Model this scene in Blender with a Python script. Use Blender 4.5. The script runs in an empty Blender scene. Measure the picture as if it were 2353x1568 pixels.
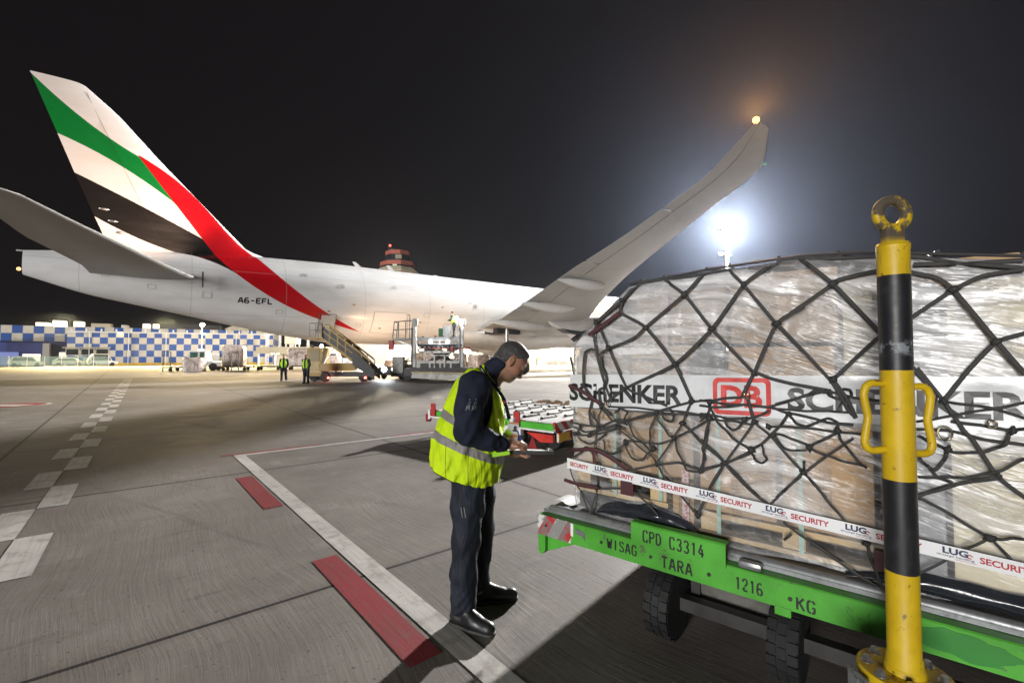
import bpy, bmesh, math, random
import numpy as np
from mathutils import Vector, Matrix, noise as mnoise
R = math.radians
scene = bpy.context.scene
COL = scene.collection
random.seed(7)
RNG = np.random.default_rng(5)

# ------------------------------------------------------------------ camera
cam_data = bpy.data.cameras.new("camera")
cam = bpy.data.objects.new("camera", cam_data)
COL.objects.link(cam)
cam.location = (0, 0, 1.6)
cam.rotation_euler = (R(90) + math.atan(36 / 1060), 0, 0)
cam_data.sensor_width = 36
cam_data.lens = 36 * 1060 / 2352
cam_data.clip_start = 0.05
cam_data.clip_end = 3000
scene.camera = cam

# ------------------------------------------------------------------ night sky
world = bpy.data.worlds.new("World")
scene.world = world
world.use_nodes = True
wn = world.node_tree
wn.nodes.clear()
w_out = wn.nodes.new("ShaderNodeOutputWorld")
w_bg = wn.nodes.new("ShaderNodeBackground")
w_geo = wn.nodes.new("ShaderNodeTexCoord")
w_sep = wn.nodes.new("ShaderNodeSeparateXYZ")
w_ramp = wn.nodes.new("ShaderNodeValToRGB")
wn.links.new(w_geo.outputs["Generated"], w_sep.inputs[0])
wn.links.new(w_sep.outputs["Z"], w_ramp.inputs[0])
wn.links.new(w_ramp.outputs[0], w_bg.inputs[0])
wn.links.new(w_bg.outputs[0], w_out.inputs[0])
w_ramp.color_ramp.elements[0].position = 0.0
w_ramp.color_ramp.elements[0].color = (0.0100, 0.0076, 0.0068, 1)
w_ramp.color_ramp.elements[1].position = 0.45
w_ramp.color_ramp.elements[1].color = (0.0072, 0.0059, 0.0062, 1)
w_bg.inputs[1].default_value = 1.0

# ------------------------------------------------------------------ light: the apron floodlights behind the camera, far off
sun_data = bpy.data.lights.new("apron_floodlight", "SUN")
sun_data.energy = 3.35
sun_data.angle = R(16)
sun_data.color = (1.0, 0.98, 0.95)
sun = bpy.data.objects.new("apron_floodlight", sun_data)
COL.objects.link(sun)
_az, _el = R(34), R(6.5)      # light comes from behind the camera, a little to its left
sun.rotation_euler = Vector((math.sin(_az) * math.cos(_el), math.cos(_az) * math.cos(_el), -math.sin(_el))).to_track_quat('-Z', 'Y').to_euler()

MAST_POWER = 600000.0
HAZE_DENSITY = 0.00011

scene.view_settings.view_transform = 'Standard'
scene.view_settings.look = 'None'
scene.view_settings.exposure = 0.0
scene.view_settings.gamma = 1.0
scene.render.engine = 'CYCLES'
try:
    scene.cycles.use_denoising = True
    scene.cycles.denoiser = 'OPENIMAGEDENOISE'
    scene.cycles.max_bounces = 7
    scene.cycles.diffuse_bounces = 3
    scene.cycles.glossy_bounces = 3
    scene.cycles.transparent_max_bounces = 12
    scene.cycles.transmission_bounces = 4
    scene.cycles.volume_bounces = 0
    scene.cycles.sample_clamp_indirect = 4.0
    scene.cycles.caustics_reflective = False
    scene.cycles.caustics_refractive = False
except Exception:
    pass

# ================================================================== helpers
class MB:
    """collects shapes and links them as ONE mesh object"""
    def __init__(s):
        s.v = []; s.f = []; s.m = []
    def add(s, verts, faces, mat=0, M=None):
        n = len(s.v)
        if M is not None:
            verts = [M @ Vector(p) for p in verts]
        s.v.extend([tuple(p) for p in verts])
        s.f.extend([tuple(i + n for i in f) for f in faces])
        s.m.extend([mat] * len(faces))
        return s
    def box(s, c, d, mat=0, M=None, ch=0.0):
        x, y, z = d[0] / 2, d[1] / 2, d[2] / 2
        if ch <= 0:
            vs = [(c[0] + a * x, c[1] + b * y, c[2] + e * z) for a in (-1, 1) for b in (-1, 1) for e in (-1, 1)]
            fs = [(0, 1, 3, 2), (4, 6, 7, 5), (0, 4, 5, 1), (2, 3, 7, 6), (0, 2, 6, 4), (1, 5, 7, 3)]
            return s.add(vs, fs, mat, M)
        bm = bmesh.new()
        bmesh.ops.create_cube(bm, size=1.0)
        for v in bm.verts:
            v.co = Vector((v.co.x * d[0], v.co.y * d[1], v.co.z * d[2]))
        bmesh.ops.bevel(bm, geom=bm.edges[:], offset=min(ch, min(d) * 0.45), segments=2, affect='EDGES', profile=0.6)
        for v in bm.verts:
            v.co += Vector(c)
        bm.verts.index_update()
        s.add([v.co.copy() for v in bm.verts], [[v.index for v in f.verts] for f in bm.faces], mat, M)
        bm.free()
        return s
    def bar(s, p, q, w, h=None, mat=0, up=(0, 0, 1)):
        """rectangular bar from p to q"""
        h = h or w
        p, q = Vector(p), Vector(q)
        d = (q - p); L = d.length
        if L < 1e-6: return s
        d.normalize()
        u = Vector(up)
        if abs(d.dot(u)) > 0.98: u = Vector((1, 0, 0))
        sx = d.cross(u).normalized(); sz = sx.cross(d).normalized()
        vs = []
        for e in (p, q):
            for a, b in ((-1, -1), (1, -1), (1, 1), (-1, 1)):
                vs.append(e + sx * (a * w / 2) + sz * (b * h / 2))
        return s.add(vs, [(3, 2, 1, 0), (4, 5, 6, 7), (0, 1, 5, 4), (1, 2, 6, 5), (2, 3, 7, 6), (3, 0, 4, 7)], mat)
    def tube(s, pts, r, n=8, mat=0, cap=True, M=None, flat=None):
        pts = [Vector(p) for p in pts]
        k = len(pts)
        rr = r if hasattr(r, '__len__') else [r] * k
        ring0 = None
        vs = []; fs = []
        up = Vector((0, 0, 1))
        prev = None
        for i in range(k):
            d = (pts[min(i + 1, k - 1)] - pts[max(i - 1, 0)])
            if d.length < 1e-9: d = Vector((1, 0, 0))
            d.normalize()
            if prev is None:
                a = d.cross(up if abs(d.z) < 0.95 else Vector((0, 1, 0))).normalized()
            else:
                a = (prev - d * prev.dot(d))
                if a.length < 1e-6: a = d.cross(up)
                a.normalize()
            b = d.cross(a)
            prev = a
            for j in range(n):
                t = 2 * math.pi * j / n
                o = a * math.cos(t) + b * math.sin(t)
                if flat is not None:
                    fx = Vector(flat[0]); o = o - fx * (o.dot(fx) * (1 - flat[1]))
                vs.append(pts[i] + o * rr[i])
        for i in range(k - 1):
            for j in range(n):
                fs.append((i * n + j, i * n + (j + 1) % n, (i + 1) * n + (j + 1) % n, (i + 1) * n + j))
        if cap:
            fs.append(tuple(range(n - 1, -1, -1))); fs.append(tuple((k - 1) * n + j for j in range(n)))
        return s.add(vs, fs, mat, M)
    def cyl(s, p, q, r, n=16, mat=0, r2=None, cap=True):
        return s.tube([p, q], [r, r if r2 is None else r2], n, mat, cap)
    def lathe(s, prof, n=24, mat=0, M=None):
        """prof: (r, z) list turned round local z"""
        vs = []; fs = []
        for r, z in prof:
            for j in range(n):
                t = 2 * math.pi * j / n
                vs.append((r * math.cos(t), r * math.sin(t), z))
        for i in range(len(prof) - 1):
            for j in range(n):
                fs.append((i * n + j, i * n + (j + 1) % n, (i + 1) * n + (j + 1) % n, (i + 1) * n + j))
        if prof[0][0] > 1e-4: fs.append(tuple(range(n - 1, -1, -1)))
        if prof[-1][0] > 1e-4: fs.append(tuple((len(prof) - 1) * n + j for j in range(n)))
        return s.add(vs, fs, mat, M)
    def prism(s, poly, a, b, fn, mat=0):
        """poly: 2-D outline, fn(u, v, t) -> point, swept from t=a to t=b"""
        n = len(poly)
        vs = [fn(u, v, a) for u, v in poly] + [fn(u, v, b) for u, v in poly]
        fs = [tuple(range(n - 1, -1, -1)), tuple(range(n, 2 * n))]
        for i in range(n):
            j = (i + 1) % n
            fs.append((i, j, n + j, n + i))
        return s.add(vs, fs, mat)
    def grid(s, nu, nv, fn, mat=0, closed_u=False):
        vs = [fn(i, j) for i in range(nu) for j in range(nv)]
        fs = []
        for i in range(nu if closed_u else nu - 1):
            for j in range(nv - 1):
                k = (i + 1) % nu
                fs.append((i * nv + j, k * nv + j, k * nv + j + 1, i * nv + j + 1))
        return s.add(vs, fs, mat)
    def sphere(s, c, r, n=12, mat=0, M=None):
        r = r if hasattr(r, '__len__') else (r, r, r)
        m = n // 2
        vs = []; fs = []
        for i in range(m + 1):
            ph = math.pi * i / m
            for j in range(n):
                t = 2 * math.pi * j / n
                vs.append((c[0] + r[0] * math.sin(ph) * math.cos(t), c[1] + r[1] * math.sin(ph) * math.sin(t), c[2] + r[2] * math.cos(ph)))
        for i in range(m):
            for j in range(n):
                fs.append((i * n + j, (i + 1) * n + j, (i + 1) * n + (j + 1) % n, i * n + (j + 1) % n))
        return s.add(vs, fs, mat, M)
    def build(s, name, mats, parent=None, smooth=False, angle=40, label=None, fix=True):
        me = bpy.data.meshes.new(name)
        me.from_pydata(s.v, [], s.f)
        if not isinstance(mats, (list, tuple)): mats = [mats]
        for m in mats: me.materials.append(m)
        if len(mats) > 1:
            me.polygons.foreach_set("material_index", s.m)
        if fix:
            bm = bmesh.new(); bm.from_mesh(me)
            bmesh.ops.remove_doubles(bm, verts=bm.verts[:], dist=1e-5)
            bmesh.ops.recalc_face_normals(bm, faces=bm.faces[:])
            bm.to_mesh(me); bm.free()
        me.update()
        if smooth:
            me.shade_smooth()
            if angle < 180: me.set_sharp_from_angle(angle=R(angle))
        o = bpy.data.objects.new(name, me)
        COL.objects.link(o)
        if parent is not None: o.parent = parent
        if label: o["label"] = label
        return o

def tag(o, label=None, cat=None, group=None, kind=None):
    if label: o["label"] = label
    if cat: o["category"] = cat
    if group: o["group"] = group
    if kind: o["kind"] = kind
    return o
def thing(name, label, cat, loc=(0, 0, 0), rz=0.0, group=None):
    o = bpy.data.objects.new(name, None)
    o.empty_display_size = 0.3
    COL.objects.link(o)
    o.location = loc; o.rotation_euler = (0, 0, rz)
    return tag(o, label, cat, group)
def copy_tree(o, parent=None):
    c = o.copy(); COL.objects.link(c)
    if parent is not None: c.parent = parent
    for ch in list(o.children): copy_tree(ch, c)
    return c

# ------------------------------------------------------------------ node expressions
class S:
    """a socket with arithmetic, so that patterns can be written as formulas"""
    def __init__(s, nt, k): s.nt = nt; s.k = k
    def _op(s, op, o=None, p=None):
        n = s.nt.nodes.new("ShaderNodeMath"); n.operation = op
        for i, q in enumerate((s, o, p)):
            if q is None: continue
            if isinstance(q, S): s.nt.links.new(q.k, n.inputs[i])
            else: n.inputs[i].default_value = float(q)
        return S(s.nt, n.outputs[0])
    def __add__(s, o): return s._op('ADD', o)
    __radd__ = __add__
    def __mul__(s, o): return s._op('MULTIPLY', o)
    __rmul__ = __mul__
    def __sub__(s, o): return s._op('SUBTRACT', o)
    def __rsub__(s, o): return (s * -1.0) + o
    def __truediv__(s, o): return s._op('DIVIDE', o)
    def lt(s, o): return s._op('LESS_THAN', o)
    def gt(s, o): return s._op('GREATER_THAN', o)
    def sin(s): return s._op('SINE')
    def abs(s): return s._op('ABSOLUTE')
    def fract(s): return s._op('FRACT')
    def floor(s): return s._op('FLOOR')
    def min(s, o): return s._op('MINIMUM', o)
    def max(s, o): return s._op('MAXIMUM', o)
    def pow(s, o): return s._op('POWER', o)
    def mod2(s): return s._op('FLOORED_MODULO', 2.0)
    def ramp(s, a, b, lo=0.0, hi=1.0):
        n = s.nt.nodes.new("ShaderNodeMapRange"); n.interpolation_type = 'SMOOTHSTEP'
        s.nt.links.new(s.k, n.inputs[0])
        for i, q in enumerate((a, b, lo, hi)): n.inputs[i + 1].default_value = q
        return S(s.nt, n.outputs[0])
def poly(x, c):
    """np.polyfit coefficients -> expression"""
    r = x * float(c[0]) + float(c[1])
    for k in c[2:]: r = r * x + float(k)
    return r

class Mat:
    def __init__(s, name, color=(0.5, 0.5, 0.5), rough=0.6, metal=0.0, spec=0.5):
        m = bpy.data.materials.new(name); m.use_nodes = True
        s.m = m; s.nt = m.node_tree
        s.b = s.nt.nodes["Principled BSDF"]
        s.out = s.nt.nodes["Material Output"]
        s.set(color, rough, metal, spec)
        s._tc = None
    def set(s, color, rough, metal, spec):
        s.b.inputs["Base Color"].default_value = (*color, 1)
        s.b.inputs["Roughness"].default_value = rough
        s.b.inputs["Metallic"].default_value = metal
        s.b.inputs["Specular IOR Level"].default_value = spec
    def coord(s, kind="Object"):
        if s._tc is None: s._tc = s.nt.nodes.new("ShaderNodeTexCoord")
        return s._tc.outputs[kind]
    def xyz(s, kind="Object"):
        n = s.nt.nodes.new("ShaderNodeSeparateXYZ"); s.nt.links.new(s.coord(kind), n.inputs[0])
        return [S(s.nt, n.outputs[i]) for i in range(3)]
    def vec(s, x, y, z=0.0):
        n = s.nt.nodes.new("ShaderNodeCombineXYZ")
        for i, q in enumerate((x, y, z)):
            if isinstance(q, S): s.nt.links.new(q.k, n.inputs[i])
            else: n.inputs[i].default_value = float(q)
        return n.outputs[0]
    def noise(s, scale=5.0, detail=4.0, rough=0.55, vec=None, dist=0.0, stretch=None):
        n = s.nt.nodes.new("ShaderNodeTexNoise")
        n.inputs["Scale"].default_value = scale; n.inputs["Detail"].default_value = detail
        n.inputs["Roughness"].default_value = rough; n.inputs["Distortion"].default_value = dist
        v = vec if vec is not None else s.coord()
        if stretch:
            mp = s.nt.nodes.new("ShaderNodeMapping"); mp.inputs["Scale"].default_value = stretch
            s.nt.links.new(v, mp.inputs[0]); v = mp.outputs[0]
        s.nt.links.new(v, n.inputs["Vector"])
        return S(s.nt, n.outputs[0])
    def mix(s, fac, a, b):
        n = s.nt.nodes.new("ShaderNodeMix"); n.data_type = 'RGBA'
        if isinstance(fac, S): s.nt.links.new(fac.k, n.inputs[0])
        else: n.inputs[0].default_value = fac
        for i, q in ((6, a), (7, b)):
            if isinstance(q, tuple): n.inputs[i].default_value = (*q, 1)
            else: s.nt.links.new(q, n.inputs[i])
        return n.outputs[2]
    def color(s, k):
        s.nt.links.new(k, s.b.inputs["Base Color"]); return s
    def rough(s, e): s.nt.links.new(e.k, s.b.inputs["Roughness"]); return s
    def bump(s, e, strength=0.3, dist=0.01):
        n = s.nt.nodes.new("ShaderNodeBump")
        n.inputs["Strength"].default_value = strength; n.inputs["Distance"].default_value = dist
        s.nt.links.new(e.k, n.inputs["Height"]); s.nt.links.new(n.outputs[0], s.b.inputs["Normal"]); return n
def pm(name, color, rough=0.6, metal=0.0, var=0.25, scale=3.0, bump=0.0, bscale=60.0, dirt=None, dscale=1.5, damt=(0.55, 0.75), spec=0.5):
    """painted or plain surface with uneven tone, optional dirt of its own shape"""
    M = Mat(name, color, rough, metal, spec)
    n = M.noise(scale, 5.0, 0.6)
    lo = tuple(c * (1 - var) for c in color); hi = tuple(min(1.0, c * (1 + var * 0.6)) for c in color)
    k = M.mix(n.ramp(0.3, 0.7), lo, hi)
    if dirt:
        d = M.noise(dscale, 8.0, 0.7)
        k = M.mix(d.ramp(*damt), k, dirt)
    M.color(k)
    M.rough(n.ramp(0.25, 0.75, max(0.02, rough - 0.1), min(1, rough + 0.12)))
    if bump > 0: M.bump(M.noise(bscale, 4.0), bump, 0.004)
    return M.m
def emit(name, color, strength):
    M = Mat(name, (0.0, 0.0, 0.0), 0.5)
    M.b.inputs["Emission Color"].default_value = (*color, 1)
    M.b.inputs["Emission Strength"].default_value = strength
    return M.m
def lamp(name, kind, loc, power, color=(1, 1, 1), target=None, size=0.3, spot=90, blend=0.6, parent=None):
    d = bpy.data.lights.new(name, kind)
    d.energy = power; d.color = color
    if kind in ('POINT', 'SPOT'): d.shadow_soft_size = size
    if kind == 'SPOT': d.spot_size = R(spot); d.spot_blend = blend
    if kind == 'AREA': d.size = size
    o = bpy.data.objects.new(name, d); COL.objects.link(o)
    o.location = loc
    if target is not None:
        o.rotation_euler = (Vector(target) - Vector(loc)).to_track_quat('-Z', 'Y').to_euler()
    if parent is not None:
        o.parent = parent; o.matrix_parent_inverse = Matrix.Identity(4)
    return o

# ------------------------------------------------------------------ lettering
STROKES = {  # block letters in a 1 x 1.5 cell, drawn as separate strokes (stencil gaps)
 'A': [[(0, 0), (.42, 1.5)], [(.58, 1.5), (1, 0)], [(.25, .5), (.75, .5)]],
 'C': [[(.95, 1.15), (.8, 1.45), (.55, 1.5)], [(.45, 1.5), (.15, 1.4), (.05, 1.1), (.05, .4), (.15, .1), (.45, 0)], [(.55, 0), (.8, .05), (.95, .35)]],
 'P': [[(.08, 0), (.08, 1.5)], [(.2, 1.45), (.7, 1.45), (.92, 1.25), (.92, .95), (.7, .75), (.2, .75)]],
 'D': [[(.08, 0), (.08, 1.5)], [(.25, 1.45), (.65, 1.4), (.92, 1.1), (.92, .4), (.65, .1), (.25, .05)]],
 'W': [[(0, 1.5), (.22, 0)], [(.26, 0), (.48, 1.1)], [(.52, 1.1), (.74, 0)], [(.78, 0), (1, 1.5)]],
 'I': [[(.5, 0), (.5, 1.5)]],
 'S': [[(.92, 1.2), (.75, 1.45), (.5, 1.47)], [(.4, 1.47), (.12, 1.35), (.1, 1.0), (.5, .78), (.9, .55), (.88, .15), (.6, .03)], [(.45, .03), (.2, .08), (.07, .32)]],
 'G': [[(.92, 1.15), (.78, 1.44), (.55, 1.48)], [(.45, 1.48), (.15, 1.4), (.06, 1.1), (.06, .4), (.15, .1), (.45, .02)], [(.55, .02), (.85, .1), (.92, .35), (.92, .68), (.58, .68)]],
 'T': [[(0, 1.45), (1, 1.45)], [(.5, 0), (.5, 1.3)]],
 'R': [[(.08, 0), (.08, 1.5)], [(.2, 1.45), (.7, 1.43), (.9, 1.22), (.9, .98), (.7, .78), (.22, .76)], [(.5, .68), (.95, 0)]],
 'K': [[(.08, 0), (.08, 1.5)], [(.22, .75), (.92, 1.5)], [(.4, .85), (.95, 0)]],
 '1': [[(.3, 1.2), (.55, 1.5)], [(.55, 1.5), (.55, 0)]],
 '2': [[(.1, 1.1), (.2, 1.4), (.5, 1.48), (.85, 1.35), (.88, 1.0), (.5, .6)], [(.42, .5), (.1, .07)], [(.2, .05), (.95, .05)]],
 '3': [[(.1, 1.25), (.35, 1.47), (.75, 1.42), (.9, 1.15), (.72, .82), (.45, .78)], [(.5, .7), (.88, .6), (.92, .3), (.72, .05), (.35, .02), (.08, .25)]],
 '4': [[(.6, 1.5), (.05, .45)], [(.1, .4), (1, .4)], [(.7, 0), (.7, 1.0)]],
 '5': [[(.15, .8), (.15, 1.45), (.9, 1.45)], [(.15, .85), (.6, .92), (.92, .7), (.9, .25), (.6, .03), (.1, .12)]],
 '6': [[(.85, 1.3), (.6, 1.48), (.25, 1.35), (.08, .95), (.06, .4), (.2, .1), (.45, .02)], [(.55, .02), (.85, .15), (.92, .45), (.75, .75), (.5, .82), (.2, .65)]],
 '0': [[(.45, 1.48), (.12, 1.3), (.06, .75), (.12, .2), (.45, .02)], [(.55, .02), (.88, .2), (.94, .75), (.88, 1.3), (.55, 1.48)]],
 'E': [[(.08, 0), (.08, 1.5)], [(.15, 1.44), (.95, 1.44)], [(.15, .76), (.8, .76)], [(.15, .06), (.95, .06)]],
 'F': [[(.08, 0), (.08, 1.5)], [(.15, 1.44), (.95, 1.44)], [(.15, .76), (.8, .76)]],
 'L': [[(.08, 1.5), (.08, 0)], [(.15, .06), (.95, .06)]],
 '-': [[(.15, .75), (.85, .75)]], ' ': [],
 'g': [[(.85, .9), (.3, .92), (.15, .6), (.3, .25), (.8, .3)], [(.85, .95), (.85, -.2), (.6, -.4), (.2, -.35)]],
 'k': [[(.12, 0), (.12, 1.5)], [(.22, .45), (.8, 1.0)], [(.4, .6), (.85, 0)]],
}
def stroke_text(mb, text, x0, x1, z0, z1, fn, w=0.2, gap=0.35, mat=0, t=0.0, sub=1):
    """letters from strokes of width w (cell units); fn(x, z) -> point"""
    n = len(text)
    cw = (x1 - x0) / (n + gap * (n - 1)); sz = (z1 - z0) / 1.5
    for i, ch in enumerate(text):
        ox = x0 + i * cw * (1 + gap)
        for st in STROKES.get(ch, []):
            pts = [Vector((p[0] * cw, p[1] * sz)) for p in st]
            L = []; Rr = []
            hw = w * cw / 2
            for j in range(len(pts)):
                d = pts[min(j + 1, len(pts) - 1)] - pts[max(j - 1, 0)]
                d.normalize()
                nrm = Vector((-d.y, d.x))
                L.append(pts[j] + nrm * hw); Rr.append(pts[j] - nrm * hw)
            vs = []
            for a, b in zip(L, Rr):
                vs.append(fn(ox + a.x, z0 + a.y)); vs.append(fn(ox + b.x, z0 + b.y))
            fs = [(2 * j, 2 * j + 1, 2 * j + 3, 2 * j + 2) for j in range(len(pts) - 1)]
            mb.add(vs, fs, mat)
    return mb
_fonts = {}
def font_mesh(text, bold=0.0):
    key = (text, bold)
    if key in _fonts: return _fonts[key]
    cu = bpy.data.curves.new("lettering", 'FONT')
    cu.body = text; cu.offset = bold; cu.resolution_u = 3
    o = bpy.data.objects.new("lettering", cu); COL.objects.link(o)
    dg = bpy.context.evaluated_depsgraph_get()
    me = bpy.data.meshes.new_from_object(o.evaluated_get(dg))
    v = np.array([tuple(p.co) for p in me.vertices]); f = [tuple(p.vertices) for p in me.polygons]
    bpy.data.objects.remove(o); bpy.data.curves.remove(cu); bpy.data.meshes.remove(me)
    mn, mx = v.min(0), v.max(0)
    v = (v - mn) / np.maximum(mx - mn, 1e-6)
    _fonts[key] = (v[:, :2], f)
    return _fonts[key]
def font_text(mb, text, x0, x1, z0, z1, fn, bold=0.02, mat=0):
    v, f = font_mesh(text, bold)
    mb.add([fn(x0 + a * (x1 - x0), z0 + b * (z1 - z0)) for a, b in v], f, mat)
    return mb

# ------------------------------------------------------------------ implicit surfaces (bodies, clothes)
class Field:
    def __init__(s, lo, hi, h):
        s.lo = np.array(lo, float); s.h = h
        s.n = np.ceil((np.array(hi) - s.lo) / h).astype(int) + 1
        s.a = np.full(s.n, 0.5, np.float32)
    def _win(s, lo, hi):
        i0 = np.maximum(np.floor((np.array(lo) - s.lo) / s.h).astype(int), 0)
        i1 = np.minimum(np.ceil((np.array(hi) - s.lo) / s.h).astype(int) + 1, s.n)
        if np.any(i1 <= i0): return None
        sl = tuple(slice(a, b) for a, b in zip(i0, i1))
        ax = [s.lo[k] + s.h * np.arange(i0[k], i1[k]) for k in range(3)]
        return sl, np.stack(np.meshgrid(*ax, indexing='ij'), -1)
    def op(s, fn, lo, hi, k=0.0, mode='u', m=0.04):
        w = s._win(np.array(lo) - k - m, np.array(hi) + k + m)
        if w is None: return s
        sl, P = w
        d = fn(P).astype(np.float32)
        sg = -1.0 if mode == 's' else 1.0
        a = s.a[sl] * sg
        r = np.minimum(a, d)
        if k > 0:
            hh = np.clip(k - np.abs(a - d), 0, None) / k
            r = r - hh * hh * k * 0.25
        s.a[sl] = r * sg
        return s
    def cone(s, p, q, r1, r2, k=0.02, mode='u'):
        p = np.array(p, float); q = np.array(q, float)
        def fn(P):
            d = q - p; L2 = max(d @ d, 1e-12)
            t = np.clip(((P - p) @ d) / L2, 0, 1)
            return np.linalg.norm(P - (p + t[..., None] * d), axis=-1) - (r1 + (r2 - r1) * t)
        rm = max(r1, r2)
        return s.op(fn, np.minimum(p, q) - rm, np.maximum(p, q) + rm, k, mode)
    def chain(s, pts, rs, k=0.02):
        for i in range(len(pts) - 1): s.cone(pts[i], pts[i + 1], rs[i], rs[i + 1], k)
        return s
    def ell(s, c, r, k=0.02, mode='u', rot=None):
        c = np.array(c, float); r = np.array(r, float)
        def fn(P):
            q = P - c
            if rot is not None: q = q @ rot          # rot columns = ellipsoid axes
            k0 = np.linalg.norm(q / r, axis=-1); k1 = np.linalg.norm(q / (r * r), axis=-1)
            return np.where(k0 < 1e-6, -r.min(), k0 * (k0 - 1.0) / np.maximum(k1, 1e-9))
        m = r.max()
        return s.op(fn, c - m, c + m, k, mode)
    def cut(s, fn):
        """keep where fn(P) < 0"""
        P = s.pts(); s.a = np.maximum(s.a, fn(P).astype(np.float32)); return s
    def pts(s):
        ax = [s.lo[k] + s.h * np.arange(s.n[k]) for k in range(3)]
        return np.stack(np.meshgrid(*ax, indexing='ij'), -1)
    def mesh(s):
        a = s.a; n0, n1, n2 = a.shape
        ins = a < 0
        c = np.zeros((n0 - 1, n1 - 1, n2 - 1), np.int8)
        for i in (0, 1):
            for j in (0, 1):
                for k in (0, 1):
                    c += ins[i:n0 - 1 + i, j:n1 - 1 + j, k:n2 - 1 + k]
        act = (c > 0) & (c < 8)
        idx = np.full(act.shape, -1, np.int64)
        cells = np.argwhere(act); idx[act] = np.arange(len(cells))
        acc = np.zeros((len(cells), 3)); cnt = np.zeros(len(cells))
        corners = [(i, j, k) for i in (0, 1) for j in (0, 1) for k in (0, 1)]
        for ca in corners:
            for cb in corners:
                if sum(cb) - sum(ca) == 1 and all(y >= x for x, y in zip(ca, cb)):
                    va = a[cells[:, 0] + ca[0], cells[:, 1] + ca[1], cells[:, 2] + ca[2]]
                    vb = a[cells[:, 0] + cb[0], cells[:, 1] + cb[1], cells[:, 2] + cb[2]]
                    m = (va < 0) != (vb < 0)
                    t = np.where(m, va / np.where(m, va - vb, 1.0), 0.0)
                    p = np.array(ca) + t[:, None] * (np.array(cb) - np.array(ca))
                    acc[m] += p[m]; cnt[m] += 1
        V = s.lo + s.h * (cells + acc / np.maximum(cnt, 1)[:, None])
        F = []
        for ax in range(3):
            u, v = (ax + 1) % 3, (ax + 2) % 3
            sl0 = [slice(None)] * 3; sl1 = [slice(None)] * 3
            sl0[ax] = slice(0, -1); sl1[ax] = slice(1, None)
            A = ins[tuple(sl0)]; B = ins[tuple(sl1)]
            e = np.argwhere(A != B)
            ok = (e[:, u] > 0) & (e[:, v] > 0) & (e[:, u] < a.shape[u] - 1) & (e[:, v] < a.shape[v] - 1)
            e = e[ok]
            if len(e) == 0: continue
            def at(du, dv):
                q = e.copy(); q[:, u] += du; q[:, v] += dv
                return idx[q[:, 0], q[:, 1], q[:, 2]]
            q = np.stack([at(-1, -1), at(0, -1), at(0, 0), at(-1, 0)], 1)
            fl = ~A[e[:, 0], e[:, 1], e[:, 2]]
            q[fl] = q[fl][:, ::-1]
            F.append(q)
        F = np.concatenate(F)
        return V, F
    def build(s, name, mat, parent=None, label=None, smooth_it=1):
        V, F = s.mesh()
        if smooth_it:      # light relaxation
            for _ in range(smooth_it):
                acc = np.zeros_like(V); cnt = np.zeros(len(V))
                for i in range(4):
                    np.add.at(acc, F[:, i], V[F[:, (i + 1) % 4]]); np.add.at(cnt, F[:, i], 1)
                    np.add.at(acc, F[:, i], V[F[:, (i - 1) % 4]]); np.add.at(cnt, F[:, i], 1)
                V = 0.5 * V + 0.5 * acc / np.maximum(cnt, 1)[:, None]
        me = bpy.data.meshes.new(name)
        me.from_pydata(V.tolist(), [], F.tolist())
        me.materials.append(mat); me.update(); me.shade_smooth()
        o = bpy.data.objects.new(name, me); COL.objects.link(o)
        if parent is not None: o.parent = parent
        if label: o["label"] = label
        return o
# ================================================================== the apron
C40, S40 = math.cos(R(40)), math.sin(R(40))
def gab(a, b, z=0.0):            # slab grid coordinates -> world
    return (C40 * a - S40 * b, S40 * a + C40 * b, z)

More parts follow.
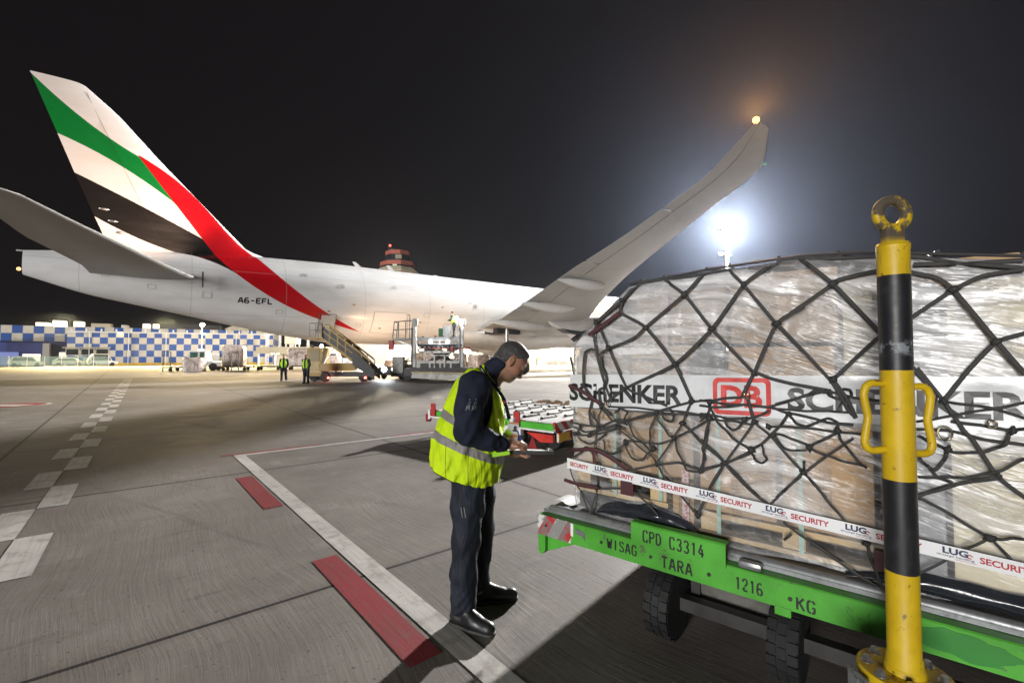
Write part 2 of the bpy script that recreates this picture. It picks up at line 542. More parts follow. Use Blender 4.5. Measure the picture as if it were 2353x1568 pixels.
def mat_concrete():
    M = Mat("brushed_concrete", (0.3, 0.28, 0.26), 0.85, 0, 0.3)
    x, y, z = M.xyz()
    a = x * C40 + y * S40
    b = y * C40 - x * S40
    v0 = M.vec(a, b)
    wob = M.noise(0.55, 2.0, vec=v0) * 0.10
    arc = (b * 2.6 + M.noise(0.4, 1.0, vec=v0) * 6.0).sin() * 0.05
    br = M.noise(1.0, 3.0, 0.6, vec=M.vec((a + arc + wob) * 26.0, b * 1.3))
    br2 = M.noise(1.0, 2.0, 0.6, vec=M.vec((a + arc + wob) * 62.0, b * 3.0))
    grain = M.noise(95.0, 4.0, 0.7, vec=v0)
    big = M.noise(0.22, 5.0, 0.6, vec=v0)
    mid = M.noise(1.3, 6.0, 0.65, vec=v0)
    tone = big.ramp(0.34, 0.66) * 0.6 + mid.ramp(0.36, 0.68) * 0.4
    k = M.mix(tone, (0.118, 0.104, 0.093), (0.245, 0.219, 0.197))
    k = M.mix(br.ramp(0.45, 0.70) * 0.26, k, (0.115, 0.103, 0.094))
    k = M.mix(grain.ramp(0.52, 0.70) * 0.55, k, (0.120, 0.110, 0.100))
    # wear streaks, oil spots
    st = M.noise(2.6, 7.0, 0.72, vec=M.vec(a * 0.35, b * 1.6))
    k = M.mix(st.ramp(0.56, 0.70) * 0.6, k, (0.105, 0.090, 0.078))
    ty = M.noise(1.0, 4.0, 0.6, vec=M.vec((a * .94 + b * .34) * 2.2, (b * .94 - a * .34) * .12))
    k = M.mix(ty.ramp(.60, .68) * .38, k, (.070, .062, .056))
    lp = M.noise(0.75, 6.0, .7, vec=M.vec(a + 30.0, b))
    k = M.mix(lp.ramp(.56, .70) * .45, k, (.33, .305, .28))
    sp = M.noise(14.0, 3.0, 0.6, vec=v0)
    k = M.mix(sp.ramp(0.68, 0.73) * 0.7, k, (0.05, 0.045, 0.04))
    pit = M.noise(42.0, 2.0, 0.5, vec=v0)
    k = M.mix(pit.ramp(0.66, 0.70) * 0.7, k, (0.05, 0.045, 0.04))
    k = M.mix(pit.ramp(0.32, 0.27) * 0.4, k, (0.40, 0.37, 0.34))
    # sealed joints between the slabs
    ja = ((a + 1.45) / 5.32).fract(); ja = (ja.min(ja * -1.0 + 1.0)) * 5.32
    jb = ((b - 3.33) / 4.0).fract(); jb = (jb.min(jb * -1.0 + 1.0)) * 4.0
    jn = M.noise(3.0, 2.0, vec=v0) * 0.006
    j = (ja + jn).lt(0.020).max((jb + jn).lt(0.019))
    jw = (ja.min(jb) + M.noise(9.0, 4.0, vec=v0) * 0.12).ramp(0.07, 0.15, 1.0, 0.0)
    k = M.mix(jw * 0.4, k, (0.12, 0.105, 0.095))
    k = M.mix(j, k, (0.018, 0.017, 0.016))
    M.color(k)
    M.rough(tone.ramp(0, 1, 0.72, 0.9))
    h = br * 0.55 + br2 * 0.35 + grain * 0.12 - j * 1.5
    M.bump(h, 0.42, 0.010)
    return M.m
def mat_marking(name, col, worn, amt=(0.52, 0.68)):
    M = Mat(name, col, 0.75, 0, 0.3)
    x, y, z = M.xyz()
    a = x * C40 + y * S40; b = y * C40 - x * S40
    v0 = M.vec(a, b)
    n = M.noise(5.0, 7.0, 0.7, vec=v0)
    br = M.noise(1.0, 3.0, 0.6, vec=M.vec(a * 30.0, b * 1.4))
    k = M.mix(M.noise(1.1, 3.0, vec=v0).ramp(0.3, 0.7), tuple(c * 0.78 for c in col), col)
    k = M.mix(br.ramp(0.45, 0.65) * 0.3, k, worn)
    k = M.mix(n.ramp(*amt) * 0.75, k, worn)
    g = M.noise(160.0, 2.0, vec=v0)
    k = M.mix(g.ramp(0.56, 0.7) * 0.4, k, worn)
    M.color(k); M.bump(br * 0.6 + g * 0.3, 0.35, 0.008)
    return M.m
m_conc = mat_concrete()
mb = MB(); mb.add([(-900, -300, 0), (900, -300, 0), (900, 1500, 0), (-900, 1500, 0)], [(0, 1, 2, 3)])
tag(mb.build("ground", m_conc), kind="structure")
m_white = mat_marking("white_road_paint", (0.54, 0.52, 0.49), (0.27, 0.25, 0.23), (0.48, 0.66))
m_red = mat_marking("red_road_paint", (0.25, 0.022, 0.030), (0.13, 0.065, 0.06), (0.56, 0.72))
def strip(mb, a0, a1, b0, b1, z=0.004, sk=0.0, n=1):
    for i in range(n):
        t0, t1 = b0 + (b1 - b0) * i / n, b0 + (b1 - b0) * (i + 1) / n
        mb.add([gab(a0 + sk * t0, t0, z), gab(a1 + sk * t0, t0, z), gab(a1 + sk * t1, t1, z), gab(a0 + sk * t1, t1, z)], [(0, 1, 2, 3)])
mb = MB(); strip(mb, 1.385, 1.545, -1.5, 8.60); strip(mb, 1.40, 40.0, 8.60, 8.72)
tag(mb.build("white_road_line", m_white), kind="structure")
mb = MB()
for b0 in (-1.0, 2.2, 5.44): strip(mb, 1.16, 1.35, b0, b0 + 1.62)
for a0 in (1.22, 4.15, 7.4, 10.6): strip(mb, a0, a0 + 1.6, 8.735, 8.83)
tag(mb.build("red_road_line", m_red), kind="structure")
mb = MB()
for i in range(19):
    b0 = 4.9 + 2.1 * i
    sk = 0.025; o = -0.95 - 0.15
    strip(mb, o, o + 0.245, b0 + 1.06 , b0 + 2.1, 0.004, sk)      # one column
    strip(mb, o + 0.245, o + 0.49, b0, b0 + 1.06, 0.004, sk)      # the other, half a step on
tag(mb.build("checkered_road_line", m_white), kind="structure")
def disc(mb, c, r0, r1, z, n=40):
    vs = []; fs = []
    for i in range(n):
        t = 2 * math.pi * i / n
        for r in (r0, r1): vs.append((c[0] + r * math.cos(t), c[1] + r * math.sin(t), z))
    for i in range(n):
        j = (i + 1) % n
        fs.append((2 * i, 2 * i + 1, 2 * j + 1, 2 * j))
    mb.add(vs, fs)
cc = (-16.75, 15.3)
mb = MB(); disc(mb, cc, 0.0, 1.12, 0.004); tag(mb.build("white_round_road_marking", m_white, fix=False), kind="structure")
mb = MB(); disc(mb, cc, 0.0, 1.0, 0.008); tag(mb.build("red_round_road_marking", m_red, fix=False), kind="structure")
mb = MB()
mb.add([(cc[0] - .7, cc[1] - .32, .012), (cc[0] + .7, cc[1] - .32, .012), (cc[0] + .7, cc[1] + .32, .012), (cc[0] - .7, cc[1] + .32, .012)], [(0, 1, 2, 3)])
tag(mb.build("white_bar_road_marking", m_white), kind="structure")

# ================================================================== cargo plane
YAW = .651
FX, FY = math.cos(YAW), math.sin(YAW)
AO = (-28.762, 26.978)
XS = 33.0
def ac(x, y, z):        # station aft of nose, right, up -> world
    return (AO[0] - FX * (x - 63.7) + FY * y, AO[1] - FY * (x - 63.7) - FX * y, z)
plane = thing("cargo_plane", "white wide-body cargo plane with red, green and black striped tail, seen from its right side", "plane", ac(XS, 0, 0), YAW + math.pi)
def L(x, y, z): return (x - XS, y, z)
def sm(xs, X, Y):
    xx = np.linspace(-2, 66, 1361); yy = np.interp(xx, X, Y)
    ker = np.hanning(61); ker /= ker.sum()
    y2 = np.convolve(np.pad(yy, 30, mode='edge'), ker, 'valid')
    w = np.clip((xx - 38) / 3, 0, 1) * np.clip((63.2 - xx) / 1.0, 0, 1)
    w = np.maximum(w, np.clip((12 - xx) / 3, 0, 1) * np.clip((xx - 2.0) / 2, 0, 1))
    return np.interp(xs, xx, yy * (1 - w) + y2 * w)
_X = [0, .3, 1.0, 3, 6, 9, 43, 46.8, 51.2, 56.5, 60.9, 63.7]
_T = [5.3, 6.0, 6.8, 8.2, 9.0, 9.2, 9.2, 9.2, 9.08, 8.75, 8.25, 7.9]
_B = [5.2, 4.7, 4.2, 3.3, 2.8, 2.7, 2.7, 2.78, 3.5, 4.6, 5.5, 6.45]
_W = [.05, .6, 1.3, 2.3, 3.0, 3.2, 3.2, 3.05, 2.5, 1.7, .95, .28]
def prof(x): return float(sm(x, _X, _T)), float(sm(x, _X, _B)), float(sm(x, _X, _W))
def fus_y(x, z):
    t, b, w = prof(x); q = 1 - ((z - (t + b) / 2) / ((t - b) / 2)) ** 2
    return w * math.sqrt(max(q, 0.0))
WHITE_P = (0.76, 0.765, 0.78)
def livery(name, fin):
    M = Mat(name, WHITE_P, 0.32, 0, 0.5)
    x, y, z = M.xyz(); x = x + XS
    dirt = M.noise(0.7, 5.0, 0.6, stretch=(0.35, 1, 1.6))
    base = M.mix(dirt.ramp(0.35, 0.75), WHITE_P, (0.62, 0.615, 0.61) if not fin else (0.72, 0.70, 0.67))
    red_c, green_c, black_c = (0.52, 0.006, 0.012), (0.005, 0.19, 0.035), (0.012, 0.011, 0.011)
    if fin:
        gu = poly(x, np.polyfit([63.7, 62.34, 60.89, 58.69, 57.0], [18.65, 17.23, 16.18, 14.88, 14.1], 2))
        gl = poly(x, np.polyfit([62.42, 60.68, 58.85, 56.62], [15.29, 14.47, 13.67, 12.04], 2))
        rl = poly(z, np.polyfit([14.84, 12.04, 9.7, 8.82], [58.6, 56.62, 54.84, 54.28], 2))
        rr = poly(z, np.polyfit([14.84, 14.34, 13.25, 11.22, 9.76, 9.12], [58.6, 57.42, 56.08, 54.1, 52.7, 52.0], 3))
        bu = poly(x, np.polyfit([61.63, 60.63, 59.0, 57.06, 54.84], [13.13, 12.47, 11.74, 11.05, 9.70], 2))
        bl = poly(x, np.polyfit([60.63, 59.87, 58.48, 56.3], [10.47, 10.01, 9.40, 8.65], 2))
        k = M.mix(z.lt(gu) * z.gt(gl) * x.gt(rl), base, green_c)
        k = M.mix(z.lt(bu) * z.gt(bl) * x.gt(rl), k, black_c)
        k = M.mix(x.lt(rl) * x.gt(rr) * z.lt(14.84), k, red_c)
    else:
        rl = poly(z, np.polyfit([8.82, 8.58, 7.56, 6.85, 5.58, 4.81, 4.37, 3.91, 3.54], [54.28, 54.13, 53.33, 52.43, 50.4, 48.94, 47.41, 45.75, 44.2], 4))
        rr = poly(z, np.polyfit([9.1, 8.85, 7.69, 6.42, 5.41, 4.38, 3.54], [51.9, 51.7, 50.73, 49.38, 47.9, 46.25, 44.3], 4))
        bl = poly(x, np.polyfit([56.32, 55.51, 54.48, 53.28], [8.65, 8.47, 8.14, 7.49], 2))
        red = x.lt(rl) * x.gt(rr) * z.gt(3.5) * z.lt(9.25)
        blk = x.gt(rl) * z.gt(bl) * x.lt(57.5) * z.gt(7.4)
        k = M.mix(blk, base, black_c)
        k = M.mix(red, k, red_c)
        # skin seams
        sx = ((x + 0.4) / 5.6).fract(); sx = sx.min(sx * -1.0 + 1.0) * 5.6
        sz = (z - 4.55).abs().min((z - 7.55).abs())
        seam = sx.lt(0.018).max(sz.lt(0.014))
        k = M.mix(seam * 0.5, k, (0.35, 0.34, 0.33))
    M.color(k); M.rough(dirt.ramp(0.3, 0.8, 0.26, 0.42))
    return M.m
m_fus = livery("white_fuselage_paint", False)
m_fin = livery("striped_fin_paint", True)
m_grey = pm("pale_grey_wing_paint", (0.40, 0.40, 0.385), 0.4, 0, 0.10, 0.6, dirt=(0.33, 0.32, 0.29), dscale=0.5, damt=(0.5, 0.75))
m_lightgrey = pm("light_grey_paint", (0.62, 0.62, 0.61), 0.38, 0, 0.08, 0.8, dirt=(0.45, 0.44, 0.42), dscale=0.7, damt=(0.55, 0.8))
m_dark = pm("dark_metal", (0.035, 0.034, 0.034), 0.5, 0.3, 0.3, 4)
m_black = pm("black_rubber", (0.009, 0.009, 0.010), 0.75, 0, 0.4, 6, 0.15, 90, dirt=(0.03, 0.028, 0.026), dscale=5, damt=(0.55, 0.75))
m_steel = pm("bare_steel", (0.42, 0.43, 0.44), 0.38, 0.9, 0.2, 3, dirt=(0.16, 0.15, 0.14), dscale=4)
m_gold = pm("gold_paint", (0.42, 0.27, 0.07), 0.35, 0.3, 0.1)
m_ink = pm("black_lettering_paint", (0.012, 0.012, 0.012), 0.5, 0, 0.1)
# fuselage
xs = np.concatenate([np.array([0, .15, .4, .8, 1.5, 2.2, 3, 4, 5, 6, 7.5, 9]), np.arange(11, 43, 1.0), np.arange(43, 63.8, 0.45), [63.7]])
N = 56
mb = MB()
def fr(i, j):
    x = xs[i]; t, b, w = prof(x)
    th = 2 * math.pi * j / N
    return L(x, w * math.sin(th), (t + b) / 2 + (t - b) / 2 * math.cos(th))
vs = [fr(i, j) for i in range(len(xs)) for j in range(N)]
fs = [(i * N + j, i * N + (j + 1) % N, (i + 1) * N + (j + 1) % N, (i + 1) * N + j) for i in range(len(xs) - 1) for j in range(N)]
fs.append(tuple(range(N))); fs.append(tuple((len(xs) - 1) * N + j for j in range(N)))
mb.add(vs, fs)
mb.build("fuselage", m_fus, plane, True, 60)
# belly fairing
mb = MB()
def bf(i, j):
    t = i / 28; x = 18.5 + 20 * t
    e = math.sin(math.pi * min(max(t, 0.0), 1)) ** 0.45 if 0 < t < 1 else 0.0
    th = 2 * math.pi * j / 28
    return L(x, 3.55 * e * math.sin(th), 3.75 + (1.5 * e) * math.cos(th) * (1 if math.cos(th) < 0 else .6))
vs = [bf(i, j) for i in range(29) for j in range(28)]
mb.add(vs, [(i * 28 + j, i * 28 + (j + 1) % 28, (i + 1) * 28 + (j + 1) % 28, (i + 1) * 28 + j) for i in range(28) for j in range(28)])
mb.build("belly_fairing", m_lightgrey, plane, True, 60)
# wing
LEy = [0, 3, 7.64, 15.2, 18.15, 20.6, 24.1, 27.06, 28.8, 30.24, 31.1, 31.5, 32.6]
LEx = [18.8, 21.0, 24.4, 30.5, 32.56, 34.2, 36.2, 37.8, 38.73, 39.40, 39.95, 40.32, 42.5]
TEy = [0, 3, 9.25, 12.25, 16.86, 20.47, 23.8, 25.5, 27.3, 28.8, 29.94, 30.76, 31.63, 32.57]
TEx = [33.3, 34.0, 35.4, 36.35, 37.78, 38.9, 39.66, 40.1, 40.66, 41.12, 41.51, 41.99, 42.57, 43.14]
def wz(y): return 4.3 + 4.3 * (max(y - 3, 0) / 29.4) ** 1.2
AF = [(0, 0, 0), (.015, .022, -.016), (.05, .042, -.028), (.12, .060, -.040), (.25, .072, -.050), (.4, .070, -.052), (.55, .058, -.044), (.68, .042, -.030), (.74, .034, -.022)]
AR = [(.74, .034, -.022), (.82, .024, -.014), (.9, .014, -.007), (1.0, .002, -.002)]
def wing_piece(af, ys, side, gap=(0.0, 0.0)):
    prof_ = [(c, u) for c, u, l in af] + [(c, l) for c, u, l in reversed(af)]
    n = len(prof_)
    vs = []; fs = []
    for y in ys:
        le, te = np.interp(y, LEy, LEx), np.interp(y, TEy, TEx); ch = te - le
        tk = 0.85 if y > 12 else 0.85 + (12 - y) * 0.02
        for c, u in prof_:
            vs.append(L(le + ch * c + gap[0], side * y, wz(y) + u * ch * tk + 0.04 * ch * (0.5 - c)))
    for i in range(len(ys) - 1):
        for j in range(n):
            k = (j + 1) % n
            fs.append((i * n + j, i * n + k, (i + 1) * n + k, (i + 1) * n + j))
    fs.append(tuple(range(n))); fs.append(tuple((len(ys) - 1) * n + j for j in range(n)))
    return vs, fs
for side in (1, -1):
    ys = list(np.linspace(1.0, 30, 24)) + [30.5, 31, 31.4, 31.8, 32.1, 32.35, 32.55]
    mb = MB(); mb.add(*wing_piece(AF, ys, side)); w_ = mb.build("wing", m_grey, plane, True, 50)
    for nm, y0, y1, kk in (("inner_flap", 3.2, 9.3, 8), ("flaperon", 9.45, 11.9, 4), ("outer_flap", 12.05, 21.7, 10), ("aileron", 21.85, 27.6, 6), ("wing_tip_edge", 27.75, 32.5, 8)):
        mb = MB(); mb.add(*wing_piece(AR, list(np.linspace(y0, y1, kk)), side, (0.05, 0)))
        mb.build(nm, m_grey, plane, True, 50)
    # fairings under the flaps
    for (xa, xb, y, rr_) in ((35.0, 39.0, 19.4, .42), (32.4, 37.6, 14.2, .5), (29.2, 36.2, 8.4, .62), (27.6, 34.6, 4.6, .55)):
        mb = MB()
        vs = []; n = 14; m = 16
        for i in range(m + 1):
            t = i / m; x = xa + (xb - xa) * t
            e = (math.sin(math.pi * min(t * 0.97 + 0.02, 1)) ** 0.6) * (1 - 0.45 * t)
            for j in range(n):
                th = 2 * math.pi * j / n
                vs.append(L(x, side * (y + 0.33 * rr_ * 2 * e * math.sin(th)), wz(y) - 0.30 - 0.05 * t + rr_ * 1.15 * e * math.cos(th) * (1.1 if math.cos(th) < 0 else .6)))
        mb.add(vs, [(i * n + j, i * n + (j + 1) % n, (i + 1) * n + (j + 1) % n, (i + 1) * n + j) for i in range(m) for j in range(n)])
        mb.build("flap_fairing", m_lightgrey, plane, True, 60)
    # engine: nacelle, core, plug on its pylon
    ey, ez = 9.6, 3.2
    Rt = Matrix.Translation(L(0, side * ey, ez)) @ Matrix.Rotation(R(90), 4, 'Y')
    eng = MB().lathe([(1.62, 19.2), (1.72, 18.9), (1.86, 19.3), (1.98, 20.5), (1.95, 22.0), (1.78, 23.6), (1.62, 24.2), (1.55, 24.15), (1.6, 23.4)], 40, 0, Rt).build("engine_nacelle", m_lightgrey, plane, True, 50)
    MB().lathe([(1.25, 23.4), (1.15, 24.4), (1.0, 25.4), (.86, 26.1), (.80, 26.1), (.82, 25.4)], 36, 0, Rt).build("core_cowl", m_lightgrey, eng, True, 50)
    MB().lathe([(.74, 25.4), (.72, 26.2), (.62, 26.9), (.42, 27.55), (.2, 28.0), (.03, 28.3), (0.0, 28.3)], 32, 0, Rt).build("exhaust_plug", m_dark, eng, True, 50)
    mb = MB()
    P_ = [(20.5, 5.15), (24.5, 5.3), (29.5, 4.95), (31.2, 4.78), (30.6, 4.35), (29.6, 4.0), (27.4, 3.85), (25.6, 4.2), (22.0, 4.6)]
    mb.prism(P_, -1, 1, lambda u, v, t: L(u, side * (ey + t * (0.36 if u < 30 else 0.14)), v))
    mb.build("engine_pylon", m_lightgrey, plane, False)
    mb = MB()
    P_ = [(29.75, 4.05), (27.4, 3.89), (25.7, 4.22), (25.9, 3.95), (27.4, 3.62), (28.9, 3.72)]
    mb.prism(P_, -1, 1, lambda u, v, t: L(u, side * (ey + t * 0.40), v))
    mb.build("heat_shield", m_dark, plane, False)
    # tailplane
    SLy = [0.3, 1.43, 2.54, 5.18, 7.32, 9.1, 11.2, 11.5, 11.75]
    SLx = [54.3, 55.1, 56.05, 57.89, 59.35, 60.56, 61.9, 62.3, 63.0]
    STy = [0.3, 2.43, 4.64, 6.29, 8.28, 11.75]
    STx = [60.6, 60.9, 61.89, 62.65, 63.1, 63.9]
    af = AF[:-1] + AR
    prof_ = [(c, u) for c, u, l in af] + [(c, l) for c, u, l in reversed(af)]
    n = len(prof_); ys = list(np.linspace(0.3, 11.2, 16)) + [11.5, 11.72]
    vs = []; fs = []
    for y in ys:
        le, te = np.interp(y, SLy, SLx), np.interp(y, STy, STx); ch = te - le
        z0 = 6.9 + .16 * (y - 2)
        for c, u in prof_: vs.append(L(le + ch * c, side * y, z0 + u * ch * 0.75))
    for i in range(len(ys) - 1):
        for j in range(n):
            k = (j + 1) % n; fs.append((i * n + j, i * n + k, (i + 1) * n + k, (i + 1) * n + j))
    fs.append(tuple(range(n))); fs.append(tuple((len(ys) - 1) * n + j for j in range(n)))
    MB().add(vs, fs).build("tailplane", m_grey, plane, True, 50)
    # main landing gear
    g = MB().cyl(L(32.2, side * 5.3, 4.2), L(32.2, side * 5.3, .75), .2, 12).bar(L(30.6, side * 5.3, .7), L(33.8, side * 5.3, .7), .3).build("landing_gear_leg", m_steel, plane)
    for k in range(3):
        for yy in (4.7, 5.9):
            MB().lathe([(.2, -.26), (.58, -.24), (.66, -.1), (.66, .1), (.58, .24), (.2, .26)], 24, 0, Matrix.Translation(L(30.75 + 1.45 * k, side * yy, .67)) @ Matrix.Rotation(R(90), 4, 'X')).build("wheel", m_black, g, True)
    mb = MB(); mb.prism([(29.4, 4.0), (31.0, 4.2), (30.6, 2.2), (29.7, 2.1)], 3.15, 3.28, lambda u, v, t: L(u, side * t, v))
    mb.build("gear_door", m_lightgrey, plane)
    MB().bar(L(31.4, side * 3.6, 3.9), L(30.6, side * 4.9, 2.0), .1).build("gear_strut", m_dark, plane)
    MB().box(L(32.0, side * 4.4, 3.95), (2.6, 2.0, .5)).build("wheel_well", m_dark, plane)
# fin
OUT = [(63.7, 18.65), (62.22, 18.72), (61.4, 18.68), (61.25, 18.6), (59.67, 17.29), (57.54, 14.93), (54.99, 12.30), (52.82, 10.09), (52.3, 9.55), (51.6, 9.25), (50.4, 9.0), (53.5, 8.6), (57.0, 8.3), (59.9, 8.3), (60.34, 9.69), (60.78, 10.8), (61.68, 13.16), (62.46, 15.31)]
def chord(z):
    lz = [8.3, 9.0, 9.25, 9.55, 10.09, 12.3, 14.93, 17.29, 18.6, 18.72]; lx = [50.0, 50.6, 51.6, 52.3, 52.82, 54.99, 57.54, 59.67, 61.25, 61.6]
    tz = [8.3, 9.69, 10.8, 13.16, 15.31, 18.65, 18.72]; tx = [59.85, 60.34, 60.78, 61.68, 62.46, 63.7, 63.7]
    return np.interp(z, lz, lx), np.interp(z, tz, tx)
zs = list(np.linspace(8.3, 9.8, 8)) + list(np.linspace(10.2, 18.4, 20)) + [18.6, 18.69]
FT = [(0, 0), (.012, .018), (.04, .034), (.12, .05), (.3, .058), (.5, .05), (.7, .032), (.88, .014), (1, .003)]
ring = [(c, h) for c, h in FT] + [(c, -h) for c, h in reversed(FT[1:-1])] 
n = len(ring); vs = []; fs = []
for z in zs:
    le, te = chord(z); ch = te - le
    for c, h in ring: vs.append(L(le + ch * c, h * ch * .8, z))
for i in range(len(zs) - 1):
    for j in range(n):
        k = (j + 1) % n; fs.append((i * n + j, i * n + k, (i + 1) * n + k, (i + 1) * n + j))
fs.append(tuple(range(n))); fs.append(tuple((len(zs) - 1) * n + j for j in range(n)))
MB().add(vs, fs).build("tail_fin", m_fin, plane, True, 50)
# rudder hinge line and little fairings on the fin
def fin_y(x, z):
    le, te = chord(z); c = (x - le) / (te - le)
    return float(np.interp(c, [q[0] for q in FT], [q[1] for q in FT])) * (te - le) * .8
for x, z in ((60.2, 11.0), (59.75, 10.3), (59.4, 9.6)):
    MB().sphere(L(x, fin_y(x, z) + .02, z), (.26, .08, .09), 10).build("rudder_fairing", m_steel, plane, True)
MB().tube([L(x, fin_y(x, z) + .012, z) for x, z in ((57.3, 9.2), (58.3, 11.5), (59.3, 13.8), (60.3, 16.1), (61.2, 18.2))], .007, 5).build("rudder_hinge_line", m_dark, plane)
# registration and door outlines on the right side
side_pt = lambda x, z: L(x, fus_y(x, z) + .012, z)
mb = MB(); stroke_text(mb, "A6-EFL", 0, 2.05, 0, .36, lambda a, h: side_pt(52.95 - a * 1.0, 5.37 + h), .32, .3)
mb.build("registration_lettering", m_ink, plane)
def outline(name, pts, r=.016, m=None):
    P_ = []
    for i in range(len(pts)):
        p, q = pts[i], pts[(i + 1) % len(pts)]
        for t in np.linspace(0, 1, 8, endpoint=False): P_.append(side_pt(p[0] + (q[0] - p[0]) * t, p[1] + (q[1] - p[1]) * t))
    P_.append(P_[0])
    MB().tube(P_, r, 5).build(name, m or m_dark, plane)
m_seam = pm("door_seam", (0.25, 0.23, 0.21), 0.6, 0, .2)
outline("cargo_door_frame", [(43.66, 5.24), (40.95, 5.24), (40.5, 3.45), (43.75, 3.6)], .014, m_seam)
for x_, z_, w_, h_ in ((46.0, 6.9, .35, .25), (41.8, 7.2, .3, .2), (38.9, 5.0, .45, .35), (36.8, 4.2, .5, .3), (34.0, 6.1, .25, .35), (50.2, 4.7, .4, .3), (54.5, 5.6, .5, .35), (57.5, 6.0, .4, .25), (59.8, 6.6, .35, .4), (48.6, 7.6, .25, .2), (44.6, 4.0, .35, .22)):
    outline("access_panel", [(x_ + w_, z_ + h_), (x_, z_ + h_), (x_, z_), (x_ + w_, z_)], .008, m_seam)
m_plac = pm("amber_placard", (.42, .26, .06), .5)
for x_, z_ in ((40.6, 5.05), (42.9, 3.9), (39.5, 4.5), (47.0, 5.0), (45.2, 5.6), (37.5, 5.9)):
    MB().add([side_pt(x_, z_), side_pt(x_ + .22, z_), side_pt(x_ + .22, z_ + .10), side_pt(x_, z_ + .10)], [(0, 1, 2, 3)]).build("placard", m_plac, plane)
outline("rear_door_frame", [(47.75, 4.85), (46.55, 4.85), (46.5, 3.4), (47.7, 3.5)], .02, m_seam)
mb = MB(); mb.grid(6, 8, lambda i, j: L(47.65 - .21 * i, fus_y(47.1, 3.5 + .17 * j) + .22, 3.55 + .17 * j))
mb.build("bulk_door", m_lightgrey, plane, True)
mb = MB()
for k, x0 in enumerate((13.6, 14.5, 15.4, 16.3, 17.2, 18.1, 19.0, 19.9, 20.8, 21.7)):
    mb.grid(2, 14, lambda i, j: side_pt(x0 + .42 * i + .55 * math.sin(j / 13 * 2.4 + k * .7) * .4, 6.3 + (1.9 - .25 * (k % 3)) * j / 13))
mb.build("gold_lettering", m_gold, plane)
for x, h in ((43.6, .45), (40.6, .5), (36.0, .15)):
    MB().prism([(0, 0), (.55, 0), (.85, h), (.6, h)], -.04, .04, lambda u, v, t: L(x + u, t, prof(x)[0] - .02 + v)).build("antenna_blade", m_lightgrey, plane)
MB().bar(L(63.6, 0, 7.85), L(64.0, 0, 7.85), .07).build("static_wick", m_lightgrey, plane)
m_tail = emit("orange_tail_lamp", (1.0, .45, .14), 4.0)
MB().sphere(L(63.85, .12, 6.75), .1, 10).build("tail_lamp", m_tail, plane, True)
m_strobe = emit("orange_wing_lamp", (1.0, .48, .14), 4.5)
MB().sphere(L(43.1, 32.5, wz(32.5) + .08), .10, 14).build("wing_tip_lamp", m_strobe, plane, True)
MB().sphere(L(40.3, 31.5, wz(31.5)), (.14, .05, .04), 10).build("green_position_lamp", emit("green_lamp", (.2, 1, .6), .25), plane, True)
MB().sphere(L(34.4, fus_y(34.4, 6.5), 6.6), .06, 8).build("cabin_lamp", emit("side_lamp", (1, .85, .7), 12.0), plane, True)
lamp("wing_tip_glow", 'SPOT', ac(43.3, 32.6, wz(32.5) + .1), 22000, (1, .42, .10), (0, 0, 6.2), .05, 42, .5)
# logo lamps on the tailplanes light the fin
for s_ in (1, -1):
    lamp("logo_lamp", 'SPOT', ac(56.6, s_ * 6.6, 8.05), 5600, (1.0, .66, .46), ac(59.4, 0, 14.2), .15, 95, .8)
# small blades under the tail
for x, z in ((52.6, 6.9),):
    MB().prism([(0, .5), (.09, .5), (.07, -.55), (0, -.5)], -.03, .03, lambda u, v, t: L(x + 2.4 + u, 1.9 + .55 + t, 6.72 + v)).build("stabilizer_marker", m_dark, plane)
# ================================================================== buildings and masts
m_cream = pm("cream_cladding", (0.56, 0.52, 0.46), 0.7, 0, 0.1, 0.4)
m_bluewall = pm("dark_blue_wall", (0.03, 0.045, 0.20), 0.6, 0, 0.2, 0.5)
m_window = pm("dark_window_glass", (0.02, 0.022, 0.026), 0.12, 0, 0.3)
m_sand = pm("sand_render", (0.46, 0.40, 0.28), 0.8, 0, 0.12, 0.3)
m_yellowtrim = pm("yellow_kerb_paint", (0.55, 0.34, 0.04), 0.6, 0, 0.2)
m_litwin = emit("lit_window", (1.0, 0.86, 0.62), 2.2)
m_litwin2 = emit("lit_doorway", (1.0, 0.78, 0.58), 1.5)
m_coolwin = emit("blue_lit_interior", (0.35, 0.42, 0.95), 0.55)
m_lampw = emit("white_lamp", (1.0, 0.95, 0.85), 30.0)
m_lampy = emit("yellow_lamp", (1.0, 0.80, 0.45), 20.0)
def mat_checker(name, s, zb, blue=(0.010, 0.060, 0.26), cream=(0.52, 0.475, 0.405)):
    M = Mat(name, cream, 0.55)
    x, y, z = M.xyz()
    u = x / s; v = (z - zb) / s
    chk = (u.floor() + v.floor()).mod2().gt(0.5)
    n = M.noise(0.5, 4.0)
    fade = M.noise(0.16, 1.0).ramp(0.55, 0.75)
    bl = M.mix(fade, blue, (0.05, 0.10, 0.30))
    k = M.mix(chk, M.mix(n.ramp(.3, .7), tuple(c * .85 for c in cream), cream), bl)
    fu = u.fract(); fv = v.fract()
    e = (fu.min(fu * -1.0 + 1.0)).min(fv.min(fv * -1.0 + 1.0)).lt(0.025)
    k = M.mix(e * 0.5, k, (0.2, 0.2, 0.22))
    M.color(k); return M.m
def wall_frame(p, q):
    d = Vector((q[0] - p[0], q[1] - p[1])); return d.length, math.atan2(d.y, d.x)

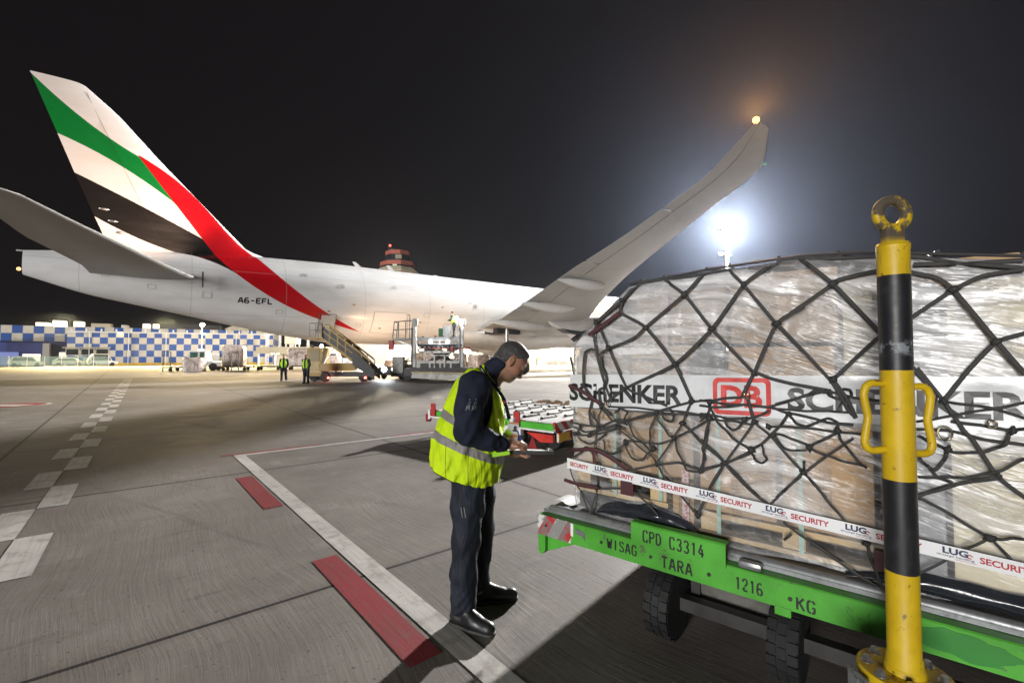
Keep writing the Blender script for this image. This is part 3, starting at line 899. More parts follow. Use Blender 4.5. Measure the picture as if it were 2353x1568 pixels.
# checkered cargo shed in front
p, q = (-85.0, 88.0), (-51.8, 100.0)
Lw, ang = wall_frame(p, q)
shed = thing("cargo_shed", "low cargo shed with blue and cream checkered front and small roof lamps", "building", (p[0], p[1], 0), ang)
MB().box((Lw / 2, 6.2, 3.25), (Lw, 12, 6.5)).build("wall", mat_checker("checkered_cladding", 1.26, 0.42), shed)
MB().box((Lw / 2, 6.2, 6.56), (Lw + .2, 12.2, .12)).build("roof", m_cream, shed)
MB().box((Lw / 2 + 1.5, .1, .25), (Lw - 4, .12, .5)).build("yellow_kerb", m_yellowtrim, shed)
for k in range(3):
    f = MB().box((.9 + 2.3 * k, .16, 2.6), (2.1, .1, 1.35)).build("window", m_cream, shed)
    MB().box((.9 + 2.3 * k, .10, 2.6), (1.85, .06, 1.1)).build("pane", m_window, f)
MB().box((3.2, -.1, 3.45), (7.2, .8, .16)).build("canopy", m_sand, shed)
for k in range(6):
    MB().cyl((3.5 + 6.2 * k, -.06, .1), (3.5 + 6.2 * k, -.06, 6.4), .06, 8).build("downpipe", m_lightgrey, shed)
MB().box((Lw / 2, -.06, 6.42), (Lw, .16, .14)).build("gutter", m_lightgrey, shed)
MB().box((24.0, -.02, 1.2), (2.6, .1, 2.4)).build("roller_door", m_lightgrey, shed)
for k in range(15):
    MB().box((.6 + Lw / 15 * k, .05, 6.85), (.22, .22, .5), ch=.03).build("roof_vent", m_lightgrey, shed)
for k in (3, 9, 14):
    MB().box((Lw / 15 * k + 1.3, -.25, 6.35), (.5, .3, .18)).build("roof_lamp", m_lampy, shed)
# big hall behind, same pattern, larger squares
p, q = (-104.0, 87.8), (-60.5, 111.5)
Lw2, ang2 = wall_frame(p, q)
hall = thing("terminal_hall", "long taller hall behind the shed, larger checks above a blue ground floor", "building", (p[0], p[1], 0), ang2)
MB().box((Lw2 / 2, 7.5, 6.35), (Lw2, 15, 3.1)).build("upper_wall", mat_checker("large_checkered_cladding", 1.56, 4.80), hall)
MB().box((Lw2 / 2, 8, 2.4), (Lw2 - .4, 14, 4.8)).build("lower_wall", m_bluewall, hall)
for k, (x0, w, h, mm_) in enumerate(((1.5, 5.5, 2.6, m_coolwin), (7.6, 2.6, 2.2, m_litwin), (13.0, 1.3, 2.6, m_litwin2), (16.2, 4.2, 1.9, m_window), (22.5, 2.2, 2.2, m_window))):
    MB().box((x0 + w / 2, .93, h / 2), (w, .1, h)).build("doorway", mm_, hall)
MB().box((11.3, .3, 2.2), (1.0, .9, 4.4)).build("column", m_cream, hall)
MB().box((18.6, .5, 2.15), (4.6, .7, .22)).build("canopy", m_bluewall, hall)
MB().sphere((18.6, .3, 1.98), (.5, .25, .12), 10).build("wall_lamp", emit("blue_wall_lamp", (.5, .6, 1.0), 10.0), hall)
MB().box((23.5, .3, 4.35), (3.0, .8, .35)).build("sign_board", m_litwin2, hall)
MB().sphere((24.6, -.1, 4.25), .3, 8).build("wall_lamp", m_lampw, hall)
for (x0, w, h, mm_) in ((9.0, 1.8, .8, m_litwin), (11.6, 1.6, 1.2, m_lampy), (14.8, 1.3, 1.2, m_litwin), (17.6, 3.2, .9, m_sand), (22.6, 1.0, .7, m_cream), (26.3, 1.1, 1.1, m_litwin), (28.1, 1.1, 1.1, m_litwin)):
    MB().box((x0 + w / 2, 3.0, 7.9 + h / 2), (w, 2.2, h), ch=.05).build("roof_cabin", mm_, hall)
MB().box((35.0, 4.0, 8.5), (12, 3, 1.2)).build("roof_plant", m_dark, hall)
lamp("hall_lamp", 'POINT', (-84.0, 95.0, 3.2), 900, (.55, .62, 1), size=.4)
# pale vaulted hall further back
ya = thing("vaulted_building", "pale yellow building with an arched window rising behind the checkered shed", "building", (-70.8, 122, 0), R(10))
MB().box((0, 5, 4.5), (9.2, 10, 9.0)).build("wall", m_sand, ya)
mb = MB(); P_ = [(-4.9 + 9.8 * i / 16, 9.0 + 1.5 * math.sin(math.pi * i / 16)) for i in range(17)]
mb.prism(P_, 0, 10, lambda u, v, t: (u, t, v)); mb.build("roof", m_sand, ya)
mb = MB(); mb.prism([(1.6 * math.cos(t), 8.1 + 1.0 * math.sin(t)) for t in np.linspace(0, math.pi, 12)], -.1, .0, lambda u, v, t: (u + 1.5, t, v)); mb.build("arched_window", m_window, ya)
for k in range(3): MB().box((-3.5 + 2.2 * k, -.1, 8.7), (.3, .3, .5)).build("roof_vent", m_lightgrey, ya)
# low lit shed right of the checkered one
lo = thing("lit_canopy_building", "low flat-roofed shed glowing pale yellow beside the checkered shed", "building", (-44.0, 76, 0), R(2))
MB().box((7.5, 4.0, 2.75), (11.4, 8, 1.1)).build("canopy", m_sand, lo)
MB().box((7.5, 7.4, 1.1), (11.2, .4, 2.2)).build("rear_wall", m_cream, lo)
for k in range(5): MB().box((2.1 + 2.7 * k, .3, 1.1), (.2, .2, 2.2)).build("column", m_lightgrey, lo)
for k in range(4): MB().box((3.4 + 2.7 * k, 3.2, 2.17), (1.3, .25, .06)).build("ceiling_lamp", m_lampy, lo)
lamp("canopy_lamp", 'AREA', (-36.5, 78.5, 2.1), 1500, (1, .86, .58), (-36.5, 78.4, 0), 5.0)
for k, x in enumerate((-50.5, -47.8, -45.2, -42.0)):
    fl = thing("lattice_mast", ["thin grey lattice mast, leftmost behind the low lit shed", "thin grey lattice mast, second from the left behind the low lit shed", "thin grey lattice mast, third from the left behind the low lit shed", "thin grey lattice mast, rightmost behind the low lit shed"][k], "mast", (x, 95, 0), 0, "masts behind the low shed")
    mb = MB()
    for sx, sy in ((-1, -1), (1, -1), (1, 1), (-1, 1)): mb.bar((sx * .2, sy * .2, 0), (sx * .12, sy * .12, 6.8), .06)
    for j in range(8): mb.bar((-.2, -.2, .8 * j), (.2, -.2, .8 * j + .8), .04); mb.bar((.2, -.2, .8 * j), (.2, .2, .8 * j + .8), .04)
    mb.build("lattice", m_lightgrey, fl)
wc = thing("white_container", "small white cabin on legs above the low lit shed", "cabin", (-42.3, 88, 0))
MB().box((0, 1, 4.9), (2.2, 2, 1.6), ch=.05).build("cabin", m_cream, wc)
mb = MB()
for sx in (-.9, .9):
    for sy in (.2, 1.8): mb.box((sx, sy, 2.05), (.16, .16, 4.1))
mb.build("legs", m_lightgrey, wc)
# big bright hangar seen under the belly
hg = thing("hangar", "wide pale hangar brightly lit, seen under the belly of the plane", "building", (-31, 108, 0), R(-4))
MB().box((22, 7, 5.0), (58, 14, 10)).build("wall", m_cream, hg)
MB().box((22, 7, 10.2), (59, 15, .4)).build("roof", m_lightgrey, hg)
f = MB().box((38.6, -.1, 2.4), (5.4, .3, 4.6)).build("window", m_lightgrey, hg)
for i in range(3):
    for j in range(3):
        MB().box((36.9 + 1.7 * i, -.28, .9 + 1.5 * j), (1.45, .1, 1.25)).build("pane", m_litwin, f)
for k, x in enumerate((4, 12, 20)):
    MB().box((x, -.06, 2.4), (4.6, .2, 4.8)).build("roller_door", m_lightgrey, hg)
for x in (2, 9, 16, 23, 30, 37, 44): MB().box((x, -.4, 8.6), (.8, .5, .3)).build("flood_lamp", m_lampy, hg)
for x in (0.0, 9.0): lamp("hangar_flood", 'SPOT', (-31 + x * 1.6, 105.5, 9.0), 90000, (1, .86, .62), (-27 + x * 1.6, 84, 0), .4, 120, .7)
lamp("hangar_flood", 'SPOT', (9.0, 103.5, 9.0), 90000, (1, .86, .62), (5.0, 84, 0), .4, 120, .7)
lamp("ramp_flood", 'SPOT', (-22.0, 74.0, 9.5), 120000, (1, .70, .44), (-10.0, 56, 0), .4, 85, .8)
# shed floods: warm wash on the ground before the checkered wall
for x, y in ((-80, 84), (-66, 89.5), (-53, 95)): lamp("shed_flood", 'SPOT', (x, y - 1.5, 9.5), 120000, (1, .76, .36), (x + 6, y - 9, 0), .4, 85, .7)
lamp("ramp_flood", 'SPOT', (-45, 70, 10.0), 26000, (1, .76, .42), (-28, 52, 0), .4, 80, .9)
for x in (-24, -13, -2, 8): lamp("hangar_wall_lamp", 'POINT', (x, 103.2 - .07 * (x + 24), 8.3), 9000, (1, .86, .62), size=.3)  # added lamps that wash the hangar wall with warm light
# right hand block of the hangar
rb = thing("brown_annex", "pale brown annex right of the gridded hangar window", "building", (16.5, 101, 0), R(-4))
MB().box((6, 5, 3.6), (14, 10, 7.2)).build("wall", m_sand, rb)
MB().box((6, 5, 7.3), (14.4, 10.4, .25)).build("roof", m_lightgrey, rb)
# control tower
tw = thing("control_tower", "red-brown airport control tower with two overhanging ring decks and a red roof lamp", "tower", (-64.6, 260, 0))
m_brick = pm("red_brown_cladding", (0.34, 0.085, 0.055), 0.7, 0, 0.15, 0.3)
oct_ = lambda r0, z0, r1, z1: [(0, z0), (r0, z0), (r1, z1), (0, z1)]
def octo(mb, prof_): return mb.lathe(prof_, 8, 0, Matrix.Rotation(R(22.5), 4, 'Z'))
octo(MB(), [(0, 0), (4.6, 0), (4.6, 46), (0, 46)]).build("shaft", m_sand, tw)
octo(MB(), [(0, 45.5), (5.2, 45.5), (12.6, 48.5), (12.6, 49.1), (9.6, 51.6), (0, 51.6)]).build("lower_deck", m_sand, tw)
octo(MB(), [(0, 51.7), (9.4, 51.7), (9.4, 52.5), (0, 52.5)]).build("ring_window", m_window, tw)
octo(MB(), [(0, 52.5), (9.9, 52.5), (9.9, 54.6), (8.6, 55.2), (0, 55.2)]).build("middle_deck", m_brick, tw)
octo(MB(), [(0, 55.2), (6.3, 55.2), (7.0, 58.8), (0, 58.8)]).build("cab_window", m_window, tw)
MB().box((1.8, -6.5, 57.2), (3.4, .5, 2.2)).build("lit_pane", emit("dim_cab_light", (.55, .50, .30), .35), tw)
MB().box((.4, -9.0, 52.1), (2.2, .5, .7)).build("lit_pane", emit("green_cab_light", (.75, .85, .55), .8), tw)
octo(MB(), [(0, 58.8), (7.1, 58.8), (7.1, 60.9), (6.2, 61.4), (0, 61.4)]).build("roof", m_brick, tw)
MB().bar((-5.6, 0, 61.4), (-5.6, 0, 66.2), .25).bar((-4.6, 0, 61.4), (-4.6, 0, 64.6), .2).bar((-4.6, 0, 63.0), (2.0, 0, 62.4), .15).build("antenna", m_dark, tw)
MB().sphere((-4.6, 0, 64.9), .55, 10).build("roof_lamp", emit("red_lamp", (1, .06, .04), 12.0), tw)
lamp("tower_glow", 'SPOT', (-55, 215, 3), 30000, (1, .70, .45), (-64.6, 260, 55), 1, 40, .6)
# floodlight mast (the main light)
MX, MY, MZ = 30.95, 66.0, 19.8
ms = thing("floodlight_mast", "tall white floodlight mast blazing behind the wrapped cargo", "light mast", (MX, MY, 0))
MB().tube([(0, 0, 0), (0, 0, 21.0)], [.28, .15], 14).build("pole", m_lightgrey, ms, True)
MB().bar((-1.7, 0, MZ + .55), (1.7, 0, MZ + .55), .16).bar((-1.7, 0, MZ - .55), (1.7, 0, MZ - .55), .16).build("crossbar", m_lightgrey, ms)
m_flood = emit("floodlight_glass", (0.86, 0.93, 1.0), 90.0)
hv = Vector((-MX, -MY + 8, -MZ)).normalized()
for k in range(4):
    for j in (-1, 1):
        c = Vector((-1.5 + 1.0 * k, -.25, j * .55))
        f = MB().box((c.x, c.y, MZ + c.z), (.78, .3, .62), ch=.04).build("floodlight_head", m_dark, ms)
        MB().box((c.x, c.y - .2, MZ + c.z), (.68, .06, .54)).build("glass", m_flood, f)
MB().bar((0, 0, 16.4), (-.9, -.2, 16.4), .1).bar((0, 0, 16.4), (.5, -.2, 16.2), .1).build("side_arm", m_lightgrey, ms)
MB().sphere((-1.0, -.3, 16.4), (.32, .2, .2), 10).build("small_lamp", emit("warm_small_lamp", (1, .82, .5), 45.0), ms, True)
lamp("mast_light", 'POINT', (MX - .2, MY - .9, MZ), MAST_POWER, (1.0, .975, .94), size=.9)
# small street lamp before the shed
sl = thing("street_lamp", "single white street lamp standing before the checkered shed", "street lamp", (-58.9, 87.6, 0))
MB().tube([(0, 0, 0), (0, 0, 7.4)], [.12, .08], 10).build("pole", m_lightgrey, sl, True)
MB().sphere((0, 0, 7.75), (.42, .42, .34), 12).build("lamp_head", emit("street_lamp_glow", (1, .9, .72), 25.0), sl, True)
lamp("street_lamp_light", 'POINT', (-58.9, 87.0, 7.6), 2500, (1, .88, .66), size=.3)
# glass fence on the left
def mat_glass(name, tint, op):
    M = Mat(name, tint, 0.12, 0, 0.5)
    tr = M.nt.nodes.new("ShaderNodeBsdfTransparent"); tr.inputs[0].default_value = (*[min(1, .75 + .3 * c) for c in tint], 1)
    mx = M.nt.nodes.new("ShaderNodeMixShader"); mx.inputs[0].default_value = op
    M.nt.links.new(tr.outputs[0], mx.inputs[1]); M.nt.links.new(M.b.outputs[0], mx.inputs[2]); M.nt.links.new(mx.outputs[0], M.out.inputs[0])
    return M.m
m_tint = mat_glass("greenish_fence_glass", (0.30, 0.40, 0.40), 0.28)
p, q = (-84.0, 69.0), (-71.5, 81.9)
Lf, af_ = wall_frame(p, q)
fe = thing("glass_fence", "greenish glass panel fence on thin posts before the left hall", "fence", (p[0], p[1], 0), af_)
npan = 9; pw = Lf / npan
for k in range(npan):
    MB().box((pw * (k + .5), 0, .95), (pw - .12, .03, 1.6)).build("glass_panel", m_tint, fe)
for k in range(npan + 1):
    MB().box((pw * k, 0, .9), (.09, .09, 1.8)).build("post", m_lightgrey, fe)
# ------------------------------------------------------------------ vehicles
m_truckw = pm("white_vehicle_paint", (0.66, 0.66, 0.64), 0.35, 0, 0.1, 1.5, dirt=(0.3, 0.28, 0.25), dscale=2)
m_vyellow = pm("yellow_vehicle_paint", (0.27, 0.16, 0.012), 0.45, 0, 0.15, 1.2, dirt=(0.16, 0.11, 0.03), dscale=1.6, damt=(.5, .7))
m_green = pm("bright_green_paint", (0.075, 0.42, 0.035), 0.42, 0, 0.18, 2.0, dirt=(0.06, 0.17, 0.03), dscale=5, damt=(.55, .75))
m_darkred = pm("dark_red_paint", (0.25, 0.02, 0.02), 0.5, 0, .2)
m_navyc = pm("navy_cloth", (0.010, 0.013, 0.022), 0.9, 0, 0.3, 20)
m_hivis = pm("yellow_hi_vis_cloth", (0.42, 0.72, 0.02), 0.75, 0, 0.12, 12)
m_skin_far = pm("tan_skin", (0.36, 0.21, 0.14), 0.5, 0, 0.1)
m_hair_far = pm("dark_hair", (0.015, 0.012, 0.010), 0.7)
m_kraft = pm("kraft_cardboard", (0.36, 0.25, 0.15), 0.8, 0, 0.18, 2.5)
m_wrapfar = pm("wrapped_load_plastic", (0.50, 0.43, 0.40), 0.3, 0, 0.45, 2.2, 0.6, 6, dirt=(0.25, 0.20, 0.18), dscale=1.3)
def wheel(parent, c, r, w, axis='X', name="wheel", rim=m_steel):
    A = Matrix.Translation(c) @ (Matrix.Rotation(R(90), 4, 'Y') if axis == 'X' else Matrix.Rotation(R(90), 4, 'X'))
    t = MB().lathe([(r * .55, -w / 2), (r * .92, -w / 2), (r, -w * .33), (r, w * .33), (r * .92, w / 2), (r * .55, w / 2)], 22, 0, A).build(name, m_black, parent, True, 35)
    MB().lathe([(0.0, -w * .42), (r * .2, -w * .5), (r * .55, -w * .38), (r * .56, w * .38), (r * .2, w * .5), (0, w * .42)], 16, 0, A).build("rim", rim, t, True, 35)
    return t
# parked cars behind the fence
for k, (x, y, rz, lab, mt) in enumerate(((-78.5, 82.0, .6, "white parked car, leftmost behind the glass fence", m_truckw), (-75.0, 84.5, .9, "white parked van with tall body behind the right end of the glass fence", m_truckw), (-80.5, 76.5, .8, "white parked pickup truck near the middle of the glass fence", m_truckw))):
    v = thing("parked_car", lab, "car", (x, y, 0), rz, "cars parked behind the glass fence")
    hh = (1.45, 2.2, 1.7)[k]
    mb = MB(); P_ = [(-2.1, .35), (2.1, .35), (2.15, .8), (1.3, .95), (.7, hh), (-1.4, hh), (-2.1, 1.0)]
    mb.prism(P_, -.85, .85, lambda u, v_, t: (u, t, v_)); mb.build("body", mt, v)
    mb = MB(); P2 = [(1.15, .98), (.62, hh - .1), (-1.3, hh - .1), (-1.6, 1.0)]
    mb.prism(P2, -.87, .87, lambda u, v_, t: (u, t, v_)); mb.build("window", m_window, v)
    for sx in (-1.3, 1.3):
        for sy in (-.78, .78): wheel(v, (sx, sy, .33), .33, .22, 'Y')
# far cargo dollies with loads and the white tractor
def dolly_far(loc, rz, lab):
    d = thing("cargo_dolly", lab, "dolly", loc, rz, "cargo dollies in the row before the checkered shed")
    MB().box((0, 0, .48), (3.2, 2.3, .16), ch=.02).build("deck", m_dark, d)
    MB().box((-1.2, -1.19, .48), (.5, .06, .14)).box((1.3, -1.19, .48), (.4, .06, .14)).build("side_plate", m_vyellow if "yellow" in lab else m_green, d)
    for sx in (-1.1, 1.1):
        for sy in (-.8, .8): wheel(d, (sx, sy, .2), .2, .14, 'Y')
    MB().bar((-1.6, 0, .4), (-2.6, 0, .35), .08).build("drawbar", m_dark, d)
    return d
rows = [(-37.0, 52.3, .22), (-33.2, 55.6, .28), (-30.2, 57.6, .3), (-27.0, 59.0, .35), (-23.4, 60.2, .4)]
labs = ["empty dark dolly before the white tractor cab, leftmost of the row", "dolly with yellow side plates carrying the tallest wrapped load", "low dolly with green side plates between the two tall wrapped loads", "dolly with yellow side plates carrying the second, broader wrapped load", "dolly with yellow side plates at the right end of the row, nearest the walking workers"]
for (x, y, rz), lab in zip(rows, labs): dolly_far((x, y, 0), rz, lab)
def load_far(name, lab, cat, loc, rz, d, seed, grp="wrapped loads on the far dollies"):
    rr = random.Random(seed)
    l = thing(name, lab, cat, loc, rz, grp)
    mb = MB()
    def f(i, j):
        th = 2 * math.pi * i / 24; cx, sx = math.cos(th), math.sin(th)
        e = .25
        ux = math.copysign(abs(cx) ** e, cx) * d[0] / 2; uy = math.copysign(abs(sx) ** e, sx) * d[1] / 2
        z = d[2] * j / 8
        w = 1 + .05 * mnoise.noise(Vector((ux * 1.7 + seed, uy * 1.7, z * 1.7))) - (.12 if j == 8 else 0)
        return (ux * w, uy * w, z + (.12 * mnoise.noise(Vector((ux, uy, seed))) if j == 8 else 0))
    vs = [f(i, j) for i in range(24) for j in range(9)]
    fs = [(i * 9 + j, ((i + 1) % 24) * 9 + j, ((i + 1) % 24) * 9 + j + 1, i * 9 + j + 1) for i in range(24) for j in range(8)] + [tuple(i * 9 + 8 for i in range(24))]
    mb.add(vs, fs); mb.build("wrapped_boxes", m_wrapfar, l, True, 40)
    mb = MB()
    for k in range(5):
        a = rr.uniform(-.45, .45) * d[0]
        mb.tube([(a, -d[1] / 2 * 1.04, .1), (a + rr.uniform(-.5, .5), -d[1] / 2 * 1.05, d[2] * .6), (a + rr.uniform(-.6, .6), -d[1] / 2 * .9, d[2] * 1.02)], .012, 5)
    mb.build("net_straps", m_dark, l)
load_far("wrapped_load", "low pale wrapped bundle beside the white tractor cab", "cargo", (-35.2, 51.2, .0), .22, (2.0, 1.4, 1.55), 3)
load_far("wrapped_load", "tallest brown wrapped load in the far row of dollies", "cargo", (-33.4, 55.6, .56), .28, (2.3, 2.0, 2.45), 5)
load_far("wrapped_load", "second tall wrapped load, broader, right of the tallest one", "cargo", (-27.2, 59.0, .56), .35, (2.7, 2.0, 2.15), 9)
load_far("wrapped_load", "small wrapped load on the last dolly behind the walking workers", "cargo", (-23.4, 60.2, .56), .4, (2.2, 1.6, 1.25), 12)
tr = thing("airport_tractor", "white airport tractor with green-tinted cab windows before the checkered shed", "tractor", (-37.4, 55.5, 0), .25)
mb = MB(); P_ = [(-1.6, .5), (2.3, .5), (2.4, 1.0), (.9, 1.15), (.75, 2.35), (-.9, 2.4), (-1.2, 1.2), (-1.6, 1.1)]
mb.prism(P_, -.9, .9, lambda u, v_, t: (u, t, v_)); mb.build("body", m_truckw, tr)
MB().box((-.42, -.92, 1.8), (.75, .05, .8)).box((.42, -.92, 1.8), (.4, .05, .8)).build("window", mat_glass("green_cab_glass", (.05, .14, .11), .9), tr)
mb = MB(); mb.add([(-1.23, -.75, 1.3), (-1.23, .75, 1.3), (-.97, .75, 2.25), (-.97, -.75, 2.25)], [(0, 1, 2, 3)]); mb.build("windscreen", m_window, tr)
for sx in (-1.0, 1.6):
    for sy in (-.85, .85): wheel(tr, (sx, sy, .45), .45, .28, 'Y')
MB().box((0, 0, 2.46), (.5, .3, .12)).build("beacon", m_lampw, tr)
for k, (x, y, h, lab) in enumerate(((-38.9, 51.5, 2.3, "thin dark post of an empty dolly rack left of the white tractor"), (-32.0, 52.7, 2.1, "thin dark post right of the white tractor"))):
    tag(MB().bar((x, y, 0), (x, y, h), .08).bar((x, y, h), (x + .7, y + .2, h - .1), .06).bar((x + .7, y + .2, 0), (x + .7, y + .2, h - .1), .08).build("rack_frame", m_dark), lab, "rack")
# orange and white service vehicles in the glow
sv = thing("service_truck", "white service truck with red frame parked in the glow under the low shed", "truck", (-25.8, 69.5, 0), .3)
MB().box((0, 0, 1.0), (3.4, 1.7, .9), ch=.1).box((-1.0, 0, 1.8), (1.2, 1.6, .8), ch=.1).build("body", m_truckw, sv)
MB().bar((.2, -.8, 1.4), (.2, -.8, 3.0), .1).bar((1.5, -.8, 1.4), (1.5, -.8, 3.0), .1).bar((.2, -.8, 3.0), (1.5, -.8, 3.0), .1).bar((.2, -.8, 2.0), (1.5, -.8, 2.0), .1).build("red_frame", m_darkred, sv)
MB().box((-1.0, -.82, 1.85), (.8, .05, .5)).build("window", m_window, sv)
for sx in (-1.1, 1.1):
    for sy in (-.75, .75): wheel(sv, (sx, sy, .38), .38, .24, 'Y')
# ================================================================== stair truck
st = thing("stair_truck", "yellow stair truck with black side panels parked at the rear door of the plane", "stair truck", (-11.4, 31.0, 0), R(2))
mb = MB(); P_ = [(-1.95, .38), (-.95, .38), (-.95, 2.15), (-1.05, 2.22), (-1.8, 2.22), (-1.95, 2.0)]
mb.prism(P_, -1.0, .3, lambda u, v, t: (u, t, v)); cabo = mb.build("cab", m_vyellow, st)
MB().box((-1.45, -1.01, 1.72), (.62, .05, .72)).build("window", mat_glass("pale_cab_glass", (.5, .48, .4), .35), cabo)
MB().box((-1.42, -.35, 1.55), (.3, .2, .45), ch=.05).build("seat", m_dark, cabo)
MB().box((-1.45, -1.02, .95), (.85, .04, .75), ch=.02).build("door", pm("worn_yellow_panel", (.42, .33, .16), .6, 0, .25, 3), cabo)
MB().box((.0, -.2, .95), (2.3, 1.7, .5)).build("engine_box", m_vyellow, st)
MB().box((0, 0, .48), (4.2, 1.9, .28)).build("chassis", m_dark, st)
for sx, sy in ((-1.75, -.2), (-.75, -.95), (1.65, -.75), (1.65, .8), (-1.75, .8)): wheel(st, (sx, sy, .31), .31, .24, 'Y')
def stp(t, y): return (-1.0 + 3.35 * t, y, 2.85 - 2.45 * t)
for y in (-1.05, .35):
    mb = MB()
    mb.bar(stp(0, y), stp(1, y), .07, .16).bar((-.95, y, 3.75), (2.05, y, 1.45), .06, .1).bar((-.95, y, 3.3), (2.2, y, .98), .05, .06)
    for t in np.linspace(0, .92, 7):
        p_ = stp(t, y); mb.bar(p_, (p_[0], y, p_[2] + .86 - .02), .055)
    fr_ = mb.build("handrail_frame", m_vyellow, st)
    mb = MB()
    for k in range(6):
        t0, t1 = k * .155 - .01, k * .155 + .135
        if k < 4:
            a, b = stp(t0 + .02, y + .01), stp(t1 + .02, y + .01)
            mb.add([(a[0], a[1], a[2] + .08), (b[0], b[1], b[2] + .08), (b[0], b[1], b[2] + .46), (a[0], a[1], a[2] + .46)], [(0, 1, 2, 3)])
            mb.add([(a[0], a[1], a[2] + .5), (b[0], b[1], b[2] + .5), (b[0], b[1], b[2] + .8), (a[0], a[1], a[2] + .8)], [(0, 1, 2, 3)])
    a, b = stp(.60, y + .01), stp(1.03, y + .01)
    mb.add([(a[0], a[1] - (.06 if y < 0 else 0), a[2] - .25), (b[0], b[1] - (.06 if y < 0 else 0), b[2] - .22), (b[0], b[1] - (.06 if y < 0 else 0), b[2] + .40), (a[0], a[1] - (.06 if y < 0 else 0), a[2] + .8)], [(0, 1, 2, 3)])
    mb.build("side_panel", m_dark, fr_)
mb = MB()
for k in range(13):
    p_ = stp(k / 13 + .03, -.35); mb.box(p_, (.28, 1.3, .04))
mb.build("steps", m_steel, st)
MB().box((-1.35, -.35, 2.83), (.95, 1.6, .1)).build("top_platform", m_vyellow, st)
mb = MB()
for x in (-1.75, -1.35, -.95):
    for y in (-1.1, .4): mb.bar((x, y, 2.85), (x, y, 3.8), .04)
for y in (-1.1, .4): mb.bar((-1.75, y, 3.8), (-.95, y, 3.8), .04).bar((-1.75, y, 3.35), (-.95, y, 3.35), .035)
mb.bar((-1.75, -1.1, 3.8), (-1.75, .4, 3.8), .04); mb.build("platform_rail", m_dark, st)
mb = MB().bar((-1.2, -.9, .6), (-.2, -.9, 2.3), .09).bar((-.2, -.9, .6), (.9, -.9, 1.5), .09).bar((.3, -.9, .5), (.3, -.9, 1.6), .07)
mb.build("lift_struts", m_steel, st)
m_redl = emit("red_rear_lamp", (1, .10, .07), 14.0)
for x in (-.52, 1.85): MB().sphere((x, -1.05, .27), (.09, .05, .07), 8).build("rear_lamp", m_redl, st)
for x in (-1.75, -1.15): MB().box((x, -.6, 2.32), (.14, .14, .22), ch=.03).build("work_lamp", m_dark if x < -1.5 else m_lampw, st)
lamp("rear_lamp_glow", 'POINT', (-11.9, 29.7, .3), 8, (1, .15, .1), size=.1)
# headlight of a vehicle driving up behind the stairs
hv_ = thing("service_van", "dark service van with a glaring headlight behind the foot of the stairs", "van", (-8.9, 33.5, 0), R(-80))
mb = MB(); P_ = [(-.2, .3), (3.6, .3), (3.6, 1.3), (.75, 1.35), (.5, .95), (-.2, .85)]
mb.prism(P_, -.75, .75, lambda u, v, t: (u, t, v))
hv_.rotation_euler = (0, 0, R(75))
mb.build("body", m_dark, hv_)
MB().sphere((-.22, .3, .72), (.06, .2, .17), 12).build("headlight", emit("headlight_glass", (.85, .93, 1), 130.0), hv_)
MB().sphere((-.22, -.45, .72), (.06, .12, .12), 12).build("headlight", emit("headlight_glass_dim", (.85, .93, 1), 30.0), hv_)
for sx in (.5, 3.0):
    for sy in (-.7, .7): wheel(hv_, (sx, sy, .3), .3, .2, 'Y')
lamp("headlight_beam", 'SPOT', (-9.0, 33.1, .72), 700, (.86, .93, 1), (-9.4, 24.0, .0), .12, 95, .9)

lamp("van_side_lamp", 'SPOT', (-8.6, 33.6, 1.25), 1500, (1, .66, .40), (-11.0, 45.0, 3.0), .3, 150, 1.0)  # added warm light for the plane's belly, no lamp of the van
MB().box((1.6, -.78, 1.15), (.3, .05, .12), ch=.02).build("side_lamp", m_lampy, hv_)  # glowing box added to go with the belly light
# ================================================================== cargo loader
m_loader = pm("grimy_loader_paint", (0.40, 0.39, 0.37), 0.5, 0, 0.2, 1.5, dirt=(0.12, 0.11, 0.10), dscale=1.8, damt=(.48, .68))
m_loadgrey = pm("loader_grey_paint", (0.27, 0.27, 0.265), 0.5, 0, 0.2, 2, dirt=(0.10, 0.095, 0.09), dscale=2.2, damt=(.5, .7))
ld = thing("cargo_loader", "white scissor cargo loader with tall columns and raised bridge beside the rear hold", "loader", (-5.0, 31.0, 0), 0)
mb = MB(); P_ = [(-1.3, .30), (2.6, .12), (2.6, .52), (-1.2, .60)]
mb.prism(P_, -2.2, -.6, lambda u, v, t: (u, t, v)); mb.build("front_deck", m_loader, ld)
mb = MB(); P_ = [(-1.3, .62), (2.6, .54), (2.6, .58), (-1.3, .67)]
mb.prism(P_, -2.15, 1.2, lambda u, v, t: (u, t, v)); mb.build("deck_edge", pm("worn_yellow_edge", (.50, .42, .22), .5, 0, .3), ld)
MB().box((0, 1.2, .62), (4.2, 3.6, .5)).build("chassis", m_dark, ld)
for sx, sy in ((-2.0, .2), (2.0, .2), (-2.0, 2.6), (2.0, 2.6)): wheel(ld, (sx, sy, .42), .42, .3, 'Y')
for x in (-1.75, 1.55):
    c_ = MB().box((x + (.0), 1.0, 2.45), (.20, .24, 3.1), ch=.02).build("column", m_loader, ld)
    MB().box((x - .16, .98, 2.3), (.12, .2, 2.7)).build("column_rail", m_dark, c_)
    MB().box((x + .02, 1.0, 4.0), (.42, .3, .55), ch=.12).build("column_head", m_loadgrey, c_)
fb = MB().box((-.1, 1.05, .98), (3.0, .3, .75)).build("base_frame", m_loader, ld)
for k in range(4): MB().box((-1.05 + .72 * k, .88, .95), (.56, .06, .45)).build("base_panel", m_dark, fb)
mb = MB()
for x in (-.35, .35): mb.bar((x, .85, .6), (x, .85, 1.75), .1)
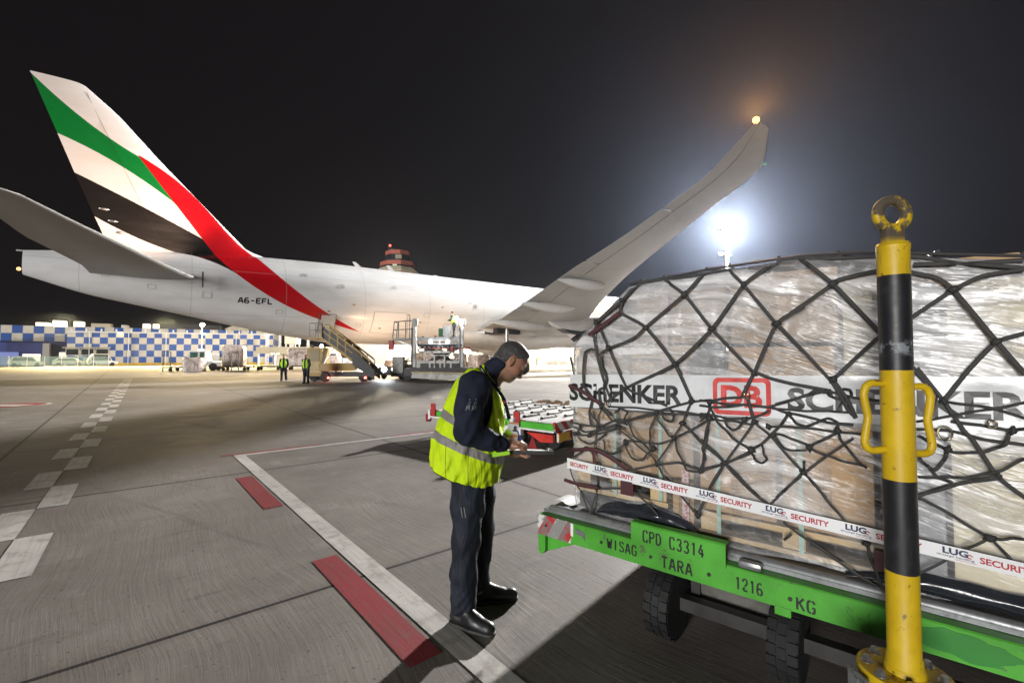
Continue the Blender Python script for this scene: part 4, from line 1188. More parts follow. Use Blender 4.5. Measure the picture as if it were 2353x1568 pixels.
mb.bar((-1.4, .9, 1.95), (1.0, .9, 1.95), .14).bar((-1.4, .9, 1.72), (1.0, .9, 1.72), .07)
mb.bar((-1.4, .9, 1.95), (-1.55, .9, 2.2), .1)
mb.build("lifting_frame", m_loader, ld)
mb = MB()
for y in (1.3, 3.6):
    mb.bar((-1.6, y, .9), (1.4, y, 2.5), .16).bar((1.4, y, .9), (-1.6, y, 2.5), .16)
mb.build("scissor_arms", m_dark, ld)
mb = MB().box((-.1, 2.0, 2.42), (2.9, 2.2, .14)).build("bridge_floor", m_dark, ld)
mb = MB().box((-.1, .95, 2.85), (2.9, .14, .28)).box((-.1, .95, 2.52), (2.9, .14, .10))
for x in (-1.4, -.75, 0, .75, 1.3): mb.box((x, .93, 2.68), (.1, .12, .3))
mb.build("bridge_front", m_loadgrey, ld)
m_work = emit("white_work_lamp", (.9, .95, 1), 40.0)
for x in (-.62, .55): MB().sphere((x, .82, 2.66), (.11, .06, .10), 10).build("work_lamp", m_work, ld)
lamp("work_lamp_light", 'POINT', (-5.0, 31.5, 2.5), 22, (.9, .95, 1), size=.2)
MB().sphere((1.15, .75, 4.28), .15, 10).build("work_lamp", emit("bright_work_lamp", (.88, .95, 1), 80.0), ld)
lamp("bright_work_light", 'POINT', (-3.8, 31.4, 4.3), 110, (.9, .95, 1), size=.15)
MB().bar((1.25, .95, 3.0), (1.2, .85, 4.2), .05).build("lamp_post", m_steel, ld)
# roller bed and motors under the bridge
mb = MB()
for k in range(9): mb.cyl((-1.4 + .32 * k, 1.1, 2.28), (-1.4 + .32 * k, 2.8, 2.28), .07, 8)
mb.build("roller_bed", m_steel, ld)
for k, (x, z, s_) in enumerate(((-1.0, 2.1, .35), (-.1, 2.05, .3), (.65, 2.1, .4), (.9, 1.3, .55))): MB().box((x, 1.6, z), (s_, .4, s_ * .6), ch=.05).build("motor_box", m_loadgrey if k % 2 else m_loader, ld)
# control balcony on the left
bl_ = MB().box((-2.55, 1.6, 2.86), (1.5, 1.1, .14)).build("balcony_floor", m_loadgrey, ld)
mb = MB()
for (x, y) in ((-3.3, 1.1), (-2.9, 1.1), (-2.4, 1.1), (-1.95, 1.1), (-3.3, 2.1), (-1.95, 2.1)): mb.bar((x, y, 2.9), (x + (.1 if x < -3.2 else 0), y, 4.05), .055)
mb.bar((-3.2, 1.1, 4.05), (-1.95, 1.1, 4.15), .06).bar((-3.2, 1.1, 3.5), (-1.95, 1.1, 3.55), .05).bar((-3.2, 1.1, 4.05), (-3.2, 2.1, 4.05), .06).bar((-3.25, 1.1, 3.5), (-3.25, 2.1, 3.5), .05)
mb.bar((-2.12, 1.12, 2.9), (-2.12, 1.12, 4.45), .05)
mb.build("balcony_rail", m_dark, bl_)
MB().box((-3.45, 1.3, 2.45), (.35, .3, .65), ch=.03).build("red_bumper", m_darkred, ld)
mb = MB().bar((-3.0, 1.3, 2.75), (-1.9, 1.3, 2.35), .1).bar((-2.9, 1.5, 2.2), (-1.9, 1.4, 1.6), .09).bar((-2.9, 1.5, 2.2), (-1.9, 1.4, 2.5), .09).bar((-2.9, 1.4, 1.1), (-1.9, 1.4, 1.7), .09)
mb.build("balcony_struts", m_steel, ld)
MB().box((-2.9, 1.2, 1.05), (.75, .6, 1.15), ch=.03).build("power_cabinet", m_loadgrey, ld)
MB().box((-2.75, 1.6, .45), (1.3, 1.2, .4), ch=.03).build("battery_box", m_dark, ld)
lamp("loader_belly_lamp", 'SPOT', (-4.6, 35.3, 1.6), 1100, (1, .70, .45), (-2.0, 44.0, 3.2), .3, 150, 1.0)  # second added warm light, brightens the belly above the loader
MB().box((.4, 4.2, 1.6), (.3, .1, .15)).build("rear_work_lamp", m_lampy, ld)  # made-up glowing box for that added light
# operator console
cs = MB(); cs.prism([(.28, 3.0), (.68, 3.0), (.75, 3.75), (.18, 3.75)], 1.0, 1.35, lambda u, v, t: (u, t, v)); cs.build("console", m_loadgrey, ld)
MB().box((.02, 1.3, 3.3), (.3, .25, .6)).build("green_box", pm("dark_green_paint", (.01, .09, .04), .5), ld)
mb = MB()
for x in (1.05, 1.35):
    mb.bar((x, .9, .7), (x, .9, 3.4), .05)
for k in range(9): mb.bar((1.05, .9, .9 + .3 * k), (1.35, .9, .9 + .3 * k), .04)
mb.build("ladder", m_steel, ld)
MB().bar((-1.4, .9, 2.22), (1.6, .9, 2.22), .07).box((1.9, .9, 2.24), (.35, .2, .13), ch=.04).box((.85, .8, 2.12), (.18, .15, .3)).build("red_pipe", m_darkred, ld)

mb = MB()
for k in range(7):
    x0 = -1.5 + .42 * k
    mb.tube([(x0, .84, 2.5), (x0 + .15, .82, 2.1 - .12 * (k % 3)), (x0 + .35, .84, 2.25), (x0 + .5, .86, 2.45)], .022, 6)
    mb.tube([(x0, 1.0, 1.25), (x0 + .1, .95, 1.6), (x0 + .3, .98, 1.45 + .1 * (k % 2))], .02, 6)
mb.bar((-1.5, .86, 2.46), (1.5, .86, 2.46), .05)
mb.build("hydraulic_hoses", m_dark, ld)
for k, (x, z) in enumerate(((-1.2, 2.98), (-.35, 3.02), (.25, 3.0))): MB().box((x, 1.1, z), (.16, .2, .16), ch=.03).build("guide_roller", m_darkred if k else m_dark, ld)
# ================================================================== far workers
def worker(lab, loc, rz, pose="walk", vest="jacket", group="workers in yellow vests across the apron"):
    w = thing("person", lab, "person", loc, rz, group)
    h = 0.026
    lo_, hi_ = (-.5, -.55, -.03), (.55, .55, 1.85)
    sw = {"walk": .17, "stand": .03, "console": .05, "work": .10}[pose]
    hipz = .92
    kR, kL = (sw * .75, -.10, .50), (-sw * .5, .10, .48)
    fR, fL = (sw * 1.15, -.10, .08), (-sw * 1.5, .10, .12 if pose == "walk" else .08)
    lean = .12 if pose == "console" else .03
    ch = (lean, 0, 1.30); nk = (lean + .03, 0, 1.50); hd = (lean + .06, 0, 1.66)
    sR, sL = (lean, -.19, 1.42), (lean, .19, 1.42)
    if pose == "console": eR, eL, hR, hL = (.12, -.24, 1.18), (.12, .24, 1.18), (.36, -.16, 1.15), (.36, .16, 1.15)
    elif pose == "work": eR, eL, hR, hL = (.05, -.27, 1.17), (.1, .26, 1.2), (.30, -.2, 1.2), (.25, .1, 1.15)
    else: eR, eL, hR, hL = (-.08, -.25, 1.14), (.02, .25, 1.14), (-.02, -.26, .88), (.16, .24, .92)
    B = Field(lo_, hi_, h)
    B.ell(hd, (.095, .078, .12)).cone(nk, hd, .055, .055).ell((hd[0] + .06, 0, hd[2] - .06), (.04, .045, .05)).cone((hd[0] + .09, 0, hd[2] - .01), (hd[0] + .11, 0, hd[2] - .03), .012, .014)
    B.cone((0, 0, .95), nk, .09, .06)
    for s_, e_, p_ in ((sR, eR, hR), (sL, eL, hL)):
        B.chain([nk, s_, e_, p_], [.05, .05, .04, .032])
        d_ = (np.array(p_) - np.array(e_)); d_ /= np.linalg.norm(d_); B.ell(np.array(p_) + d_ * .06, (.045, .035, .055), .02)
        for q_ in (-.025, -.008, .008, .025): B.cone(np.array(p_) + d_ * .08 + np.array((q_, 0, 0)), np.array(p_) + d_ * .15 + np.array((q_, 0, -.01)), .011, .009, .01)
    for k_, f_, y in ((kR, fR, -.1), (kL, fL, .1)): B.chain([(0, 0, .95), (0, y, .9), k_, f_], [.08, .06, .045, .04])
    B.build("body", m_skin_far, w)
    T = Field(lo_, hi_, h)
    T.ell((-.01, 0, .95), (.15, .19, .17))
    for k_, f_, y in ((kR, fR, -.1), (kL, fL, .1)): T.chain([(0, y, .9), k_, f_], [.115, .085, .075], .03)
    T.build("trousers", m_navyc, w)
    J = Field(lo_, hi_, h)
    J.ell((lean * .7, 0, 1.22), (.155, .215, .30)).cone(sR, sL, .075, .075, .05).cone((lean, 0, 1.4), nk, .1, .075, .03).cone((0, 0, .95), ch, .15, .15, .04)
    for s_, e_, p_ in ((sR, eR, hR), (sL, eL, hL)): J.chain([s_, e_, p_], [.078, .062, .05], .03)
    J.build("jacket", m_navyc, w)
    V = Field(lo_, hi_, h)
    V.ell((lean * .7, 0, 1.20), (.172, .228, .33)).cone((lean, -.1, 1.4), (lean, .1, 1.4), .09, .09, .05).cone((0, 0, .98), ch, .172, .165, .04)
    for s_, y in ((sR, -1), (sL, 1)): V.ell((s_[0], y * .235, 1.36), (.13, .10, .15), .01, 's')
    V.cut(lambda P: np.maximum(.90 - P[..., 2], P[..., 2] - 1.50))
    if vest == "jacket": V.cut(lambda P: np.where((np.abs(P[..., 1]) < .05) & (P[..., 0] > .03), .01, -1.0))
    V.build("vest", m_hivis, w)
    H = Field(lo_, hi_, h)
    H.ell((hd[0] - .012, 0, hd[2] + .02), (.104, .086, .112))
    H.cut(lambda P: np.maximum((hd[2] + .0) - P[..., 2] - (P[..., 0] < hd[0]) * .04, (P[..., 0] - hd[0] - .04) - (P[..., 2] - hd[2] - .05)))
    H.build("hair", m_hair_far, w)
    for f_ in (fR, fL):
        F_ = Field((f_[0] - .2, f_[1] - .1, -.03), (f_[0] + .3, f_[1] + .1, .25), .018)
        F_.cone((f_[0] - .05, f_[1], f_[2] - .035), (f_[0] + .16, f_[1], f_[2] - .04), .045, .04).cone((f_[0], f_[1], f_[2] - .03), (f_[0], f_[1], f_[2] + .06), .05, .055)
        F_.build("shoe", m_black, w)
    return w
worker("worker in yellow vest walking, left one of the pair before the stair truck", (-15.1, 30.6, 0), R(-75), "walk")
worker("worker in yellow vest standing, right one of the pair beside the yellow cab", (-12.55, 28.2, 0), R(-100), "stand")
worker("worker in yellow jacket at the console on top of the cargo loader", (-4.05, 32.3, 3.02), R(165), "console", "full")
worker("distant worker in yellow vest standing before the gridded hangar window", (5.0, 93.0, 0), R(-40), "work", "full")
worker("worker in yellow vest beside the white cage under the plane", (-4.5, 60.5, 0), R(-60), "work", "full")
cg = thing("white_cage", "tall white mesh cage trolley under the plane, beside the cargo loader", "cage", (-4.7, 59.5, 0), R(4))
mb = MB()
for x in (-.95, -.35, .05, .45, .95): mb.bar((x, 0, .1), (x, 0, 2.15), .07)
for z in (.15, 1.05, 2.15): mb.bar((-.95, 0, z), (.95, 0, z), .06)
for x in (-.95, .95): mb.bar((x, .9, .1), (x, .9, 2.15), .07); mb.bar((x, 0, 2.15), (x, .9, 2.15), .06)
mb.build("cage_frame", m_truckw, cg)
MB().box((-.65, .0, 1.15), (.5, .02, 1.8)).build("mesh_panel", mat_glass("grey_mesh", (.35, .36, .38), .6), cg)
# clutter before the hangar
for k, (x, y, d_, lab) in enumerate(((8.0, 92, (1.6, 1.2, 1.3), "open wooden crate before the brown annex, left one"), (10.2, 92.5, (1.5, 1.2, 1.3), "open wooden crate before the brown annex, right one"), (3.1, 96, (.9, .9, 1.3), "brown box at the left edge of the gridded hangar window"))):
    c_ = thing("crate", lab, "crate", (x, y, 0), .1, "crates before the hangar")
    mb = MB()
    for sx in (-.5, .5):
        for sy in (-.5, .5): mb.bar((sx * d_[0], sy * d_[1], 0), (sx * d_[0], sy * d_[1], d_[2]), .12)
    for z in (.08, .55, d_[2] - .06):
        for sy in (-.5, .5): mb.bar((-.5 * d_[0], sy * d_[1], z), (.5 * d_[0], sy * d_[1], z), .1)
        for sx in (-.5, .5): mb.bar((sx * d_[0], -.5 * d_[1], z), (sx * d_[0], .5 * d_[1], z), .1)
    mb.build("frame", m_kraft, c_)
    MB().box((0, .1, d_[2] * .42), (d_[0] * .8, d_[1] * .7, d_[2] * .7), ch=.05).build("contents", m_wrapfar, c_)
for k, (x, y, h_, s_) in enumerate(((-8.0, 47.0, 2.5, 1.9), (-5.6, 49.0, 2.0, 1.5), (-10.4, 52.0, 2.1, 1.8), (-.6, 47.5, 1.9, 1.6), (-3.3, 45.5, 1.8, 1.7))):
    load_far("wrapped_load", ["tall wrapped load on the ground under the plane, behind the foot of the stairs", "wrapped load between the stairs and the cargo loader", "wrapped load behind the upper stairs", "wrapped load right of the cargo loader columns", "wrapped load seen through the frame of the cargo loader"][k], "cargo", (x, y, 0), .2 * k, (s_, 1.6, h_), 20 + k, "wrapped loads under the plane")
# ================================================================== the empty dolly in the middle distance
DZ = R(-40.05)
m_wdeck = pm("chipped_white_paint", (0.74, 0.73, 0.72), 0.5, 0, 0.12, 2, dirt=(0.24, 0.17, 0.11), dscale=3.5, damt=(.56, .7))
def mat_chevron(name, w=0.11, slope=1.0, worn=0.0):
    M = Mat(name, (.6, .6, .6), 0.5)
    x, y, z = M.xyz()
    st_ = ((x + y + z * slope) / w).floor().mod2().gt(0.5)
    n = M.noise(14.0, 6.0, 0.7)
    k = M.mix(st_, (0.60, 0.60, 0.59), (0.42, 0.02, 0.025))
    k = M.mix(n.ramp(.5 - .1 * worn, .56 - .1 * worn) * (.35 + .65 * worn), k, (0.17, 0.165, 0.16))
    M.color(k); return M.m
m_chev = mat_chevron("red_white_stripes", .14)
d2 = thing("cargo_dolly", "empty green and white roller dolly with red corner posts behind the man", "dolly", (-1.66, 9.52, 0), DZ)
Wd, Dd = 3.08, 3.05
MB().box((Wd / 2, .03, .445), (Wd, .06, .115), ch=.008).build("side_rail", m_green, d2)
MB().box((Wd / 2, Dd - .03, .445), (Wd, .06, .115), ch=.008).build("side_rail", m_green, d2)
mb = MB()
mb.box((Wd / 2, -.012, .385), (Wd, .05, .03)).box((Wd / 2, Dd / 2, .495), (Wd - .1, Dd - .14, .05))
for k in range(8): mb.box((Wd * (k + .5) / 8, Dd / 2, .48), (.05, Dd - .14, .06))
for y in (.1, Dd / 2, Dd - .1): mb.box((Wd / 2, y, .475), (Wd - .1, .06, .07))
mb.build("deck_frame", m_wdeck, d2)
for k in range(7):
    for j in range(5):
        x = Wd * (k + .75) / 8 + (.12 if j % 2 else 0); y = .3 + .56 * j
        r_ = MB().cyl((x, y, .545), (x, y + .40, .530), .024, 12).build("roller", m_wdeck, d2, True)
        for e in (-.02, .40): MB().cyl((x, y + e, .53), (x, y + e + .02, .53), .032, 10).build("roller_bearing", m_dark, r_, True)
for x in (.10, 2.30):
    MB().box((x, -.03, .53), (.13, .03, .26), ch=.006).build("corner_post", m_darkred if False else pm("red_post_paint", (.38, .03, .03), .5, 0, .2, 5), d2)
    MB().box((x - .12, -.03, .43), (.06, .03, .2), ch=.006).build("stop_bracket", m_wdeck, d2)
mb = MB(); mb.box((Wd - .02, Dd / 2, .46), (.05, Dd, .15)); mb.build("end_stripes", m_chev, d2)
mb = MB(); mb.prism([(Wd - .55, .34), (Wd, .34), (Wd, .22), (Wd - .25, .20)], -.06, -.0, lambda u, v, t: (u, t, v)); mb.build("red_bumper", pm("bright_red_paint", (.5, .03, .02), .45, 0, .15), d2)
MB().box((Wd + .02, .9, .29), (.04, 1.7, .16)).build("bumper_stripes", m_chev, d2)
MB().box((Wd + .05, .2, .29), (.012, .32, .13)).build("yellow_reflector", pm("yellow_reflector_film", (.6, .36, .02), .4), d2)
MB().box((-.03, .5, .42), (.06, 1.0, .14)).build("end_stripes", m_chev, d2)
MB().box((-.08, .0, .36), (.08, .1, .16), ch=.01).build("end_bumper", m_darkred, d2)
mb = MB(); stroke_text(mb, "5000 kg", 1.62, 2.05, .415, .48, lambda a, h: (a, -.004, h), .2, .3); mb.build("load_lettering", m_ink, d2)
for x, y in ((1.95, .45), (2.75, .45), (.45, .45), (.45, 2.6), (2.6, 2.6)): wheel(d2, (x, y, .2), .2, .13, 'Y', rim=m_lightgrey)
MB().box((2.0, .12, .31), (.6, .1, .15), ch=.01).build("wheel_guard", m_wdeck, d2)
mb = MB()
for x in (2.62, .5):
    mb = MB(); mb.prism([(x - .1, .06), (x + .1, .06), (x, .27)], .0, .02, lambda u, v, t: (u, t, v)); mb.build("reflector_triangle", m_darkred, d2)
mb = MB().box((Wd * .72, Dd - .5, .62), (.55, .02, .24)); mb.build("plastic_sheet", mat_glass("clear_plastic", (.6, .62, .62), .25), d2)
mb = MB()
for k in range(40):
    x, y = random.uniform(.8, 2.9), random.uniform(2.4, 2.9)
    mb.sphere((x, y, .56), (.1, .05, .02 + .03 * random.random()), 6)
tag(mb.build("packing_scraps", pm("brown_packing_paper", (.22, .13, .08), .9, 0, .3)), "brown packing scraps lying on the far edge of the empty dolly", "scraps", kind=None)
sc_ = bpy.data.objects["packing_scraps"]; sc_.location = (-1.66, 9.52, 0); sc_.rotation_euler = (0, 0, DZ)

# ================================================================== the near dolly
DL = (.178, 3.19, 0)
d1 = thing("cargo_dolly", "near green pallet dolly stencilled with its weight, carrying the wrapped cargo", "dolly", DL, DZ)
m_rail = pm("chipped_green_paint", (0.075, 0.35, 0.035), 0.48, 0, 0.25, 3.0, 0.08, 40, dirt=(0.085, 0.10, 0.06), dscale=11, damt=(.60, .64), spec=.35)
m_edge = pm("scuffed_grey_steel", (0.30, 0.31, 0.32), 0.42, 0.6, 0.3, 4, 0.1, 50, dirt=(.10, .10, .10), dscale=8, damt=(.5, .7))
LEN = 3.3
# front rail, a folded channel
mb = MB()
prof_r = [(0.0, .40), (0.0, .527), (.006, .533), (.07, .533), (.07, .525), (.010, .525), (.010, .408), (.05, .408), (.05, .40)]
mb.prism(prof_r, .0, LEN, lambda u, v, t: (t, u, v)); mb.build("front_rail", m_rail, d1)
mb = MB(); mb.prism([(-.004, .402), (-.004, .531), (.0, .535), (.0, .40)], .0, .265, lambda u, v, t: (t, u, v)); mb.build("end_stripes", mat_chevron("worn_red_white_stripes", .085, -.6, .75), d1)
mb = MB(); mb.box((.275, -.003, .49), (.02, .004, .08)).build("white_patch", m_wdeck, d1)
mb = MB(); mb.prism([(.30, .505), (.37, .495), (.37, .445), (.345, .465), (.305, .472)], -.005, -.002, lambda u, v, t: (u, t, v)); mb.build("bare_patch", m_edge, d1)
mb = MB(); mb.prism([(2.08 + (.155 + .018 * math.sin(5 * t + 1) + .012 * math.sin(11 * t)) * math.cos(t), .466 + (.050 + .006 * math.sin(4 * t) + .004 * math.sin(9 * t + 2)) * math.sin(t)) for t in np.linspace(0, 2 * math.pi, 48, endpoint=False)], -.003, -.001, lambda u, v, t: (u, t, v)); mb.build("repaint_patch", pm("dark_green_touch_up", (.02, .20, .02), .45, 0, .15), d1)
# foot at the left end
mb = MB(); mb.prism([(.0, .40), (.06, .40), (.06, .31), (.045, .28), (.02, .272), (.004, .29)], .0, .10, lambda u, v, t: (u, t, v)); mb.prism([(.06, .40), (.30, .40), (.06, .29)], .03, .04, lambda u, v, t: (u, t, v)); mb.build("end_foot", m_rail, d1, False)
mb = MB()
mb.tube([(.03, .10, .552), (.05, .10, .556), (LEN, .10, .556)], [.018, .026, .026], 12)
mb.box((LEN / 2, .105, .545), (LEN, .07, .02)); mb.build("edge_bar", m_edge, d1, True)
mb = MB(); mb.box((LEN / 2, 2.57, .466), (LEN, .06, .133)).box((.03, 1.3, .466), (.06, 2.46, .12)).box((LEN - .03, 1.3, .466), (.06, 2.46, .12)); mb.build("rear_rail", m_rail, d1)
mb = MB().box((LEN / 2, 1.32, .47), (LEN - .14, 2.4, .04))
for k in range(9): mb.box((LEN * (k + .5) / 9, 1.32, .43), (.06, 2.4, .05))
mb.build("deck", m_dark, d1)
mb = MB()
for k in range(12): mb.cyl((.25 + .26 * k, .2, .53), (.25 + .26 * k, 2.5, .53), .028, 10)
mb.build("deck_rollers", m_steel, d1, True)
# number plate standing above the rail
mb = MB(); mb.prism([(-.018, .522), (-.018, .634), (-.010, .642), (.045, .642), (.045, .632), (-.006, .630), (-.006, .522)], .69, 1.21, lambda u, v, t: (t, u, v)); pl = mb.build("number_plate", m_rail, d1)
mb = MB(); stroke_text(mb, "CPD C3314", .765, 1.102, .545, .610, lambda a, h: (a, -.0195, h), .36, .42); mb.build("lettering", m_ink, pl)
for tx, a0, a1, h0, h1, w_, g_ in (("WISAG", .527, .715, .442, .500, .34, .42), ("TARA", .866, 1.032, .423, .486, .33, .45), ("1216", 1.25, 1.374, .428, .488, .37, .35), ("KG", 1.518, 1.592, .417, .473, .32, .35), ("S-1", 1.71, 1.80, .43, .487, .06, .3)):
    stroke_text(MB(), tx, a0, a1, h0, h1, lambda a, h: (a, -.0015, h), w_, g_).build("lettering", m_ink, d1)
for s_, z_ in ((.068, .47), (.486, .465), (.802, .463), (1.122, .459), (1.492, .455), (2.3, .455)):
    MB().cyl((s_, -.0055, z_), (s_, .004, z_), .0098, 16).build("bolt_hole", m_dark, d1, True)
MB().box((1.315, .03, .553), (.11, .05, .04), ch=.018).build("stop_block", m_edge, d1, True)
MB().box((1.46, .02, .385), (.07, .05, .04), ch=.004).build("tie_bracket", m_rail, d1)
# tyres with tread blocks, axle along the rail
def tyre(s0, y0, r=.19, w=.135, parent=d1):
    A = Matrix.Translation((s0, y0, r)) @ Matrix.Rotation(R(90), 4, 'Y')
    mb = MB().lathe([(r * .5, -w / 2), (r * .9, -w / 2), (r * .965, -w * .42), (r * .965, w * .42), (r * .9, w / 2), (r * .5, w / 2)], 36, 0, A)
    for k in range(22):
        t = 2 * math.pi * k / 22
        for sd in (-1, 1):
            tt = t + (.14 if sd > 0 else 0)
            B = A @ Matrix.Rotation(tt, 4, 'Z')
            mb.box((r * .975, 0, sd * w * .34), (r * .07, .040, w * .30), 0, B)
        mb.box((r * .972, 0, 0), (r * .05, .050, w * .24), 0, A @ Matrix.Rotation(t + .07, 4, 'Z'))
    t_ = mb.build("wheel", m_black, parent, False)
    MB().lathe([(0, -w * .4), (r * .5, -w * .36), (r * .52, w * .36), (0, w * .4)], 20, 0, A).build("rim", m_edge, t_, True)
tyre(.852, .115); tyre(1.458, .15); tyre(.86, 2.3); tyre(1.46, 2.3); tyre(2.75, .15); tyre(2.75, 2.3)
mb = MB(); mb.prism([(.24, .34), (.25, .345), (.30, .14), (.27, .10), (.262, .104), (.288, .142)], .945, 1.385, lambda u, v, t: (t, u, v)); mb.build("mudguard_plate", pm("dull_galvanised_plate", (.17, .165, .15), .6, .5, .3, 9, .1, 40, dirt=(.07, .06, .05), dscale=5), d1)
mb = MB().bar((.8, .16, .19), (2.85, .18, .19), .07).box((1.16, .3, .36), (.5, .3, .06)); mb.build("axle", m_dark, d1)
for x_ in (1.44, .97): MB().box((x_, .3, .3), (.05, .12, .2)).build("axle_bracket", m_dark, d1)

# ================================================================== the cargo on the near dolly
def loc(name, label, cat, group=None): return thing(name, label, cat, DL, DZ, group)
m_alu = pm("aluminium_sheet", (0.36, 0.36, 0.36), 0.4, 0.8, 0.2, 3)
MB_ = MB().box((1.65, 1.32, .567), (3.2, 2.4, .018), ch=.004); pal_ = MB_.build("cargo_pallet", m_alu); pal_.location = DL; pal_.rotation_euler = (0, 0, DZ)
tag(pal_, "flat aluminium air cargo pallet under the wrapped boxes", "pallet")
m_wood = pm("pale_pallet_wood", (0.52, 0.38, 0.20), 0.75, 0, 0.25, 6, 0.2, 40, dirt=(.24, .15, .07), dscale=7, damt=(.6, .8))
m_card = pm("brown_carton", (0.42, 0.28, 0.155), 0.8, 0, 0.15, 2.0, dirt=(.26, .17, .10), dscale=3, damt=(.58, .8))
m_card2 = pm("greyish_carton", (0.36, 0.265, 0.175), 0.8, 0, 0.15, 2.4)
m_cream2 = pm("cream_panel", (0.62, 0.56, 0.40), 0.7, 0, 0.08, 1.5)
m_greyb = pm("grey_board", (0.24, 0.25, 0.27), 0.6, 0, 0.15, 2)
m_blackb = pm("black_carton", (0.03, 0.032, 0.036), 0.5, 0, 0.25, 3)
m_tape = pm("brown_parcel_tape", (0.30, 0.19, 0.10), 0.3)
def carton(lab, s0, s1, z0, z1, y0=.165, dep=.7, m=None, tape=True, grp="cartons inside the plastic wrap", name="carton"):
    c_ = loc(name, lab, "box", grp)
    MB().box(((s0 + s1) / 2, y0 + dep / 2, (z0 + z1) / 2), (s1 - s0 - .016, dep, z1 - z0 - .010), ch=.008).build("body", m or m_card, c_)
    if tape:
        MB().box(((s0 + s1) / 2, y0 - .001, (z0 + z1) / 2), (.05, .004, z1 - z0 - .02)).build("tape", m_tape, c_)
    return c_
def wood_pallet(lab, s0, s1, z0, z1, y0=.17):
    p_ = loc("wooden_pallet", lab, "pallet", "wooden pallets inside the plastic wrap")
    mb = MB(); h = z1 - z0
    for k in range(3):
        s = s0 + .06 + (s1 - s0 - .12) * k / 2
        mb.box((s, y0 + .35, z0 + h * .5), (.10, .7, h * .55))
    for k in range(5): mb.box(((s0 + s1) / 2, y0 + .045 + .15 * k, z1 - h * .11), (s1 - s0, .095, h * .2))
    for k in range(3): mb.box(((s0 + s1) / 2, y0 + .045 + .3 * k, z0 + h * .10), (s1 - s0, .095, h * .18))
    mb.build("planks", m_wood, p_)
wood_pallet("wooden pallet low at the left end behind the security tape", .20, .84, .70, .86)
wood_pallet("wooden pallet under the large middle carton, above the dolly rail", 1.02, 1.95, .60, .735)
carton("black sheet-covered bundle low at the left under the wooden pallet", .22, .98, .585, .70, m=m_blackb, tape=False)
carton("orange-brown narrow carton standing beside the left wooden pallet", .86, 1.0, .62, .88)
carton("carton on the left pallet at the corner of the load", .20, .52, .86, 1.26, m=m_card)
carton("carton on the left pallet, second from the corner", .53, 1.0, .89, 1.26, m=m_card2)
carton("large brown carton on the middle pallet, left half", 1.02, 1.42, .74, 1.27)
carton("large brown carton on the middle pallet, right half beside the grey board", 1.43, 1.82, .74, 1.27, m=m_card)
carton("carton behind the banner at the left corner", .20, .60, 1.265, 1.60, m=m_card2)
carton("carton behind the banner under the wooden beam", .61, .97, 1.265, 1.58, m=m_card)
carton("black box left of the middle above the banner", .98, 1.175, 1.40, 1.64, m=m_blackb, tape=False)
carton("brown carton above the banner right of the black box", 1.18, 1.68, 1.28, 1.66, m=m_card)
carton("upper carton at the sloping left shoulder of the load", .63, 1.18, 1.68, 2.00, y0=.2, m=m_card2)
carton("upper carton in the middle of the top tier", 1.19, 1.70, 1.67, 2.05, y0=.18, m=m_card2)
carton("pale upright panel left of the bollard-like tow bar", 1.70, 1.83, 1.28, 1.96, m=m_cream2, tape=False, name="panel")
carton("grey upright board between cartons and cream crate", 1.835, 2.06, .62, 1.93, m=m_greyb, tape=False, name="board")
carton("large cream crate filling the right end of the load", 2.065, 3.12, .62, 1.93, dep=1.8, m=m_cream2, tape=False, name="crate")
carton("flat brown carton on top behind the front row", 1.55, 2.35, 1.94, 2.08, y0=.5, dep=1.0, m=m_card)
for k, (a, b, zt_) in enumerate(((.22, 1.1, 1.62), (1.12, 2.04, 1.92))):  # unseen fillers, added to stop mast light showing through the gaps
    carton(["stack of cartons hidden behind the front left row", "stack of cartons hidden behind the middle front row"][k], a, b, .60, zt_, y0=.95, dep=1.4, m=m_card2, tape=False)
tag(MB().box((.82, .185, 1.63), (.42, .04, .075), ch=.005).build("wooden_beam", m_wood), "yellowish wooden beam lying between the tiers left of the black box", "beam")
b_ = bpy.data.objects["wooden_beam"]; b_.location = DL; b_.rotation_euler = (0, 0, DZ)
m_teal = pm("pale_green_strap", (0.30, 0.46, 0.40), 0.4)
for k, (s_, z0, z1, lab) in enumerate(((.50, .72, 1.25, "pale green strap round the left corner cartons"), (.80, .74, 1.25, "pale green strap second from the left corner"), (1.13, .62, 1.27, "pale green strap on the large carton below the red logo"), (1.52, .62, 1.27, "pale green strap on the large carton left of the tow bar"))):
    t_ = MB().box((s_, .158, (z0 + z1) / 2), (.022, .003, z1 - z0)).build("packing_strap", m_teal); t_.location = DL; t_.rotation_euler = (0, 0, DZ)
    tag(t_, lab, "strap", "pale green straps round the cartons")
m_label = Mat("reddish_printed_tape", (.5, .38, .38), .4)
_n = m_label.noise(60.0, 3.0); m_label.color(m_label.mix(_n.ramp(.5, .56), (.55, .45, .45), (.36, .12, .14)))
for s_, z0, z1, lab in ((.84, 1.56, 2.0, "whitish tape with red print running up the upper left cartons"), (.95, .64, .95, "whitish tape with red print low beside the orange-brown carton")):
    t_ = MB().box((s_, .150, (z0 + z1) / 2), (.04, .003, z1 - z0)).build("printed_tape", m_label.m); t_.location = DL; t_.rotation_euler = (0, 0, DZ)
    tag(t_, lab, "tape", "printed tapes on the cartons")
t_ = MB().box((1.725, .16, 1.02), (.0, .0, .0)) if False else None

